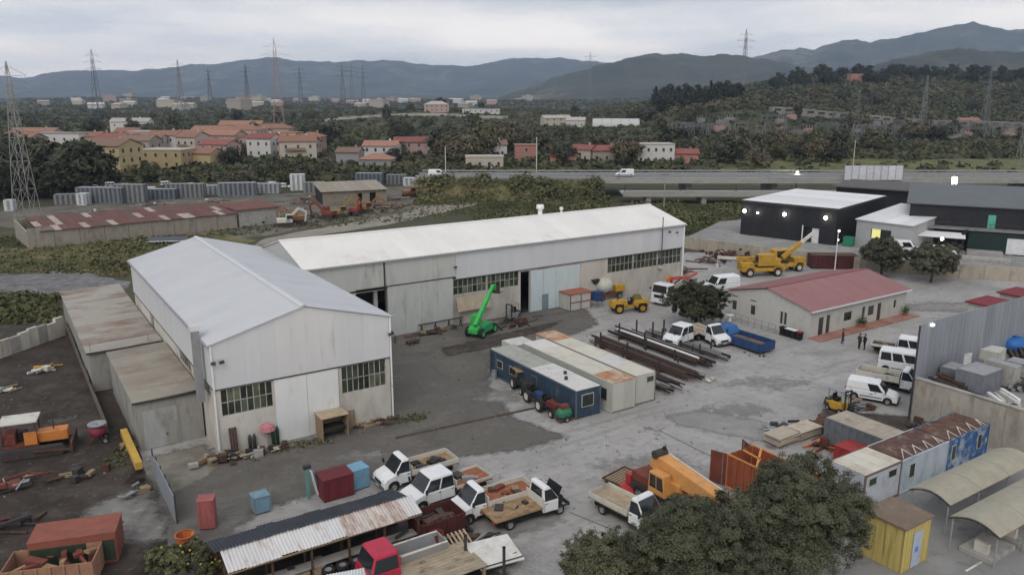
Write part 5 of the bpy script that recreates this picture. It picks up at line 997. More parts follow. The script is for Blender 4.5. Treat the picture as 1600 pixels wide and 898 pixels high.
t = thing('handcart', 'small dark steel cart alone in the court by the warehouse corner', 'cart', G(645, 537), YAW + .3); obj('deck', MB().box(-.7, .7, -.4, .4, .35, .42), rust, t); obj('handle', MB().bar((.7, -.35, .4), (.9, -.35, 1.0), .04).bar((.7, .35, .4), (.9, .35, 1.0), .04).bar((.9, -.35, 1.0), (.9, .35, 1.0), .04), dark, t)
for x in (-.5, .5):
    for s in (-1, 1): wheel(t, x, s * .38, .17, .08)
# along the gable end of the left warehouse
t = thing('wooden_cubicle', 'open fronted wooden cubicle against the white gable door', 'cubicle', F(20.9, 58.6), YAW); obj('side_panel', MB().box(-1.1, -1.03, -.8, .8, 0, 1.9), wood, t); obj('side_panel', MB().box(1.03, 1.1, -.8, .8, 0, 1.9), wood, t); obj('back_panel', MB().box(-1.03, 1.03, .72, .8, 0, 1.9), wood, t); obj('roof', MB().box(-1.15, 1.15, -.85, .85, 1.9, 1.98), mat('pale_planks', (.38, .3, .21)), t); obj('shelf', MB().box(-1.02, 1.02, -.6, .7, .8, .86), dark, t)
junk('rubble and planks heaped at the warehouse front left corner', F(12.4, 58.6), YAW, 30, 2.0, 1.1, [wood, dark, concrete, rust], .5, seed=4, lens=(.5, 1.6))
junk('dark litter strewn under the left gable window', F(15.2, 58.3), YAW, 24, 3.6, .9, [dark, rust, wood, concrete], .25, seed=5, lens=(.3, 1.0))
junk('tan sacks and offcuts beside the wooden cubicle', F(24.6, 58.7), YAW, 20, 2.6, .7, [bed_tan, wood, rust, dark], .4, seed=6, lens=(.3, 1.0))
for i, (u, hh, mm) in enumerate(((13.1, 2.2, rust), (14.5, 1.4, dark), (16.3, 1.6, mat('green_bottle', (.03, .07, .04), .5)), (22.7, 1.5, wood))):
    t = thing('leaning_plank', ['rust brown boards leaning at the gable corner', 'short dark gas bottle pair under the gable window', 'dark green gas bottle beside the white gable door', 'brown timber post leaning right of the gable door'][i], 'plank' if i in (0, 3) else 'gas bottle', F(u, 59.3), YAW, None)
    if i in (1, 2):
        t.name = 'gas_bottle'
        for k in (0, .35): o = obj('cylinder', MB().lathe([(0, 0), (.13, 0), (.14, hh * .8), (.06, hh * .95), (.05, hh), (0, hh)], 12, (k, 0, 0)), mm, t, smooth=True)
    else:
        for k in range(3): obj('board', MB().obox((k * .2, 0, hh / 2), (.16, .05, hh), 0, 0, R(-9)), mm, t)
t = thing('pink_umbrella', 'faded pink parasol cloth hung on the gable wall by the door', 'parasol', F(15.9, 59.3), YAW); obj('cloth', MB().lathe([(0, 2.1), (.5, 1.8), (.62, 1.45), (.3, 1.5)], 8), mat('faded_pink', (.45, .18, .20), .8), t); obj('pole', MB().tube((0, 0, 0), (0, 0, 2.15), .03, 6), steel, t)
# gate sheet and yellow boom at the left boundary
t = thing('sheet_gate', 'blue grey sheet metal gate leaf at the edge of the dirt yard', 'gate', F(7.4, 51.0), YAW + math.pi / 2 + R(0)); 
for i in range(5): obj('sheet', MB().box(i * 1.6, i * 1.6 + 1.57, -.03, .03, .1, 2.0 - (i == 4) * .3), hoard_m, t)
for i in range(6): obj('post', MB().box(i * 1.6 - .05, i * 1.6 + .05, -.12, -.04, 0, 2.1), dark, t)
t = thing('barrier_boom', 'thick yellow barrier boom lying along the shed wall', 'barrier', F(6.6, 59.6), YAW + math.pi / 2); obj('beam', MB().obox((3.6, 0, .75), (7.2, .5, .6)), mat('ochre_yellow', (.52, .33, .06), .6, stain=.15, scol=(.3, .2, .08)), t, bev=.05); obj('support', MB().box(.6, .9, -.2, .2, 0, .45).box(6.2, 6.5, -.2, .2, 0, .45), dark, t)
t = thing('fence_run', 'low rusty fence between the dirt yard and the far shed', 'fence', F(5.6, 68), YAW + math.pi / 2)
for i in range(9): obj('panel', MB().box(i * 4.2, i * 4.2 + 4.15, -.03, .03, .1, 1.1 + rnd.uniform(-.1, .2)), mat('brown_grey_panel', (.15, .125, .10), .9, stain=.3), t)
t = thing('spring_mixer', 'purple red portable mixer with grey wheel lid in the dirt yard', 'mixer', G(155, 690), .4); obj('drum', MB().lathe([(.3, .5), (.62, .7), (.66, 1.1), (.5, 1.35)], 14), mat('wine_paint', (.20, .03, .055), .6), t, smooth=True); obj('lid', MB().lathe([(.1, 1.5), (.3, 1.6), (.7, 1.6), (.7, 1.5), (.3, 1.48)], 16), steel, t); obj('frame', MB().bar((-.7, -.4, 0), (0, 0, .7), .08).bar((.7, -.4, 0), (0, 0, .7), .08).bar((0, .7, 0), (0, 0, .7), .08), rustred, t)
for s in (-1, 1): wheel(t, s * .0 + .5, s * .5, .25, .12)
for i, (px, py, mm, lb) in enumerate(((68, 580, [white, cream, steel], 'white and grey debris at the back of the dirt yard'), (75, 574, [yellow, yellow, rust], 'small yellow machine remains in the dirt yard'), (18, 610, [steel, cream, wood], 'pale litter at the left edge of the dirt yard'), (210, 772, [white, steel, wood], 'white litter by the sheet gate'), (200, 700, [wood, rust, dark], 'brown litter along the yellow boom'))):
    junk(lb, G(px, py), .3 * i, 9 + 3 * (i == 0), 1.5, 1.0, mm, .3, seed=20 + i, lens=(.3, 1.3))
def skip(label, loc, rz, L, W, H, m, ribs=True, load=None):
    t = thing('steel_skip', label, 'skip', loc, rz)
    for s in (-1, 1): obj('side_wall', MB().box(-L / 2, L / 2, s * W / 2 - .03, s * W / 2 + .03, .15, H), m, t); obj('end_wall', MB().box(s * L / 2 - .03, s * L / 2 + .03, -W / 2 + .03, W / 2 - .03, .15, H), m, t)
    obj('floor_panel', MB().box(-L / 2, L / 2, -W / 2, W / 2, .1, .2), dark, t)
    for k in range(int(L / .7)):
        for s in (-1, 1): obj('rib', MB().box(-L / 2 + .3 + k * .7, -L / 2 + .4 + k * .7, s * W / 2 + (.03 if s > 0 else -.1), s * W / 2 + (.1 if s > 0 else -.03), .2, H), m, t)
    if load:
        for i in range(14): obj('scrap_piece', MB().obox((rnd.uniform(-L / 2 + .4, L / 2 - .4), rnd.uniform(-W / 2 + .3, W / 2 - .3), H - .25 + rnd.uniform(-.2, .15)), (rnd.uniform(.4, 1.1), rnd.uniform(.15, .6), rnd.uniform(.05, .3)), rnd.uniform(0, 3), rnd.uniform(-.3, .3)), rnd.choice(load), t)
    return t
dkred = mat('dark_red_skip', (.075, .02, .018), .75, var=.25, stain=.2, scol=(.04, .02, .02))
skip('dark red scrap skip behind the white flatbed noses', G(683, 838), YAW, 3.0, 2.0, 1.7, dkred, load=[rust, dark])
t = crate('red brown open lorry body in the lower left corner', G(125, 872), R(17), 4.6, 2.3, 2.0, mat('brick_red_sheet', (.23, .075, .05), .75, stain=.25, scol=(.12, .06, .04)), 'abandoned_lorry', 'lorry box'); obj('dark_side', MB().box(-2.2, 2.2, -1.2, -1.17, .3, 1.6), mat('dark_green_side', (.03, .045, .028), .8), t)
t = skip('rust coloured ribbed tipper body at the bottom left edge', G(88, 908), R(14), 4.6, 2.2, 1.6, mat('tan_rust_sheet', (.32, .17, .11), .75, var=.2, stain=.2, scol=(.16, .08, .05)), load=[rustred, bed_tan])
junk('bright blue plastic parts on the ground at lower left', G(52, 876), .2, 8, 1.0, .6, [mat('bright_blue_plastic', (.06, .25, .48), .5), lblue], .4, seed=31, lens=(.4, .9))
junk('dark red metal clutter at the lower left edge', G(14, 830), .2, 16, 2.4, 2.4, [rust, dkred, dark], .7, seed=32)
t = thing('orange_planter', 'orange plastic tub among the shrubs at bottom left', 'tub', G(290, 852)); obj('tub', MB().lathe([(0, 0), (.42, 0), (.55, .75), (.5, .75), (.4, .1)], 14), mat('orange_plastic', (.42, .12, .04), .6, stain=.2), t); obj('rim', MB().lathe([(.5, .73), (.6, .73), (.6, .8), (.5, .8)], 14), mat('orange_plastic'), t)

# ------------------------------------------------------------------ foreground shed with dark and white corrugated roof
S = thing('open_shed', 'long low open shed with navy and white corrugated roof slopes', 'shed', F(8.0, 39.8), YAW)
navy_r = mat('navy_roof_sheet', (.022, .026, .038), .55, var=.2, scale=.8, stain=.12, scol=(.05, .05, .06), rndv=.12)
wht_r = mat('white_rusty_roof_sheet', (.56, .55, .55), .6, var=.06, scale=.8, stain=.2, scol=(.30, .17, .12), sscale=.9, streak=(2, .6, 1), rndv=.05)
wht_rr = mat('rusted_white_roof_sheet', (.50, .45, .42), .7, var=.12, scale=.8, stain=.4, scol=(.26, .14, .10), sscale=.9, streak=(2, .6, 1), rndv=.06)
LS = 11.4; n = 12; w = LS / n
for i in range(n):
    a = rnd.uniform(0, .03); b_ = rnd.uniform(-.12, .12)
    obj('roof_sheet', MB().corr(i * w, (i + 1) * w + .05, (-.25 + b_, 2.42 + a), (1.35, 2.92 + a), .19, .045), wht_rr if i in (7, 8, 9, 10) else wht_r, S)
    obj('roof_sheet', MB().corr(i * w - .3, (i + 1) * w - .25, (1.25, 2.96 + a), (3.5 + b_, 2.46 + a), .19, .045), navy_r, S)
for i in range(6):
    x = .15 + i * (LS - .3) / 5
    for y, h in ((0, 2.4), (1.3, 2.85), (3.3, 2.42)): obj('post', MB().box(x - .06, x + .06, y - .06, y + .06, 0, h), rust, S)
    obj('rafter', MB().bar((x, -.2, 2.36), (x, 1.3, 2.84), .08).bar((x, 1.3, 2.84), (x, 3.4, 2.38), .08), wood, S)
obj('rear_wall', MB().box(0, LS, 3.3, 3.36, 0, 2.3), rust, S); obj('purlin', MB().box(0, LS, -.2, -.1, 2.3, 2.38), wood, S); obj('counter', MB().box(.2, LS - .2, .1, .8, .9, 1.0), concrete, S)
for i in range(4):
    t = thing('old_tyre', ['dark tyre leftmost in the row under the white roof eave', 'second dark tyre under the white roof eave', 'third dark tyre under the white roof eave', 'worn grey rimmed tyre at the end of the eave row'][i], 'tyre', F(13.3 + i * .85, 39.25, 1.05 if 0 else .0), .4 * i, 'tyres under the shed eave'); 
    obj('tread', MB().lathe([(.22, -.1), (.38, -.1), (.4, 0), (.38, .1), (.22, .1)], 16), tyre, t, (0, 0, .9)); obj('rim', MB().lathe([(0, 0), (.22, .02), (.22, .08), (.24, .08)], 12), steel, t, (0, 0, .9)); obj('stack_base', MB().lathe([(.2, 0), (.4, .0), (.4, .8), (.2, .8)], 12), tyre, t)
junk('rust orange planks stacked before the shed front', F(12.0, 38.4), YAW, 26, 5.0, .7, [mat('rust_orange', (.32, .11, .045), .85, var=.3), rust, rustred, wood], .8, seed=41, lens=(1.2, 3.6))
junk('dark engine scrap piled under the shed right end', F(17.6, 40.0), YAW, 40, 3.0, 1.2, [dark, rust, dark, rustred, steel], 1.0, seed=42, lens=(.5, 1.8))
junk('tangled dark frames under the white eave of the shed', F(11.5, 40.2), YAW, 40, 4.5, 1.0, [dark, rust, concrete, dark, wood], .9, seed=44, lens=(.5, 1.8))
junk('mixed rusty parts along the shed foot at the bottom edge', F(12.5, 37.3), YAW, 34, 4.0, .9, [rust, dark, rustred, wood, bed_tan], .6, seed=45, lens=(.5, 2.4))
junk('steel and timber offcuts behind the pallet by the skip', F(22.6, 38.2), YAW, 16, 1.6, 1.0, [rust, dark, wood, steel], .4, seed=46, lens=(.4, 1.6))
junk('dark red girders between the shed and the red lorry cab', F(15.4, 38.6), YAW, 24, 4.6, .8, [dkred, rust, rustred], .7, seed=43, lens=(1.2, 3.4))
# red lorry cab, tank trailer, corrugated offcut, pallet, boards
t = thing('lorry_cab', 'crimson lorry cab without wheels at the bottom edge', 'lorry cab', F(15.6, 37.5), YAW + math.pi); crim = mat('crimson_paint', (.42, .025, .06), .45, stain=.12, scol=(.2, .03, .05))
obj('cab_body', MB().exy([(-.9, .5), (-.9, 1.5), (.9, 1.5), (1.0, 1.0), (.95, .5)], -1.05, 1.05), crim, t, bev=.05); greenhouse(t, (-.9, .88), (-.85, .55), 1.5, 2.5, 1.05, .92, crim, 1); lights(t, .96, .75, .85); obj('bumper', MB().box(.85, 1.1, -1.1, 1.1, .4, .62), dark, t); obj('chassis_rail', MB().box(-3.4, .8, -.4, -.28, .4, .6).box(-3.4, .8, .28, .4, .4, .6), dark, t); obj('mudguard', MB().exy([(-.1, .5), (.0, .85), (.8, .85), (.95, .5)], -1.12, -1.06), crim, t)
for x in (.4, -2.6):
    for s in (-1, 1): wheel(t, x, s * .9, .42, .24)
t = thing('tank_trailer', 'grey open tank trailer with red end beside the crimson cab', 'trailer', F(18.4, 38.0), YAW); obj('tub', MB().exx([(-.7, 1.5), (-.6, .8), (-.25, .5), (.25, .5), (.6, .8), (.7, 1.5), (.62, 1.5), (.53, .85), (.22, .58), (-.22, .58), (-.53, .85), (-.62, 1.5)], -1.5, 1.5), steel, t); obj('end_plate', MB().exx([(-.7, 1.5), (-.6, .8), (-.25, .5), (.25, .5), (.6, .8), (.7, 1.5)], -1.62, -1.5), mat('orange_red', (.5, .08, .04), .5), t); obj('end_plate', MB().exx([(-.7, 1.5), (-.6, .8), (-.25, .5), (.25, .5), (.6, .8), (.7, 1.5)], 1.5, 1.56), steel, t); obj('frame', MB().box(-2.0, 1.8, -.3, .3, .4, .5), dark, t); obj('rim_rail', MB().box(-1.5, 1.5, .6, .72, 1.5, 1.56).box(-1.5, 1.5, -.72, -.6, 1.5, 1.56), cream, t)
for s in (-1, 1): wheel(t, 0, s * .78, .36, .2)
t = thing('corrugated_offcut', 'loose pale corrugated roof sheet leaning at the bottom edge', 'roof sheet', F(13.8, 36.9), YAW - .25); obj('sheet', MB().corr(-1.3, 1.3, (-.9, .9), (.8, 1.5), .16, .05), mat('pale_tin', (.52, .55, .56), .5, stain=.1), t); obj('trestle', MB().box(-1.2, 1.2, -.1, .1, .1, 1.1), rust, t)
t = thing('rusty_bin', 'rust red oil drum bin between tank trailer and pallet', 'bin', F(20.0, 38.9), 0); obj('drum', MB().lathe([(0, .02), (.42, .02), (.45, 1.3), (.4, 1.3), (.38, .1), (0, .1)], 14), mat('rust_red_drum', (.17, .04, .03), .8, stain=.2), t); obj('hoop', MB().lathe([(.44, .6), (.48, .62), (.44, .66)], 14), rust, t)
t = thing('pallet', 'weathered timber pallet tipped on its side near the skip', 'pallet', F(21.2, 38.3), YAW)
for i in range(6): obj('slat', MB().obox((-.7 + i * .28, 0, .62), (.13, 1.5, .04), 0, 0, R(20)), mat('pale_planks', (.38, .3, .21)), t)
for y in (-.6, 0, .6): obj('runner', MB().obox((0, y * .94, .53 + y * .34), (1.6, .1, .1)), wood, t)
t = thing('white_board', 'large dirty white board leaning by the bottom edge', 'board', F(22.2, 35.8), YAW - .05); obj('board', MB().obox((0, 0, .85), (2.9, 2.2, .07), 0, R(4), R(14)), mat('dirty_white_board', (.58, .57, .54), .7, stain=.25, scol=(.4, .36, .3)), t); obj('support', MB().box(-1.2, 1.2, -.5, .5, 0, .7), dark, t); obj('trim_bar', MB().bar((-1.5, -1.0, .8), (1.4, -.9, .62), .05), dark, t)
for i, (u, v) in enumerate(((20.7, 36.6), (21.9, 34.3))):
    t = thing('bollard_post', ['dark round post beside the white board', 'dark round post at the bottom edge under the white board'][i], 'post', F(u, v), 0, 'dark posts'); obj('shaft', MB().tube((0, 0, 0), (0, 0, 2.0), .09, 10), dark, t); obj('cap', MB().lathe([(0, 2.08), (.1, 2.04), (.11, 1.98)], 10), black, t)
t = thing('plank_deck', 'tan timber deck at the bottom edge beside the tank trailer', 'deck', F(18.6, 36.1), YAW)
for i in range(11): obj('plank', MB().box(-2.4, 2.4, -1.5 + i * .27, -1.25 + i * .27, 1.0, 1.04 + rnd.uniform(0, .015)), mat('tan_planks', (.33, .275, .20), .9, var=.15, stain=.2), t)
for x in (-2.2, 2.2):
    for y in (-1.4, 1.3): obj('leg', MB().box(x - .08, x + .08, y - .08, y + .08, 0, 1.0), wood, t)
junk('rusty frames and wheels at the left edge of the dirt yard', G(20, 760), .4, 22, 2.4, 1.6, [rust, dark, rustred, steel], .7, seed=70)
junk('brown timber and sheet scrap in the middle of the dirt yard', G(115, 745), .2, 16, 2.0, 1.0, [wood, rust, dark], .3, seed=71, lens=(.4, 1.6))
junk('rust coloured plates before the shed left end', F(9.2, 38.6), YAW, 26, 2.4, .8, [rust, rustred, bed_tan, dark], .7, seed=72, lens=(.6, 2.2))
junk('loose rusty pipes between the skip and the flatbed noses', F(22.0, 40.6), YAW, 14, 1.8, .8, [rust, dark], .35, seed=73, lens=(.8, 2.4))
# orange crane and things round it
t = thing('mobile_crane', 'orange mobile crane with broad lowered boom by the big trees', 'crane', F(35.6, 34.9), YAW - math.pi / 2); org = mat('crane_orange', (.56, .27, .085), .55, var=.1, stain=.15, scol=(.4, .2, .1))
obj('chassis', MB().box(-2.8, 3.4, -1.15, 1.15, .7, 1.2), dark, t); obj('engine_deck', MB().box(-2.9, -.9, -1.0, 1.0, 1.2, 1.9), rustred, t, bev=.06); obj('turret', MB().box(-1.4, 1.2, -.6, 1.1, 1.25, 2.3), org, t, bev=.08)
c = obj('crane_cab', MB().frus((-1.0, .6, -1.3, -.45), (-.95, .35, -1.25, -.5), 1.3, 2.75), org, t, bev=.06)
pane_on(c, 'cab_window', ((-.95, -1.3, 1.6), (.55, -1.3, 1.6), (.35, -1.25, 2.7), (-.95, -1.25, 2.7)), (.08, .52, .12, .1)); pane_on(c, 'cab_window', ((-.95, -1.3, 1.6), (.55, -1.3, 1.6), (.35, -1.25, 2.7), (-.95, -1.25, 2.7)), (.54, .06, .12, .1)); pane_on(c, 'cab_window', ((-1.0, -.45, 1.6), (-1.0, -1.3, 1.6), (-.95, -1.25, 2.7), (-.95, -.5, 2.7)), (.1, .1, .1, .1))
b = obj('boom', MB().exy([(-1.8, 2.5), (-1.7, 3.3), (-.9, 3.45), (6.4, 2.55), (6.4, 1.95), (-.4, 2.05)], -.42, .48), org, t, bev=.05); obj('boom_edge', MB().bar((-.9, .52, 3.47), (6.3, .52, 2.58), .1, .06), cream, b); obj('boom_extension', MB().exy([(6.3, 2.05), (6.3, 2.45), (8.6, 2.2), (8.6, 1.85)], -.3, .36), yellow, b); obj('winch_drum', MB().lathe([(0, -.5), (.3, -.5), (.3, .5), (0, .5)], 12, (-1.3, 0, 3.5), 'y'), dark, b); obj('beacon', MB().lathe([(0, .22), (.12, .2), (.14, 0)], 10, (-1.2, .3, 3.75)), black, b)
obj('boom_ram', MB().tube((.3, .0, 1.6), (3.0, .0, 2.3), .14, 8), rustred, b); obj('ballast_plate', MB().box(-3.4, -2.9, -1.1, 1.1, .8, 1.5), red, t)
for x in (-1.9, 2.3):
    for s in (-1, 1): wheel(t, x, s * 1.05, .58, .4)
t = thing('red_steel_plate', 'red painted steel plate propped beside the orange crane', 'plate', G(998, 768), YAW); obj('plate', MB().obox((0, 0, .7), (2.6, 1.3, .1), 0, R(-8), R(10)), red, t); obj('trestle', MB().box(-1, 1, -.4, .4, 0, .5), dark, t)
t = thing('mesh_panel', 'rusty mesh panel lying flat beside the red steel plate', 'panel', G(975, 750), YAW + .2); obj('frame', MB().box(-1.3, 1.3, -1.0, -.9, .25, .35).box(-1.3, 1.3, .9, 1.0, .25, .35).box(-1.3, -1.2, -.9, .9, .25, .35).box(1.2, 1.3, -.9, .9, .25, .35), rust, t)
for i in range(7): obj('slat', MB().box(-1.2, 1.2, -.8 + i * .25, -.66 + i * .25, .22, .28), wood, t)
obj('support', MB().box(-1.2, -1.0, -.8, .8, 0, .22).box(1.0, 1.2, -.8, .8, 0, .22), dark, t)
tan_s = mat('tan_sheet', (.42, .36, .29), .8, var=.12, stain=.2, scol=(.28, .2, .14))
for i, (px, py, lb) in enumerate(((1222, 690, 'cream sheet stack beside the open orange container'), (1256, 680, 'tan sheet stack between the open container and the grey container'))):
    t = thing('sheet_stack', lb, 'stack', G(px, py), YAW, 'sheet stacks'); 
    for k in range(6): obj('sheet', MB().obox((rnd.uniform(-.1, .1), rnd.uniform(-.1, .1), .2 + k * .12), (2.6, 1.6, .08), rnd.uniform(-.06, .06)), tan_s, t)
    obj('bearer', MB().box(-1.2, 1.2, -.6, -.4, 0, .15).box(-1.2, 1.2, .4, .6, 0, .15), wood, t)
junk('dark tyre and frame scrap left of the grey container', G(1285, 668), YAW, 26, 2.0, 1.4, [dark, rust, yellow, dark], .8, seed=51)
junk('rusty red pieces between the tan sheets and the grey container', G(1290, 700), YAW, 20, 2.0, 1.2, [rustred, rust, orange], .6, seed=52)
junk('grey hose and white scraps on the concrete near the orange container', G(1215, 668), YAW, 10, 2.2, .6, [steel, dark, white], .3, seed=53, lens=(.6, 1.8))
junk('dark scrap at the foot of the compound wall behind the grey container', G(1425, 672), YAW, 22, 3.0, 1.0, [rust, dark, rustred], .5, seed=54)
junk('pale offcuts on the bare concrete between the pipe racks and office', G(1112, 594), YAW, 5, .8, .5, [tan_s, cream], .3, seed=55, lens=(.4, .8))
junk('wheel rims and struts around the forklift', G(1340, 640), YAW, 18, 2.4, .9, [dark, steel, bed_tan, rust], .4, seed=56, lens=(.4, 1.2))
junk('rusty steel heap beside the left yellow crane', F(84.5, 86.5), YAW, 60, 5.5, 4.0, [rust, rustred, rust, dkred], 1.6, seed=57, lens=(1.5, 5))
junk('dark red steel heap behind the yellow cranes', G(1130, 405), YAW, 50, 6.5, 3.0, [rust, dkred, dkred], 1.5, seed=58, lens=(1.5, 5))
t = thing('steel_bin', 'long dark red steel container behind the office roof', 'container', G(1300, 418), R(-4)); obj('body', MB().box(-3.6, 3.6, -1.2, 1.2, .1, 2.1), dkred, t)
for k in range(10): obj('rib', MB().box(-3.4 + k * .74, -3.28 + k * .74, -1.28, -1.2, .2, 2.05), dkred, t)
obj('rim', MB().box(-3.65, 3.65, -1.3, 1.3, 2.1, 2.2), rust, t)
crate('red steel box standing before the grey container', F(51.0, 31.2), YAW + math.pi / 2, 3.4, 1.8, 1.7, mat('box_red', (.30, .03, .03), .6, stain=.2, scol=(.15, .03, .03)), 'steel_box', 'box')
# lamp post behind the office
t = thing('lamp_post', 'white lamp post with two globes rising behind the office roof', 'lamp post', G(1304, 424), 0); obj('pole', MB().tube((0, 0, 0), (0, 0, 6.4), .09, 8, .06), white, t)
for z, r_ in ((5.0, .16), (6.4, .22)): obj('globe', MB().lathe([(0, z + r_), (r_ * .7, z + r_ * .7), (r_, z), (r_ * .7, z - r_ * .7), (0, z - r_)], 12, (.1, 0, 0)), emis('lamp_globe', (1, .98, .94), 1.3), t, smooth=True)
# ------------------------------------------------------------------ raised lot with the black buildings
sheet_z = 1.8
pl = [G(1070, 372, 1.8), G(1150, 383, 1.8), G(1262, 397, 1.8), G(1345, 404, 1.8), G(1500, 416, 1.8), G(1660, 424, 1.8), Vector((150, 150, 1.8)), Vector((120, 196, 1.8)), Vector((84, 196, 1.8)), Vector((62, 182, 1.8)), Vector((46, 163, 1.8)), G(1125, 346, 1.8)]
struct('raised_lot', MB().prism([(p.x, p.y) for p in pl], -.2, 1.8), ground_mat('lot_concrete', [((.24, .235, .235), .1, 0, .12), ((.30, .295, .29), .3, .58, .08), ((.17, .165, .16), .4, .62, .06)]))
for i in range(5):
    a, b = pl[i], pl[i + 1]; t = thing('retaining_wall', ['beige retaining wall behind the rust heap', 'beige retaining wall behind the yellow cranes', 'beige retaining wall behind the office roof', 'beige retaining wall behind the two dark trees', 'beige retaining wall at the right edge below the black building'][i], 'wall', (a.x, a.y, 0), head(a, b), 'retaining wall runs')
    n = max(2, int((b - a).length / 3)); w = (b - a).length / n
    for k in range(n): obj('panel', MB().box(k * w, (k + 1) * w - .03, -.2, -.01, 0, 2.15), mat('beige_retaining', (.36, .32, .26), .9, var=.1, stain=.3, scol=(.2, .17, .13), streak=(1, 1, .4)), t)
blk = mat('black_cladding', (.018, .018, .022), .6, var=.15, stain=.08, scol=(.04, .04, .045), rndv=.1)
wroof = mat('white_membrane_roof', (.68, .68, .69), .6, var=.05, scale=.3, stain=.12, scol=(.55, .55, .55))
groof = mat('blue_grey_roof', (.105, .118, .125), .7, var=.08, scale=.3, stain=.15, scol=(.15, .16, .16))
lampm = emis('floodlamp_glow', (1, .95, .82), 45)
def lamp(parent, loc, s=.2):
    o = obj('lamp_housing', MB().obox((0, .1, 0), (s * 2.4, .12, s * 2)), dark, parent, loc); obj('lamp', MB().lathe([(0, -s), (s * .7, -s * .7), (s, 0), (s * .7, s * .7), (0, s)], 10, (0, -.1, 0)), lampm, o, smooth=True)
def panel_wall(t, x0, x1, y, z0, z1, m, w=1.2, name='wall_panel', rz=0):
    n = max(1, int((x1 - x0) / w)); k = (x1 - x0) / n
    for i in range(n): obj(name, MB().box(x0 + i * k, x0 + (i + 1) * k - .015, y - .05, y + .05, z0, z1), m, t)
K = thing('black_hall', 'black clad hall with flat white roof and lamps along its wall', 'building', (42.3, 146.5, 1.8), R(-42))
panel_wall(K, 0, 12.0, 0, 0, 6.1, blk); panel_wall(K, 14.6, 17.4, 0, 0, 6.1, blk); obj('lintel', MB().box(12, 14.58, -.05, .05, 2.6, 6.1), blk, K); obj('core', MB().box(.1, 17.3, .3, 23.9, 0, 6.1), blk, K)
obj('door', MB().box(13.3, 14.5, .08, .14, 0, 2.55), mat('white_door', (.6, .6, .62), .5), K); obj('end_wall', MB().box(17.34, 17.44, .06, 23.9, 0, 6.1), blk, K)
for i in range(6): obj('roof_panel', MB().box(-.2, 17.6, -.2 + i * 4.1, 3.88 + i * 4.1, 6.12, 6.3), wroof, K)
obj('parapet_trim', MB().box(-.3, 17.7, -.3, -.22, 5.95, 6.35).box(17.62, 17.7, -.2, 24.4, 5.95, 6.35), dark, K)
for x, z in ((.7, 4.4), (8.3, 4.5), (15.6, 4.6)): lamp(K, (x, -.25, z), .3)
lamp(K, (3.3, -.25, 4.3), .16); obj('awning_post', MB().box(11.6, 11.75, -.2, -.06, 0, 2.9), white, K)
K2 = thing('grey_annex', 'pale grey annex with sloping white roof between the black buildings', 'building', (58.9, 135.4, 1.8), R(-50)); grey_w = mat('pale_grey_render', (.38, .385, .39), .85, var=.05, stain=.15, scol=(.3, .3, .3))
m = MB().wallgrid(0, 9.4, 0, 4.4, 0, .25, [(2.6, 6.0, 1.6, 3.2)]); obj('front_wall', m, grey_w, K2); obj('side_wall', MB().exx([(.26, 0), (16, 0), (16, 5.6), (.26, 4.4)], 0, .2).exx([(.26, 0), (16, 0), (16, 5.6), (.26, 4.4)], 9.2, 9.4), grey_w, K2); obj('rear_wall', MB().box(.2, 9.2, 15.8, 16, 0, 5.6), grey_w, K2)
w = obj('window', MB().box(2.6, 2.72, .05, .2, 1.6, 3.2).box(4.2, 4.32, .05, .2, 1.6, 3.2).box(5.88, 6, .05, .2, 1.6, 3.2), dark, K2); obj('pane', MB().box(2.72, 4.2, .1, .13, 1.6, 3.2), emis('lit_window', (.75, .72, .28), .55), w); obj('pane', MB().box(4.32, 5.88, .1, .13, 1.6, 3.2), pane_d, w)
for i in range(4): obj('roof_panel', MB().exx([(-.3, 4.4), (16.2, 5.65), (16.2, 5.8), (-.3, 4.55)], -.2 + i * 2.45, 2.22 + i * 2.45), wroof, K2)
K3 = thing('black_hall', 'two storey black building with grey roof, balcony and green door', 'building', (67.6, 135.2, 1.8), R(-27)); 
panel_wall(K3, 0, 46, 0, 3.9, 7.2, blk, 1.5); obj('core', MB().box(.1, 45.9, .2, 21, 0, 7.2), blk, K3); obj('roof', MB().exx([(-.6, 7.22), (21.4, 8.6), (21.4, 8.75), (-.6, 7.4)], -.6, 46.5), groof, K3); obj('lower_wall', MB().box(9, 46, -2.4, -2.3, 0, 3.4), mat('dark_teal', (.012, .028, .028), .6), K3)
d = obj('balcony_deck', MB().box(-.2, 46, -2.6, -.06, 3.6, 3.8), mat('grey_deck', (.2, .2, .2), .8), K3); obj('rail', MB().box(-.2, 46, -2.6, -2.55, 4.75, 4.82).box(-.2, 46, -2.6, -2.57, 4.3, 4.34), dark, d)
for i in range(24): obj('baluster', MB().box(-.1 + i * 2, -.05 + i * 2, -2.6, -2.55, 3.8, 4.76), dark, d)
g = obj('door', MB().box(11.6, 12.7, -.14, -.06, 3.82, 6.0), mat('mint_green_door', (.10, .42, .33), .5), K3); obj('awning', MB().exx([(-2.6, 3.0), (-5.6, 2.6), (-5.6, 2.7), (-2.6, 3.15)], 0, 8.5), wroof, K3)
for x in (1.0, 5.2): lamp(K3, (x, -5.0, 2.3), .24)
lamp(K3, (21.5, -2.7, 2.9), .3); lamp(K3, (23.4, -2.7, 2.8), .14); obj('stair', MB().bar((8.8, -3.0, 3.7), (5.2, -4.6, .3), 1.0, .15), black, K3)
for x in (.4, 8.1): obj('awning_post', MB().box(x, x + .12, -5.5, -5.38, 0, 2.6), dark, K3)
obj('white_shutter', MB().box(14.5, 17.3, -2.5, -2.42, .2, 2.7), mat('white_door'), K3); obj('loading_step', MB().box(9, 14, -5.0, -2.5, 0, .6), concrete, K3)
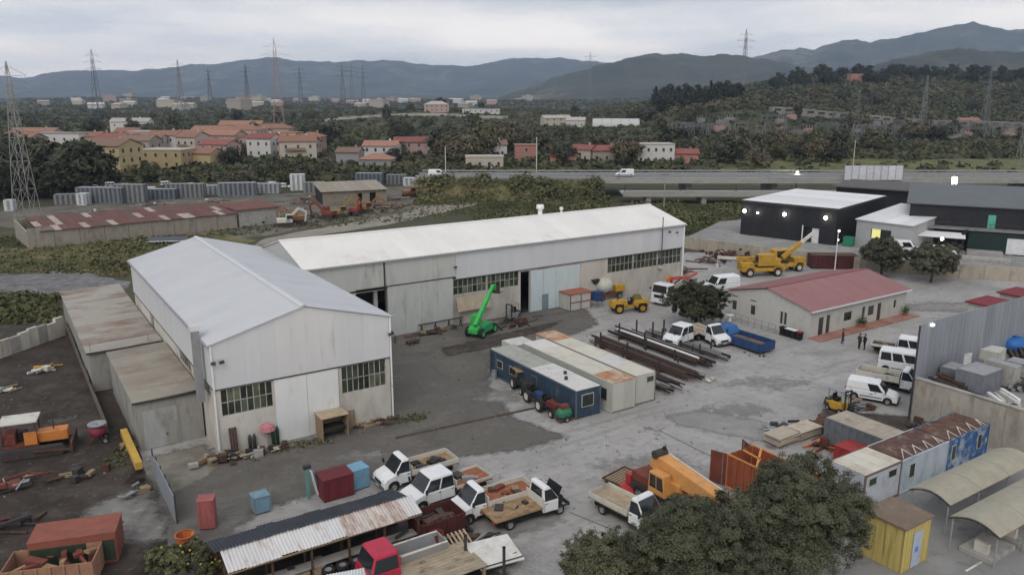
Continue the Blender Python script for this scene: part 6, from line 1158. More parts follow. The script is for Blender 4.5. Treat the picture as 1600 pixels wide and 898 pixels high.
K4 = thing('black_hall', 'long dark single storey building behind the white roofed hall', 'building', (70.5, 174, 1.8), R(-36)); panel_wall(K4, 0, 30, 0, 0, 5.6, blk, 2.0); obj('core', MB().box(.1, 29.9, .2, 16, 0, 5.6), blk, K4); obj('roof', MB().box(-.8, 30.8, -.8, 16.5, 5.62, 5.9), mat('dark_grey_roof', (.10, .095, .095), .8, stain=.2, scol=(.15, .13, .11)), K4)
for x in (6.0, 7.2): w = obj('window', MB().box(x, x + 1.0, -.1, -.04, 2.6, 3.4), dark, K4); obj('pane', MB().box(x + .1, x + .9, -.13, -.09, 2.7, 3.3), emis('lit_pane', (.7, .72, .7), .5), w)
t = thing('flood_lamp_mast', 'mast with a tall bright floodlight above the black buildings', 'lamp post', (92.5, 168, 1.8)); obj('mast', MB().tube((0, 0, 0), (0, 0, 8.2), .12, 8), dark, t); obj('lamp', MB().obox((0, -.2, 7.6), (.9, .25, 1.5)), lampm, t)
t = thing('flood_lamp_mast', 'short mast with one bright lamp left of the white sound barrier', 'lamp post', G(1243, 300, 0), 0); obj('mast', MB().tube((0, 0, 0), (0, 0, 5.4), .12, 8), dark, t); obj('lamp', MB().lathe([(0, 5.8), (.35, 5.6), (.42, 5.3), (.3, 5.0), (0, 4.9)], 10, (0, -.2, 0)), lampm, t, smooth=True)
t = crate('green waste bin between the hall and the annex', (57.5, 134.6, 1.8), R(-42), 1.6, 1.2, 1.5, mat('bin_green', (.03, .22, .12), .6), 'waste_bin', 'bin')
van('white van half hidden behind the left dark tree by the annex', Vector((63.5, 127.8, 1.8)), R(-20), 5.4, 2.2, hw=.95, group=None)
van('white car body farther right by the annex awning', Vector((69.5, 126.5, 1.8)), R(-20), 4.0, 1.5, True, hw=.85, group=None, name='car')
t = thing('concrete_platform', 'pale concrete loading slab at the right edge', 'slab', Vector((73.2, 121.5, 1.8)), R(-25)); obj('slab', MB().box(-3.5, 3.5, -1.2, 1.6, 0, .5), concrete, t); obj('rail', MB().bar((-3.4, -1.1, .5), (-3.4, -1.1, 1.5), .06).bar((3.4, -1.1, .5), (3.4, -1.1, 1.5), .06).bar((-3.4, -1.1, 1.5), (3.4, -1.1, 1.5), .06), steel, t)

# ------------------------------------------------------------------ highway and bridge
road_m = ground_mat('highway_asphalt', [((.20, .195, .19), .2, 0, .12), ((.25, .24, .235), .5, .58, .08)], bump=0); conc_b = mat('bridge_concrete', (.33, .32, .30), .9, var=.1, stain=.25, scol=(.2, .19, .17), streak=(.3, 1, 1))
struct('embankment', MB().exx([(206, -.1), (216, 4.5), (232, 4.5), (246, -.1)], -24, 22), grass_m); struct('embankment', MB().exx([(206, -.1), (216, 4.5), (232, 4.5), (246, -.1)], 210, 420), grass_m)
hw_ = struct('highway_road', MB().box(-26, 420, 216.2, 231.8, 4.5, 5.0), road_m)
obj('edge_line', MB().box(-26, 420, 217.2, 217.4, 5.004, 5.008).box(-26, 420, 230.6, 230.8, 5.004, 5.008), mat('road_paint'), hw_)
for y in (216.4, 224.0, 231.5):
    for i in range(17): obj('guard_rail', MB().box(-26 + i * 25, -1.05 + i * 25, y - .04, y + .04, 5.45, 5.8), steel, hw_)
m = MB()
for i in range(112):
    for y in (216.5, 231.4): m.box(-26 + i * 3.95, -25.88 + i * 3.95, y, y + .12, 5.0, 5.75)
o = obj('rail_post', m, steel, hw_); o['kind'] = 'stuff'
for i in range(8): obj('fascia', MB().box(22 + i * 23.5, 45.45 + i * 23.5, 215.9, 216.15, 3.6, 5.05), conc_b, hw_); obj('bridge_pier', MB().box(24 + i * 23.5, 25.5 + i * 23.5, 219, 229, -.2, 4.5), conc_b, hw_)
t = thing('river_bridge', 'low concrete river bridge running in front of the highway', 'bridge', (28, 203, 0))
for i in range(8): obj('deck_slab', MB().box(i * 14, i * 14 + 13.95, -1.5, 6, 2.2, 2.6), conc_b, t); obj('parapet', MB().box(i * 14, i * 14 + 13.95, -1.6, -1.4, 1.8, 3.3), conc_b, t); obj('pier', MB().box(i * 14 + 6, i * 14 + 7.2, -1, 5.5, -.3, 2.2), conc_b, t); obj('rail_post', MB().box(i * 14 + .3, i * 14 + .5, -1.55, -1.45, 3.3, 4.6), dark, t)
obj('hand_rail', MB().box(0, 112, -1.53, -1.47, 4.5, 4.6), dark, t)
t = thing('sound_barrier', 'white ribbed sound barrier standing at the highway edge', 'barrier', (89.0, 215.4, 0), 0)
for i in range(8): obj('panel', MB().box(i * 1.95, i * 1.95 + 1.9, -.1, .1, 4.6, 8.4), mat('barrier_white', (.55, .56, .60), .6, stain=.15, scol=(.4, .4, .42)), t); obj('post', MB().box(i * 1.95 - .06, i * 1.95 + .04, -.2, .12, 4.0, 8.5), steel, t)
van('white van driving on the highway', Vector((30.8, 220, 5.01)), R(180), 5.0, 2.1, group=None); van('white pickup on the highway at left', Vector((-20.5, 221, 5.01)), 0, 5.0, 1.9, group=None)
# street poles
for i, (px, py, h, lb) in enumerate(((697, 303, 13, 'pale street pole on the bank below the highway'), (838, 296, 15, 'pale slim pole behind the long warehouse'), (1037, 330, 9, 'wooden utility pole behind the right gable end'), (1332, 268, 11, 'pale pole on the meadow beyond the highway'), (660, 300, 7, 'dark pole at the depot'), (545, 300, 9, 'dark street pole near the blue container'))):
    t = thing('utility_pole', lb, 'pole', G(px, py), 0, 'slim poles'); obj('shaft', MB().tube((0, 0, 0), (0, 0, h), .16, 8, .1), [cream, cream, steel, cream, dark, dark][i], t); obj('arm', MB().bar((-.9, 0, h - .4), (.9, 0, h - .4), .12), dark, t)

# ------------------------------------------------------------------ old depot on the left
roofmix = [mat('rust_roof_red', (.15, .065, .052), .9, var=.35, stain=.35, scol=(.09, .05, .045)), mat('rust_roof_brown', (.12, .07, .06), .9, var=.25), mat('pale_roof_strip', (.38, .32, .28), .85, stain=.2)]
a, b = G(46, 390), G(372, 356); T = thing('depot_shed', 'long low block wall shed with patchy rust red roof in the old depot', 'shed', (a.x, a.y, 0), head(a, b)); Ld = (b - a).length; wd = mat('grey_block_wall', (.27, .245, .205), .9, var=.12, stain=.3, scol=(.16, .14, .11), streak=(1, 1, .5))
for i in range(9): obj('wall_panel', MB().box(i * Ld / 9, (i + 1) * Ld / 9 - .06, 0, .3, 0, 3.0 + (i < 1) * .7), wd, T)
obj('rear_wall', MB().box(0, Ld, 14, 14.3, 0, 3.7), wd, T); obj('end_wall', MB().exx([(.3, 0), (14, 0), (14, 3.7), (.3, 3.0)], Ld - .3, Ld).exx([(.3, 0), (14, 0), (14, 3.7), (.3, 3.0)], 0, .3), wd, T)
for i in range(30):
    for j in range(3): obj('roof_sheet', MB().exx([(-.3 + j * 4.9, 3.04 + j * .25), (4.6 + j * 4.9, 3.29 + j * .25), (4.6 + j * 4.9, 3.37 + j * .25), (-.3 + j * 4.9, 3.12 + j * .25)], 2.0 + i * (Ld - 2) / 30, 2.0 + (i + 1) * (Ld - 2) / 30 - .03), rnd.choices(roofmix, (5, 3, 1.3))[0], T)
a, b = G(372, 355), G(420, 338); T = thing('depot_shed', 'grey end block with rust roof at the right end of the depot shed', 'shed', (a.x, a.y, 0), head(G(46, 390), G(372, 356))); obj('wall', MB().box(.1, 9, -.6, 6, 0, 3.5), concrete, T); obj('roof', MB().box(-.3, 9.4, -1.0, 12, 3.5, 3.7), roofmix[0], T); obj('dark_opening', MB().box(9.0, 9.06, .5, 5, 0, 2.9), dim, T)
a, b = G(505, 321), G(603, 316); T = thing('depot_shed', 'tan roofed workshop with dark openings in the depot', 'shed', (a.x, a.y, 0), head(a, b)); Lw = (b - a).length; tanw = mat('tan_block_wall', (.25, .215, .165), .9, stain=.25)
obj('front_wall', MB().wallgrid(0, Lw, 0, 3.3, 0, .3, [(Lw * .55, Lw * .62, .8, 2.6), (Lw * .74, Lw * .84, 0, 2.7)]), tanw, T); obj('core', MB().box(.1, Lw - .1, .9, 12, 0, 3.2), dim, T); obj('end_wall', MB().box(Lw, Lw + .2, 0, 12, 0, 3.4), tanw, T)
for i in range(8): obj('roof_sheet', MB().exx([(-.6, 3.32), (12.5, 4.4), (12.5, 4.55), (-.6, 3.47)], -.5 + i * (Lw + 1) / 8, -.55 + (i + 1) * (Lw + 1) / 8), mat('tan_roof', (.30, .26, .215), .85, var=.12, stain=.25, scol=(.2, .15, .12)), T)
cgrey = [mat('blue_grey_container', (.17, .19, .21), .65, var=.1, stain=.2, scol=(.1, .1, .1), streak=(1, 1, .3)), mat('slate_blue_container', (.125, .15, .18), .65, var=.12), mat('light_grey_container', (.30, .32, .34), .65, var=.08), mat('white_container', (.55, .56, .57), .6)]
ct = [(160, 317, 12, 4.0, 0, 'blue grey double stacked containers leftmost in the depot row'), (205, 316, 8, 4.6, 4, 'tall grey container stack second from left in the depot row'), (250, 311, 9, 2.7, 1, 'slate blue container third from left in the depot row'), (292, 309, 10, 3.8, 4, 'grey container stack in the middle of the depot row'), (338, 304, 7, 2.6, 2, 'light grey container right of the depot row middle'), (372, 306, 10, 3.6, 0, 'blue grey container beside the leafy shrubs in the depot row'), (415, 302, 8, 2.8, 2, 'light grey container near the rust roof end'), (466, 297, 4, 4.6, 3, 'tall white upright container in the depot row'), (492, 301, 6, 3.0, 4, 'mid grey container right of the tall white one'), (578, 290, 8, 3.8, 1, 'slate blue container stack behind the tan workshop'), (620, 288, 6, 3.0, 4, 'mid grey container behind the depot pole'), (132, 320, 2.4, 2.9, 3, 'white upright box left of the container row'), (17, 329, 2.0, 2.6, 3, 'white upright box near the left pylon foot'), (108, 319, 6, 2.6, 4, 'low grey container left of the white box'), (640, 290, 3.4, 2.4, 3, 'small white container near the orange diggers'), (545, 298, 6, 2.6, 2, 'light grey container left of the tan workshop roof')]
cgrey.append(mat('mid_grey_container', (.20, .205, .21), .7, var=.12, stain=.2, scol=(.12, .11, .1)))
for px, py, L_, H_, mi, lb in ct:
    cabin(lb, 0, 0, 0, 0, H_, cgrey[mi], cgrey[2] if mi < 2 else cgrey[mi], loc=G(px, py), rz=R(rnd.uniform(-8, 24)), L=L_, W=2.6 if L_ > 3 else L_, group='depot containers', corr=.06, pitch=.6, roof_n=2)
def digger(label, loc, rz, pm, s=1.0):
    t = thing('excavator', label, 'excavator', loc, rz, 'old machines in the depot'); t.scale = (s, s, s)
    for k in (-1, 1): obj('track', MB().exy([(-1.9, .45), (-1.6, .85), (1.6, .85), (1.9, .45), (1.6, .02), (-1.6, .02)], k * 1.05 - .28, k * 1.05 + .28), dark, t)
    obj('house', MB().box(-1.9, 1.0, -1.1, 1.1, .95, 1.9), pm, t, bev=.1); c = obj('cab', MB().box(.0, 1.4, -1.1, -.2, 1.0, 2.8), pm, t, bev=.06); obj('cab_window', MB().box(.2, 1.42, -1.13, -.25, 1.8, 2.6), glass, c)
    b = obj('boom', MB().bar((.6, .3, 1.6), (2.9, .3, 3.9), .4, .5).bar((2.9, .3, 3.9), (4.6, .3, 3.0), .38, .42), pm, t); obj('arm', MB().bar((4.5, .3, 3.1), (4.2, .3, .9), .3, .34), pm, b); obj('bucket', MB().exy([(4.2, 1.0), (3.6, .8), (3.5, .2), (4.1, .1), (4.5, .6)], -.2, .8), dark, b)
d_or = mat('dull_orange', (.27, .12, .05), .7, stain=.3, scol=(.12, .06, .03)); d_ye = mat('dull_yellow', (.27, .18, .06), .7, stain=.3, scol=(.12, .08, .04)); d_re = mat('dull_machine_red', (.25, .05, .04), .7, stain=.3)
for i, (px, py, rz, pm, lb) in enumerate(((447, 354, 20, cream, 'cream and rust excavator nearest the dirt track'), (466, 350, 200, d_or, 'orange excavator beside the yellow beam in the depot'), (512, 342, 160, rustred, 'rust red excavator left of the tan workshop front'), (530, 340, 30, d_ye, 'yellow excavator before the tan workshop'), (556, 336, 80, d_re, 'red machine standing before the tan workshop'), (572, 333, 10, d_or, 'orange excavator before the workshop openings'), (640, 308, 30, d_or, 'orange excavator left in the far depot pair'), (672, 306, 170, d_or, 'orange excavator right in the far depot pair'), (690, 310, 60, dark, 'dark excavator at the depot track end'), (124, 345, 20, d_ye, 'yellow machine on the left end of the rust roof'))):
    if i == 9: continue
    digger(lb, G(px, py), R(rz), pm, .95)
for i, (px, py, n_, lb) in enumerate(((440, 345, 30, 'scrap heap around the depot excavators at the track'), (600, 325, 26, 'scrap heap at the right of the tan workshop'), (680, 308, 30, 'dark scrap heap at the end of the depot'), (395, 352, 24, 'rust scrap heap behind the warehouse roofs'), (500, 312, 24, 'machine scrap left of the tan workshop roof'))):
    junk(lb, G(px, py), .3, n_, 8, 4, [rust, rustred, orange, dark, cream, dark], 1.6, seed=60 + i, lens=(1.5, 5), group='depot scrap')
t = thing('sign_frame', 'flat pale solar frame on the ground behind the left warehouse', 'frame', G(262, 380), R(8)); obj('panel', MB().obox((0, 0, .8), (7, 2.2, .1), 0, 0, R(12)), mat('solar_dark', (.03, .035, .05), .3), t); obj('edge', MB().box(-3.5, 3.5, -1.2, -1.1, .5, .65), white, t)
car0 = van('white parked car, first from the left behind the containers', G(150, 296), R(20), 4.0, 1.45, True, group='cars parked behind the containers', name='car', hw=.84); car0['category'] = 'car'
for i, px in enumerate((176, 198, 222, 240, 262, 300, 322, 346, 392, 430, 446, 515)):
    copytree(car0, None, G(px, 292 + (i % 4) * 3.0 - i * .4), R(rnd.uniform(-30, 60)), f'pale parked car behind the depot containers, {["second", "third", "fourth", "fifth", "sixth", "seventh", "eighth", "ninth", "tenth", "eleventh", "twelfth", "last"][i]} from the left')
for i, (px, py) in enumerate(((150, 335), (235, 322), (330, 318), (420, 330), (470, 318), (560, 306), (610, 312))):
    junk(['small scrap heap behind the left end of the rust roof', 'small scrap heap beside the second container', 'small scrap heap behind the rust roof middle', 'small scrap heap left of the cream excavator', 'small scrap heap under the tall white container', 'small scrap heap behind the tan workshop', 'small scrap heap right of the tan workshop'][i], G(px, py), .2, 16, 6, 3, [rust, dark, steel, cream, rustred, blue_p], 1.2, seed=80 + i, lens=(1, 3.5), group='depot scrap')
# ------------------------------------------------------------------ houses
def gz_(px, y):                        # ground point in the direction px at range y on the terrain
    z = 0
    for _ in range(4):
        x = (px - 800) / 1250 * (y * _c + (CAM_H - z) * _s); z = zt(x, y)
    return Vector((x, y, z))
def win_mesh(): return MB().box(-.5, .5, -.06, .02, 0, 1.4)
def pan_mesh(): return MB().box(-.4, .4, -.09, -.05, .1, 1.3)
wfr = mat('house_window_frame', (.28, .25, .22), .7); hpane = mat('house_pane', (.035, .038, .04), .3, rndv=.4)
HW = {'yellow': (.46, .36, .20), 'cream': (.46, .41, .34), 'white': (.56, .55, .53), 'orange': (.40, .28, .20), 'salmon': (.40, .20, .16), 'pink': (.42, .31, .27), 'grey': (.28, .27, .26), 'ochre': (.38, .29, .16), 'stone': (.36, .32, .27)}
HR = {'tile': (.26, .135, .095), 'red': (.24, .085, .07), 'brown': (.21, .135, .10), 'pale': (.42, .38, .34), 'orange': (.31, .165, .115), 'grey': (.25, .24, .24)}
def house(label, loc, rz, L_, D_, H_, wall, roof, kind='gable', n=3, group='village houses', balcony=False, name='house'):
    t = thing(name, label, 'house', loc, rz, group); wm = mat('house_' + wall, HW[wall], .9, var=.07, stain=.15, scol=tuple(c * .75 for c in HW[wall]), sscale=.3); rm = mat('roof_' + roof, HR[roof], .85, var=.18, stain=.2, scol=tuple(c * .65 for c in HR[roof]), sscale=.5)
    x, y = L_ / 2, D_ / 2; obj('wall', MB().box(-x, x, -y, y, -1, H_), wm, t); rh = D_ * .2
    if kind == 'gable': r = obj('roof', MB().exx([(-y - .5, H_ - .1), (0, H_ + rh), (y + .5, H_ - .1), (y + .5, H_ + .1), (0, H_ + rh + .22), (-y - .5, H_ + .1)], -x - .4, x + .4), rm, t); obj('gable_end', MB().exx([(-y, H_), (y, H_), (0, H_ + rh - .05)], -x, -x + .3).exx([(-y, H_), (y, H_), (0, H_ + rh - .05)], x - .3, x), wm, t)
    elif kind == 'hip':
        r = obj('roof', MB().frus((-x - .5, x + .5, -y - .5, y + .5), (-x + y * .9, x - y * .9, -.1, .1) if x > y else (-.1, .1, -.1, .1), H_, H_ + rh * 1.1), rm, t)
    else: r = obj('roof', MB().box(-x - .2, x + .2, -y - .2, y + .2, H_, H_ + .35), rm, t)
    if kind != 'flat': obj('chimney', MB().box(x * .4, x * .4 + .7, .6, 1.2, H_ + .4, H_ + rh + .9), wm, r)
    fl = max(1, int(H_ / 3)); wme = shared('window', win_mesh); pme = shared('window_pane', pan_mesh)
    for f in range(fl):
        for i in range(n):
            w = obj('window', wme, wfr, t, (-x + L_ * (i + .5) / n, -y - .01, f * H_ / fl + 1.0)); obj('pane', pme, hpane, w)
        for i in range(max(1, n - 1)):
            k = max(1, n - 1); w = obj('window', wme, wfr, t, (x + .01, -y + D_ * (i + .5) / k, f * H_ / fl + 1.0), R(90)); obj('pane', pme, hpane, w)
        if balcony and f: obj('balcony', MB().box(-x * .7, x * .4, -y - 1.3, -y - .02, f * H_ / fl + .1, f * H_ / fl + .3).box(-x * .7, x * .4, -y - 1.3, -y - 1.22, f * H_ / fl + .3, f * H_ / fl + 1.2), mat('balcony_rust', (.28, .2, .15), .9), t)
    return t
hs = [(178, 271, -18, 17, 11, 9.8, 'yellow', 'brown', 'gable', 4, 1, 'tall yellow three storey house with brown roof, leftmost big house'), (266, 262, -8, 16, 11, 6.8, 'ochre', 'pale', 'flat', 4, 0, 'ochre block with pale flat roof right of the tall yellow house'), (318, 260, -15, 13, 9, 5.2, 'yellow', 'tile', 'gable', 3, 0, 'low yellow house with tile roof beside the ochre block'),
 (28, 240, -10, 24, 12, 7, 'orange', 'tile', 'gable', 5, 0, 'orange house with tile roof at the left edge'), (102, 236, -8, 26, 13, 8.5, 'white', 'grey', 'flat', 5, 0, 'wide white flat roofed block behind the dark trees'), (255, 232, -6, 30, 12, 8.5, 'pink', 'pale', 'flat', 6, 1, 'long pink block behind the ochre block'), (300, 236, -10, 22, 12, 7.5, 'orange', 'tile', 'hip', 4, 0, 'orange house with hipped tile roof behind the low yellow house'), (352, 238, -14, 18, 11, 8.2, 'pink', 'orange', 'gable', 4, 1, 'pink house with orange roof in the village middle'), (385, 232, -10, 18, 11, 9.5, 'cream', 'tile', 'hip', 4, 1, 'cream house with hipped roof in the village middle'), (415, 244, -16, 12, 10, 8, 'white', 'red', 'gable', 3, 0, 'white gabled house with red roof right of the village middle'), (340, 226, -8, 24, 10, 8, 'stone', 'orange', 'gable', 5, 0, 'stone coloured house with orange roof at the village back'), (470, 246, -8, 16, 9, 6.6, 'pink', 'red', 'gable', 4, 1, 'pinkish house with red roof at the right end of the village'), (440, 240, -8, 10, 9, 5.5, 'stone', 'brown', 'flat', 2, 1, 'small stone block with balcony beside the red roofed house'), (218, 226, 0, 22, 10, 7, 'cream', 'tile', 'gable', 4, 0, 'cream house with tile roof at the village back left'), (60, 226, 0, 24, 10, 7, 'yellow', 'orange', 'gable', 4, 0, 'yellow house with orange roof at the far left back'), (208, 208, 5, 26, 12, 8, 'white', 'pale', 'gable', 4, 0, 'white house pair standing alone behind the village'),
 (380, 215, 4, 26, 12, 8, 'orange', 'orange', 'gable', 4, 0, 'orange house at the village back centre'), (430, 222, 0, 20, 11, 8, 'pink', 'tile', 'hip', 4, 0, 'pink hipped house at the village back right'),
 (548, 258, -6, 9, 8, 5.2, 'grey', 'brown', 'gable', 2, 0, 'grey house with brown roof between village and white house'), (598, 252, -4, 14, 9, 6.5, 'white', 'orange', 'gable', 4, 0, 'white house with long orange roof by the brown trees'), (590, 262, -4, 12, 9, 3.4, 'grey', 'orange', 'hip', 3, 0, 'low outbuilding with orange hipped roof before the white house'), (655, 242, 6, 22, 10, 6, 'pink', 'red', 'gable', 5, 0, 'long house with red roof right of the white house'),
 (757, 262, 2, 14, 8, 4.2, 'cream', 'pale', 'flat', 4, 0, 'low cream wall house beside the highway'), (733, 248, -5, 8, 8, 5.5, 'pink', 'red', 'gable', 2, 0, 'small pink house with red roof above the cream one'), (770, 244, 5, 12, 9, 5.2, 'white', 'brown', 'gable', 3, 0, 'white house with brown roof behind the cream one'), (821, 252, 4, 9, 8, 6.6, 'salmon', 'orange', 'flat', 1, 0, 'plain salmon block house'), (880, 258, -4, 10, 7, 4, 'salmon', 'red', 'gable', 2, 0, 'low salmon house by the highway'), (912, 252, -28, 9, 8, 5, 'cream', 'red', 'gable', 2, 0, 'cream gabled house with red roof left of the white cube house'), (945, 252, 4, 12, 9, 4.6, 'stone', 'red', 'gable', 3, 0, 'stone house with red roof beside the white cube house'), (1020, 254, 3, 15, 10, 7.4, 'white', 'pale', 'flat', 5, 0, 'bright white cubic house with flat roof'), (985, 255, 3, 4, 7, 5, 'ochre', 'tile', 'flat', 1, 0, 'narrow ochre annex left of the white cube house'), (1068, 254, -8, 11, 8, 3.8, 'salmon', 'red', 'gable', 2, 0, 'salmon house with red roof right of the white cube house'), (1215, 213, 4, 12, 8, 4, 'pink', 'red', 'gable', 3, 0, 'pink house at the substation edge')]
for px, py, rz, L_, D_, H_, wl, rf, kd, n_, bal, lb in hs:
    house(lb, G(px, py), R(rz), L_, D_, H_, wl, rf, kd, n_, balcony=bool(bal))
rowc = [('cream', 'tile'), ('pink', 'orange'), ('white', 'tile'), ('orange', 'tile'), ('stone', 'brown'), ('yellow', 'orange'), ('pink', 'red'), ('cream', 'brown')]; ords = ['first', 'second', 'third', 'fourth', 'fifth', 'sixth', 'seventh', 'eighth', 'ninth', 'tenth', 'eleventh', 'twelfth', 'thirteenth', 'fourteenth', 'fifteenth', 'sixteenth', 'seventeenth', 'eighteenth']
for i in range(18):
    wl, rf = rowc[(i * 3) % 8]; house(f'{wl} house with {rf} roof in the back rows of the village, {ords[i]} from the left', G(140 + i * 20.5, [236, 229, 243, 233, 248, 238][i % 6]), R(rnd.uniform(-22, 12)), rnd.uniform(10, 16), rnd.uniform(9, 11), rnd.uniform(5.5, 8.5), wl, rf, ['gable', 'hip', 'gable', 'flat'][i % 4] if rf != 'brown' else 'gable', 3, balcony=i % 2 == 0)
house('pinkish villa on the terraced knoll', gz_(682, 745), R(8), 22, 14, 6.5, 'pink', 'pale', 'hip', 5, group='hill houses'); house('long low pale outbuilding right of the villa', gz_(752, 745), R(-4), 34, 9, 3.6, 'white', 'grey', 'flat', 7, group='hill houses'); house('pink hotel block with tower on the right hill', gz_(1344, 900), R(5), 26, 10, 9, 'salmon', 'pale', 'flat', 5, group='hill houses'); house('pale farmhouse on the slope below the pines', gz_(868, 640), R(15), 22, 10, 6, 'cream', 'pale', 'gable', 4, group='hill houses'); house('white farmhouse right of the pale farmhouse', gz_(900, 620), R(-10), 14, 10, 5, 'white', 'pale', 'gable', 3, group='hill houses')
house('cream farm block on the far right slope', gz_(1510, 640), R(0), 16, 9, 5, 'cream', 'tile', 'gable', 3, group='hill houses')
t = thing('greenhouse', 'long white plastic greenhouse on the slope', 'greenhouse', gz_(962, 600), R(-6)); obj('cover', MB().exx([(9 * math.cos(math.pi * i / 10), 5.5 * math.sin(math.pi * i / 10)) for i in range(11)], -17, 17), mat('greenhouse_film', (.50, .52, .48), .6), t)
for k in range(6): obj('hoop', MB().exx([(9.1 * math.cos(math.pi * i / 10), 5.6 * math.sin(math.pi * i / 10)) for i in range(11)] + [(8.9 * math.cos(math.pi * i / 10), 5.4 * math.sin(math.pi * i / 10)) for i in range(10, -1, -1)], -17 + k * 6.7, -16.7 + k * 6.7), steel, t)
# terrace wall and pale track on the knoll
t = thing('terrace_wall', 'pale retaining wall of the villa terrace', 'wall', gz_(640, 720), R(-3)); 
for i in range(16): p = gz_(500 + i * 19, 715); obj('panel', MB().box(-5.5, 5.4, -.3, .3, -2, 2.2), mat('pale_stone_wall', (.40, .38, .34), .9, stain=.2), t, tuple(p - t.location), 0)
# far town houses on the plain, too small for parts
walls = [mat('far_wall_' + k, HW[k], .9) for k in ('white', 'cream', 'pink', 'stone')]
fh_me = shared('far_house', lambda: MB().box(-8, 8, -6, 6, -2, 7).exx([(-6.6, 6.9), (0, 9.4), (6.6, 6.9)], -8.4, 8.4)); fb_me = shared('far_block', lambda: MB().box(-11, 11, -7, 7, -2, 14).box(-2, 3, -2, 3, 14, 16.5).box(-11.4, 11.4, -7.4, 7.4, 12.6, 13.1))
for i in range(56):
    px = rnd.uniform(60, 860); y = rnd.uniform(1300, 3400); p = gz_(px, y); o = obj('town_house', fb_me if rnd.random() < .3 else fh_me, walls[i % 4], None, p, rnd.uniform(-.6, .6)); o.scale = (1.5, 1.5, 1.2)
    tag(o, 'tiny pale house in the far town on the plain', 'house', 'houses of the far town', 'thing')

# ------------------------------------------------------------------ lattice pylons and the substation
def pylon_mesh(H_, wb, wt, bar):
    m = MB(); lv = [0, .2, .38, .53, .66, .77, .87, 1]
    def cr(k, s): h = wb + (wt - wb) * min(1, lv[k] / .8); h = h / 2 if lv[k] < 1 else .05; return [(s[0] * h, s[1] * h, lv[k] * H_)][0]
    S = [(-1, -1), (1, -1), (1, 1), (-1, 1)]
    for k in range(len(lv) - 1):
        for i in range(4):
            a, b = S[i], S[(i + 1) % 4]; m.bar(cr(k, a), cr(k + 1, a), bar * 1.5); m.bar(cr(k, a), cr(k + 1, b), bar); m.bar(cr(k, b), cr(k + 1, a), bar); m.bar(cr(k + 1, a), cr(k + 1, b), bar)
    return m
def arm_mesh(w, z, bar):
    m = MB()
    for s in (-1, 1): m.bar((0, -.3, z), (s * w, 0, z + .2), bar); m.bar((0, .3, z), (s * w, 0, z + .2), bar); m.bar((0, 0, z + 2.2), (s * w, 0, z + .3), bar); m.bar((s * w, 0, z + .2), (s * w, 0, z - 1.6), bar * .8)
    return m
py_m = mat('pylon_steel', (.20, .205, .21), .7); py_d = mat('pylon_dark', (.12, .13, .14), .8); py_r = mat('pylon_red_white', (.34, .22, .20), .8); py_l = mat('pylon_pale', (.27, .265, .255), .7)
for i, (px, top, y, mm, lb) in enumerate(((44, 98, 176, py_l, 'pale lattice pylon at the left edge before the dark trees'), (155, 80, 820, py_d, 'dark lattice pylon on the plain left of the village'), (285, 95, 1000, py_m, 'lattice pylon above the village middle'), (437, 64, 620, py_r, 'tall red and white lattice pylon above the village right end'), (388, 102, 1500, py_d, 'small far pylon right of the village'), (330, 108, 1600, py_d, 'small far pylon above the plain left of the red pylon'), (471, 105, 1450, py_d, 'small far pylon right of the red one'), (537, 100, 1450, py_d, 'left of three small far pylons on the plain'), (551, 102, 1500, py_d, 'middle of three small far pylons on the plain'), (569, 104, 1450, py_d, 'right of three small far pylons on the plain'), (1160, 50, 900, py_m, 'lattice pylon standing on the pine hill'), (921, 84, 1900, py_m, 'tiny pylon on the saddle of the hills'), (1440, 118, 560, py_m, 'lattice pylon on the right slope'), (1535, 110, 520, py_m, 'lattice pylon on the right slope nearer the edge'), (1335, 140, 430, py_m, 'lattice pylon behind the substation meadow'), (1594, 150, 300, py_l, 'pale lattice pylon at the right edge'))):
    p = gz_(px, y); zt_ = CAM_H + (147 - top) / 1286 * y; H_ = max(14, zt_ - p.z); bar = max(.06, y / 5600)
    t = thing('lattice_pylon', lb, 'pylon', p, rnd.uniform(-.4, .4), 'lattice pylons'); obj('tower', pylon_mesh(H_, H_ * .12, H_ * .028, bar), mm, t)
    for z, w in ((.72, .13), (.82, .16), (.91, .11)): obj('cross_arm', arm_mesh(H_ * w, z * H_, bar), mm, t)
gan_m = mat('gantry_brown_grey', (.16, .15, .14), .8)
gant = shared('gantry', lambda: MB().bar((-7, 0, 0), (-6, 0, 12), .5).bar((-5, 0, 0), (-6, 0, 12), .5).bar((7, 0, 0), (6, 0, 12), .5).bar((5, 0, 0), (6, 0, 12), .5).bar((-6, 0, 11), (6, 0, 11), .6).bar((-6, 0, 9.8), (6, 0, 9.8), .35).bar((-4, 0, 11), (-4, 0, 8), .25).bar((0, 0, 11), (0, 0, 8), .25).bar((4, 0, 11), (4, 0, 8), .25))
for i in range(34):
    px = rnd.uniform(1060, 1620); y = rnd.uniform(480, 590); o = obj('substation_gantry', gant, gan_m if i % 3 else py_d, None, gz_(px, y), rnd.uniform(-.15, .15)); o.scale = (1.1, 1, rnd.uniform(.5, .75)); tag(o, 'grey lattice gantry in the substation on the right slope', 'gantry', 'substation gantries', 'thing')
gan_b = mat('substation_concrete', (.24, .225, .205), .9)
t = thing('substation_building', 'long pale concrete service building along the substation', 'building', gz_(1400, 600), R(0))
for i in range(26): p = gz_(1215 + i * 17, 600) + Vector((0, 0, 2)); obj('bay', MB().box(-4.1, 4.0, 0, 8, -6, 3.2), gan_b, t, tuple(p - t.location)); obj('bay_opening', MB().box(-2.4, 2.4, -.15, -.02, .5, 2.3), dark, t, tuple(p - t.location))
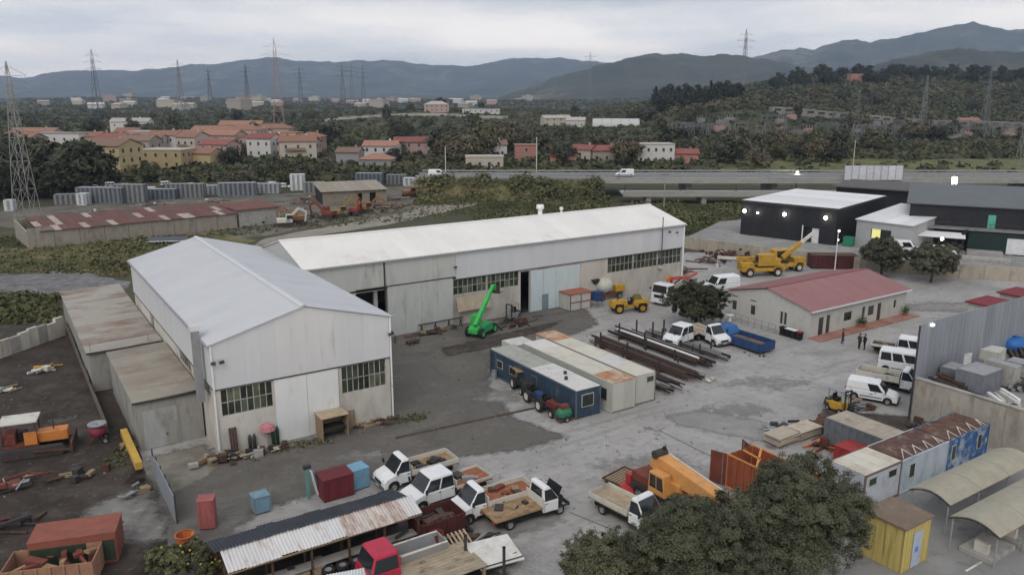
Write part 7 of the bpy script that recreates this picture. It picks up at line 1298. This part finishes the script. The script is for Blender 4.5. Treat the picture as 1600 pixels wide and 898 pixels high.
tr_me = shared('transformer', lambda: MB().box(-3, 3, -2, 2, 0, 3.6).box(-3.6, -3.1, -1.6, 1.6, .3, 3).box(3.1, 3.6, -1.6, 1.6, .3, 3).tube((-1.5, 0, 3.6), (-1.8, 0, 5.6), .25, 6).tube((0, 0, 3.6), (0, 0, 5.8), .25, 6).tube((1.5, 0, 3.6), (1.8, 0, 5.6), .25, 6))
for i in range(24):
    px = rnd.uniform(1080, 1620); o = obj('transformer', tr_me, [gan_m, cgrey[4], py_r, gan_b][i % 4], None, gz_(px, rnd.uniform(470, 580)), rnd.uniform(-.2, .2)); tag(o, 'boxy transformer among the substation gantries', 'transformer', 'substation transformers', 'thing')

# ------------------------------------------------------------------ trees, shrubs, grass
def np_mesh(name, V, Fq):
    me = bpy.data.meshes.new(name); nv, nf = len(V), len(Fq); k = Fq.shape[1]
    me.vertices.add(nv); me.vertices.foreach_set('co', V.astype(np.float32).ravel()); me.loops.add(nf * k); me.loops.foreach_set('vertex_index', Fq.astype(np.int32).ravel())
    me.polygons.add(nf); me.polygons.foreach_set('loop_start', np.arange(0, nf * k, k, dtype=np.int32)); me.polygons.foreach_set('loop_total', np.full(nf, k, dtype=np.int32)); me.update(calc_edges=True); return me
def leaf_quads(P_, N_, size, rs, asp=.42):
    n = len(P_); t = rs.normal(size=(n, 3)); a = np.cross(N_, t); a /= np.linalg.norm(a, axis=1, keepdims=True) + 1e-9; b = np.cross(N_, a); b /= np.linalg.norm(b, axis=1, keepdims=True) + 1e-9
    s = size * rs.uniform(.45, 1.5, (n, 1)); a = a * s; b = b * s * asp
    V = np.stack([P_ - a, P_ + b * .9 - a * .1, P_ + a, P_ - b * .9 - a * .1], 1).reshape(-1, 3); return V, np.arange(4 * n).reshape(n, 4)
def crown(name, seed, R_, H_, z0, ncl, nlf, lf, shape='round'):
    rs = np.random.RandomState(seed); d = rs.normal(size=(ncl, 3)); d /= np.linalg.norm(d, axis=1, keepdims=True); rr = rs.uniform(.35, 1, (ncl, 1)) ** .5
    lump = 1 + .28 * np.sin(d[:, :1] * 3.1 + seed) * np.cos(d[:, 1:2] * 2.7 + seed * 2) + rs.uniform(-.14, .12, (ncl, 1))
    c = d * rr * lump
    if shape == 'cone': t = rs.uniform(0, 1, ncl) ** 1.3; an = rs.uniform(0, 6.28, ncl); q = (1 - t) * .95 + .06; rad = rs.uniform(.5, 1, ncl) * q; c = np.stack([rad * np.cos(an), rad * np.sin(an), t * 2 - 1], 1)
    if shape == 'umbrella': c[:, 2] = np.abs(c[:, 2]) * .8 + .2
    C_ = c * np.array([R_, R_, H_ / 2]) + np.array([0, 0, z0 + H_ / 2]); C_[:, 2] = np.maximum(C_[:, 2], z0 * .6 + .1)
    rc = R_ * rs.uniform(.16, .30, (ncl, 1)) * (.7 if shape == 'cone' else 1)
    P_ = np.repeat(C_, nlf, 0) + rs.normal(size=(ncl * nlf, 3)) * np.repeat(rc, nlf, 0) * np.array([.62, .62, .5])
    N_ = P_ - np.array([0, 0, z0 + H_ * .35]); N_ /= np.linalg.norm(N_, axis=1, keepdims=True) + 1e-9; N_ = N_ * .6 + np.array([0, 0, .5]) + rs.normal(size=N_.shape) * .55
    V, Fq = leaf_quads(P_, N_, lf, rs); return np_mesh(name, V, Fq), C_
def lobed_crown(name, seed, R_, H_, z0, nlobe, ncl, nlf, lf):
    rs = np.random.RandomState(seed); d = rs.normal(size=(nlobe, 3)); d[:, 2] = d[:, 2] * .9 + .15; d /= np.linalg.norm(d, axis=1, keepdims=True)
    lc = d * np.array([R_, R_, H_ / 2]) * rs.uniform(.3, .74, (nlobe, 1)) + np.array([0, 0, z0 + H_ / 2]); lr = R_ * rs.uniform(.24, .42, nlobe); k = rs.randint(0, nlobe, ncl)
    q = rs.normal(size=(ncl, 3)); q /= np.linalg.norm(q, axis=1, keepdims=True); q[:, 2] = np.where(q[:, 2] < -.4, -q[:, 2], q[:, 2]); C_ = lc[k] + q * lr[k][:, None] * rs.uniform(.55, 1.02, (ncl, 1)); C_[:, 2] = np.maximum(C_[:, 2], .25)
    rc = rs.uniform(.16, .38, (ncl, 1)) * R_ / 4.5; u = rs.normal(size=(ncl * nlf, 3)); u /= np.linalg.norm(u, axis=1, keepdims=True); P_ = np.repeat(C_, nlf, 0) + u * np.repeat(rc, nlf, 0) * rs.uniform(0, 1, (ncl * nlf, 1)) ** .5 * np.array([1.25, 1.25, .9])
    N_ = np.repeat(q, nlf, 0) * .8 + u * .5 + np.array([0, 0, .35]) + rs.normal(size=P_.shape) * .4; N_ /= np.linalg.norm(N_, axis=1, keepdims=True) + 1e-9
    V, Fq = leaf_quads(P_, N_, lf, rs); return np_mesh(name, V, Fq), C_
def trunk_mesh(seed, H_, r, tips):
    rr = random.Random(seed); m = MB(); p = Vector((0, 0, -.3)); q = Vector((rr.uniform(-.15, .15), rr.uniform(-.15, .15), H_)); m.tube(p, q, r, 8, r * .7)
    for t_ in tips:
        t_ = Vector(t_); mid = q.lerp(t_, .5) + Vector((rr.uniform(-.2, .2), rr.uniform(-.2, .2), .15)); m.tube(q - Vector((0, 0, rr.uniform(0, H_ * .3))), mid, r * .5, 6, r * .32); m.tube(mid, t_, r * .32, 5, r * .1)
    return m
bark = mat('bark', (.10, .08, .06), .95, var=.3, scale=4, bump=.4)
def leafm(key, col, rv=.22): return mat(key, col, .65, var=.36, scale=.55, rndv=rv, spec=.25, detail=3)
L_dark = leafm('leaf_dark', (.046, .050, .028)); L_olive = leafm('leaf_olive', (.078, .078, .050)); L_mid = leafm('leaf_mid', (.086, .090, .042)); L_brown = leafm('leaf_brown', (.112, .094, .056)); L_pine = leafm('leaf_pine', (.034, .039, .024)); L_light = leafm('leaf_light', (.12, .12, .052)); L_fore = leafm('leaf_foreground', (.076, .081, .048), .06); L_fore2 = leafm('leaf_foreground_olive', (.094, .096, .055), .06)
def big_tree(label, loc, R_, H_, z0, ncl, nlf, lf, lm, seed, th=None, shape='round', name='tree', group=None):
    t = thing(name, label, 'tree', (loc[0], loc[1], 0), 0, group); me, cc = lobed_crown('crown', seed, R_, H_, z0, max(10, int(R_ * 9)), ncl, nlf, lf); obj('crown', me, lm, t); obj('trunk', trunk_mesh(seed, th or z0 + H_ * .3, max(.1, R_ * .055), cc[:9]), bark, t, smooth=True); return t
big_tree('large dark evergreen tree filling the lower right, beside the yellow booth', G(1240, 806, 3.4), 4.5, 7.2, .2, 1900, 110, .068, L_fore, 3)
big_tree('large dark evergreen tree at bottom centre before the orange crane', G(1094, 872, 3.0), 4.3, 6.1, .2, 1600, 110, .068, L_fore, 5)
big_tree('olive green tree at the bottom edge left of the big dark trees', G(958, 912, 1.8), 3.5, 4.2, .1, 1000, 90, .07, L_fore2, 8)
big_tree('dark tree between the two large ones at the bottom edge', G(1172, 878, 2.6), 4.2, 6.0, .2, 1100, 90, .07, L_fore, 9)
big_tree('round dark green tree by the office and the crane truck', G(1087, 506), 4.0, 5.3, .0, 1200, 46, .13, L_dark, 12)
big_tree('left of two round olive trees before the black buildings', G(1377, 431), 4.1, 5.2, .6, 1000, 40, .15, L_olive, 14, group='two round trees'); big_tree('right of two round olive trees before the black buildings', G(1454, 441), 4.0, 5.5, .6, 1000, 40, .15, L_olive, 15, group='two round trees')
for i, (px, py, r_) in enumerate(((262, 905, 1.5), (296, 893, 1.6), (332, 908, 1.7))):
    t = big_tree(['leafy shrub with yellow blooms leftmost at the bottom left edge', 'leafy shrub beside the orange tub at the bottom left', 'leafy shrub against the shed end at the bottom left'][i], G(px, py), r_, 2.2, .0, 330, 34, .10, L_mid, 30 + i, .5, name='shrub', group='bottom left shrubs')
    m = MB()
    for k in range(12):
        a = rnd.uniform(0, 6.3); p = Vector((r_ * .8 * math.cos(a) * rnd.random(), r_ * .8 * math.sin(a) * rnd.random(), 1.3 + rnd.uniform(-.3, .8))); m.obox(tuple(p), (.1, .1, .07), a)
    obj('blossom', m, mat('yellow_bloom', (.40, .32, .05), .7), t)
kinds = []
for k, (R_, H_, z0, ncl, nlf, lf, shape) in enumerate(((3.6, 6.0, 1.2, 60, 34, .52, 'round'), (3.0, 7.5, 1.0, 60, 34, .52, 'round'), (4.6, 6.4, 1.6, 70, 34, .58, 'round'), (2.0, 9.0, .6, 60, 28, .42, 'cone'), (3.9, 5.0, 6.0, 50, 34, .5, 'umbrella'), (2.2, 3.0, .1, 36, 28, .4, 'round'))):
    me, cc = crown('crown', 100 + k, R_, H_, z0, ncl, nlf, lf, shape); tm = trunk_mesh(k, z0 + H_ * .3, .22, cc[:6]).mesh('trunk'); tm.materials.append(bark); kinds.append((me, tm))
def tree(label, loc, k, s, lm, group, name='tree'):
    sz = 'tall' if s > 1.25 else ('small' if s < .9 else 'middling'); label = sz + ' ' + {'leaf_dark': 'dark green', 'leaf_olive': 'grey olive', 'leaf_mid': 'mid green', 'leaf_brown': 'brownish', 'leaf_pine': 'near black', 'leaf_light': 'light green'}[lm.name] + ' ' + ['round', 'upright', 'broad', 'conical', 'umbrella', 'low'][k] + ' ' + ' '.join(w for w in label.split() if w not in ('dark', 'green', 'brownish', 'tall'))
    t = thing(name, label, 'tree', loc, rnd.uniform(0, 6.3), group); t.scale = (s * rnd.uniform(.85, 1.2), s * rnd.uniform(.85, 1.2), s * rnd.uniform(.9, 1.15)); obj('crown', kinds[k][0], lm, t); obj('trunk', kinds[k][1], bark, t)
    return t
for i in range(22): tree('dark evergreen tree in the grove below the village at left', G(rnd.uniform(-40, 152), rnd.uniform(286, 312)), rnd.choice((0, 1, 2)), rnd.uniform(1.2, 1.75), rnd.choice((L_dark, L_dark, L_pine)), 'left grove')
for i in range(30): tree('leafy shrub tree between the container row and the village', G(rnd.uniform(150, 560), rnd.uniform(272, 292)), rnd.choice((0, 5, 5)), rnd.uniform(.45, .85), rnd.choice((L_mid, L_light, L_dark, L_olive)), 'trees before the village')
for i in range(26): tree('green tree among the village houses', G(rnd.uniform(0, 720), rnd.uniform(225, 262)), rnd.choice((0, 1, 2)), rnd.uniform(.5, .85), rnd.choice((L_mid, L_dark, L_olive, L_brown)), 'village trees')
for i in range(16): tree('brownish tree in the clump right of the red roofed long house', G(rnd.uniform(690, 800), rnd.uniform(232, 258)), rnd.choice((0, 2)), rnd.uniform(1.0, 1.6), rnd.choice((L_brown, L_olive, L_mid)), 'brown tree clump')
for i in range(26): tree('tree along the far side of the highway', G(rnd.uniform(800, 1320), rnd.uniform(240, 262)), rnd.choice((0, 5, 2)), rnd.uniform(.7, 1.3), rnd.choice((L_mid, L_olive, L_brown, L_dark)), 'highway trees')
for i in range(34): tree('tall dark pine in the grove on the hill crest', gz_(rnd.uniform(1020, 1165), rnd.uniform(640, 760)), rnd.choice((1, 1, 0, 3)), rnd.uniform(1.3, 1.9), L_pine, 'hill pines')
for i in range(64): tree('dark tree on the right skyline ridge', gz_(rnd.uniform(1190, 1640), rnd.uniform(880, 1000)), rnd.choice((0, 1, 1, 2)), rnd.uniform(1.1, 1.8), L_pine, 'ridge trees')
for i in range(70): tree('tree on the scrubby right slope', gz_(rnd.uniform(980, 1640), rnd.uniform(345, 800)), rnd.choice((0, 2, 1, 5)), rnd.uniform(.8, 1.4), rnd.choice((L_dark, L_olive, L_mid, L_brown)), 'slope trees')
for i in range(50): tree('tree on the plain behind the village', gz_(rnd.uniform(-40, 900), rnd.uniform(420, 900)), rnd.choice((0, 1, 2)), rnd.uniform(.8, 1.4), rnd.choice((L_dark, L_olive, L_mid)), 'plain trees')
# scrub far and wide: nobody could count it
def scatter(name, n, pos, size, nq, lm, seed, flat=.7, lf=.55):
    rs = np.random.RandomState(seed); P0 = []; S0 = []
    for i in range(n):
        p = pos(rs)
        if p is None: continue
        P0.append(p); S0.append(size(rs, p))
    P0 = np.array(P0); S0 = np.array(S0)[:, None]; d = rs.normal(size=(len(P0) * nq, 3)); d /= np.linalg.norm(d, axis=1, keepdims=True); d[:, 2] = np.abs(d[:, 2]); d[:, 2] *= flat
    S1 = np.repeat(S0, nq, 0); Q = np.repeat(P0, nq, 0) + d * S1 * rs.uniform(.55, 1.05, (len(d), 1)); N_ = d + rs.normal(size=d.shape) * .4; N_ /= np.linalg.norm(N_, axis=1, keepdims=True) + 1e-9
    V, Fq = leaf_quads(Q, N_, 1.0, rs, .7); c = V.reshape(-1, 4, 3).mean(1, keepdims=True); V = ((V.reshape(-1, 4, 3) - c) * (S1[:, None] * lf) + c).reshape(-1, 3)
    o = obj(name, np_mesh(name, V, Fq), lm); o['kind'] = 'stuff'; return o
scrub_m = ground_mat('scrub_leaves', [((.080, .084, .044), .03, 0, .35), ((.055, .061, .035), .05, .54, .06), ((.125, .108, .064), .02, .57, .05), ((.105, .108, .052), .04, .62, .05), ((.14, .115, .07), .03, .68, .03)], bump=0)
def pos_far(rs):
    y = 250 * (14 ** rs.uniform(0, 1)); px = rs.uniform(-120, 1720); p = gz_(px, y)
    if 200 < p.y < 250 and p.x > -40: return None
    if p.y < 262 and p.x > 30: return None
    if p.y < 345 and p.x > 62 and rs.rand() < .9: return None
    return (p.x, p.y, p.z)
def pos_wood(rs):
    p = gz_(rs.uniform(980, 1720), rs.uniform(620, 1050) ** 1.0); return (p.x, p.y, p.z + 1.0)
tag(scatter('hill_wood', 5200, pos_wood, lambda rs, p: rs.uniform(2.0, 4.2), 16, scrub_m, 21, 1.1, .4), 'continuous low woodland covering the right hill', 'woodland')
tag(scatter('scrub', 24000, pos_far, lambda rs, p: rs.uniform(1.0, 2.6) * (1 + p[1] / 1500), 16, scrub_m, 1, .7, .42), 'mixed scrub and bushes covering the plain and slopes', 'scrub')
reed_m = ground_mat('reed_leaves', [((.108, .112, .050), .06, 0, .35), ((.18, .15, .082), .05, .55, .06), ((.075, .088, .038), .1, .56, .08)], bump=0)
def pos_reed(rs):
    px = rs.uniform(745, 1320); py = rs.uniform(283, 366)
    if px < 1000 and py > 352 - .05 * (px - 750): return None
    p = G(px, py); q = p.x * UX + p.y * UY; w_ = -p.x * UY + p.y * UX; return None if (p.y > 205 or (p.y > 199 and p.x > 25) or p.x > 28 + (p.y - 150) * 1.05 or (26 < q < 84 and w_ < 97.5) or p.y < 138) else (p.x, p.y, -.1)
tag(scatter('reed_bed', 9500, pos_reed, lambda rs, p: rs.uniform(.3, 1.0) * (.45 + 1.5 * max(0, .5 + mno.noise((p[0] / 9, p[1] / 9, 1.5)))), 34, reed_m, 2, 1.2, .21), 'reeds and bushes in the river strip behind the long warehouse', 'reeds')
def pos_slope(rs):
    x = rs.uniform(-24, 24); y = rs.uniform(200, 217); return (x, y, max(-.1, min(4.4, (y - 206) * .46)))
tag(scatter('slope_bushes', 700, pos_slope, lambda rs, p: rs.uniform(.4, 1.3) * (.4 + 1.6 * max(0, .5 + mno.noise((p[0] / 7, p[1] / 7, 4.5)))), 30, reed_m, 7, 1.1, .21), 'olive bushes on the highway embankment', 'bushes')
def pos_bank(rs):
    k = rs.randint(3)
    p = G(rs.uniform(-30, 88), rs.uniform(462, 505)) if k == 0 else (G(rs.uniform(150, 330), rs.uniform(372, 432)) if k == 1 else G(rs.uniform(700, 800), rs.uniform(280, 305)))
    return (p.x, p.y, -.05)
tag(scatter('bank_bushes', 900, pos_bank, lambda rs, p: rs.uniform(.4, 1.1), 26, reed_m, 3, 1.0, .3), 'rough grass and bushes along the river bank', 'bushes')
def pos_strip(rs):
    px = rs.uniform(-60, 760); py = rs.uniform(368, 428) if px < 330 else rs.uniform(345, 372) - (px - 330) * .09
    if px > 330 and rs.rand() < .6: return None
    p = G(px, py); return (p.x, p.y, -.05)
tag(scatter('rough_grass', 5200, pos_strip, lambda rs, p: rs.uniform(.15, .5), 7, reed_m, 4, 1.2), 'tufts of rough grass behind the warehouses', 'grass')
def pos_weed(rs):
    k = rs.randint(4); a, b = [(F(26, 58.9), F(29, 58)), (F(66, 52.5), F(73, 66)), (F(12.5, 58.8), F(20, 57.9)), (F(5.2, 62), F(6.8, 66))][k]; p = a.lerp(b, rs.rand()); return (p.x + rs.normal() * .5, p.y + rs.normal() * .5, 0)
tag(scatter('yard_weeds', 420, pos_weed, lambda rs, p: rs.uniform(.06, .2), 8, reed_m, 5, 1.2), 'low weeds in the yard corners', 'weeds')
def pos_lit(rs):
    k = rs.rand(); p = F(rs.uniform(28, 62), rs.uniform(38, 80)) if k < .45 else (G(rs.uniform(330, 1250), rs.uniform(640, 800)) if k < .7 else (G(rs.uniform(-20, 230), rs.uniform(560, 860)) if k < .9 else F(rs.uniform(12, 30), 58.6 - abs(rs.normal()) * .6))); return (p.x, p.y, .0)
litm = ground_mat('litter_bits', [((.18, .17, .16), 3, 0, .4), ((.36, .35, .33), 2.1, .56, .03), ((.09, .08, .075), 1.7, .62, .04)], bump=0)
tag(scatter('litter', 900, pos_lit, lambda rs, p: rs.uniform(.02, .07) if rs.rand() < .85 else .11, 4, litm, 9, .6, .9), 'small stones and litter strewn over the yard', 'litter')
# ------------------------------------------------------------------ the air
def make_haze():
    m = bpy.data.materials.new('thin_haze'); m.use_nodes = True; nt = m.node_tree; N = nt.nodes
    N.remove(N['Principled BSDF']); v = N.new('ShaderNodeVolumePrincipled'); v.inputs['Color'].default_value = (.58, .74, 1.0, 1)
    v.inputs['Density'].default_value = HAZE; v.inputs['Anisotropy'].default_value = .2
    nt.links.new(v.outputs[0], N['Material Output'].inputs['Volume'])
    o = obj('haze', MB().box(-14000, 14000, -60, 14600, -60, 660), m); o['kind'] = 'stuff'
HAZE = 1.0e-4
make_haze()
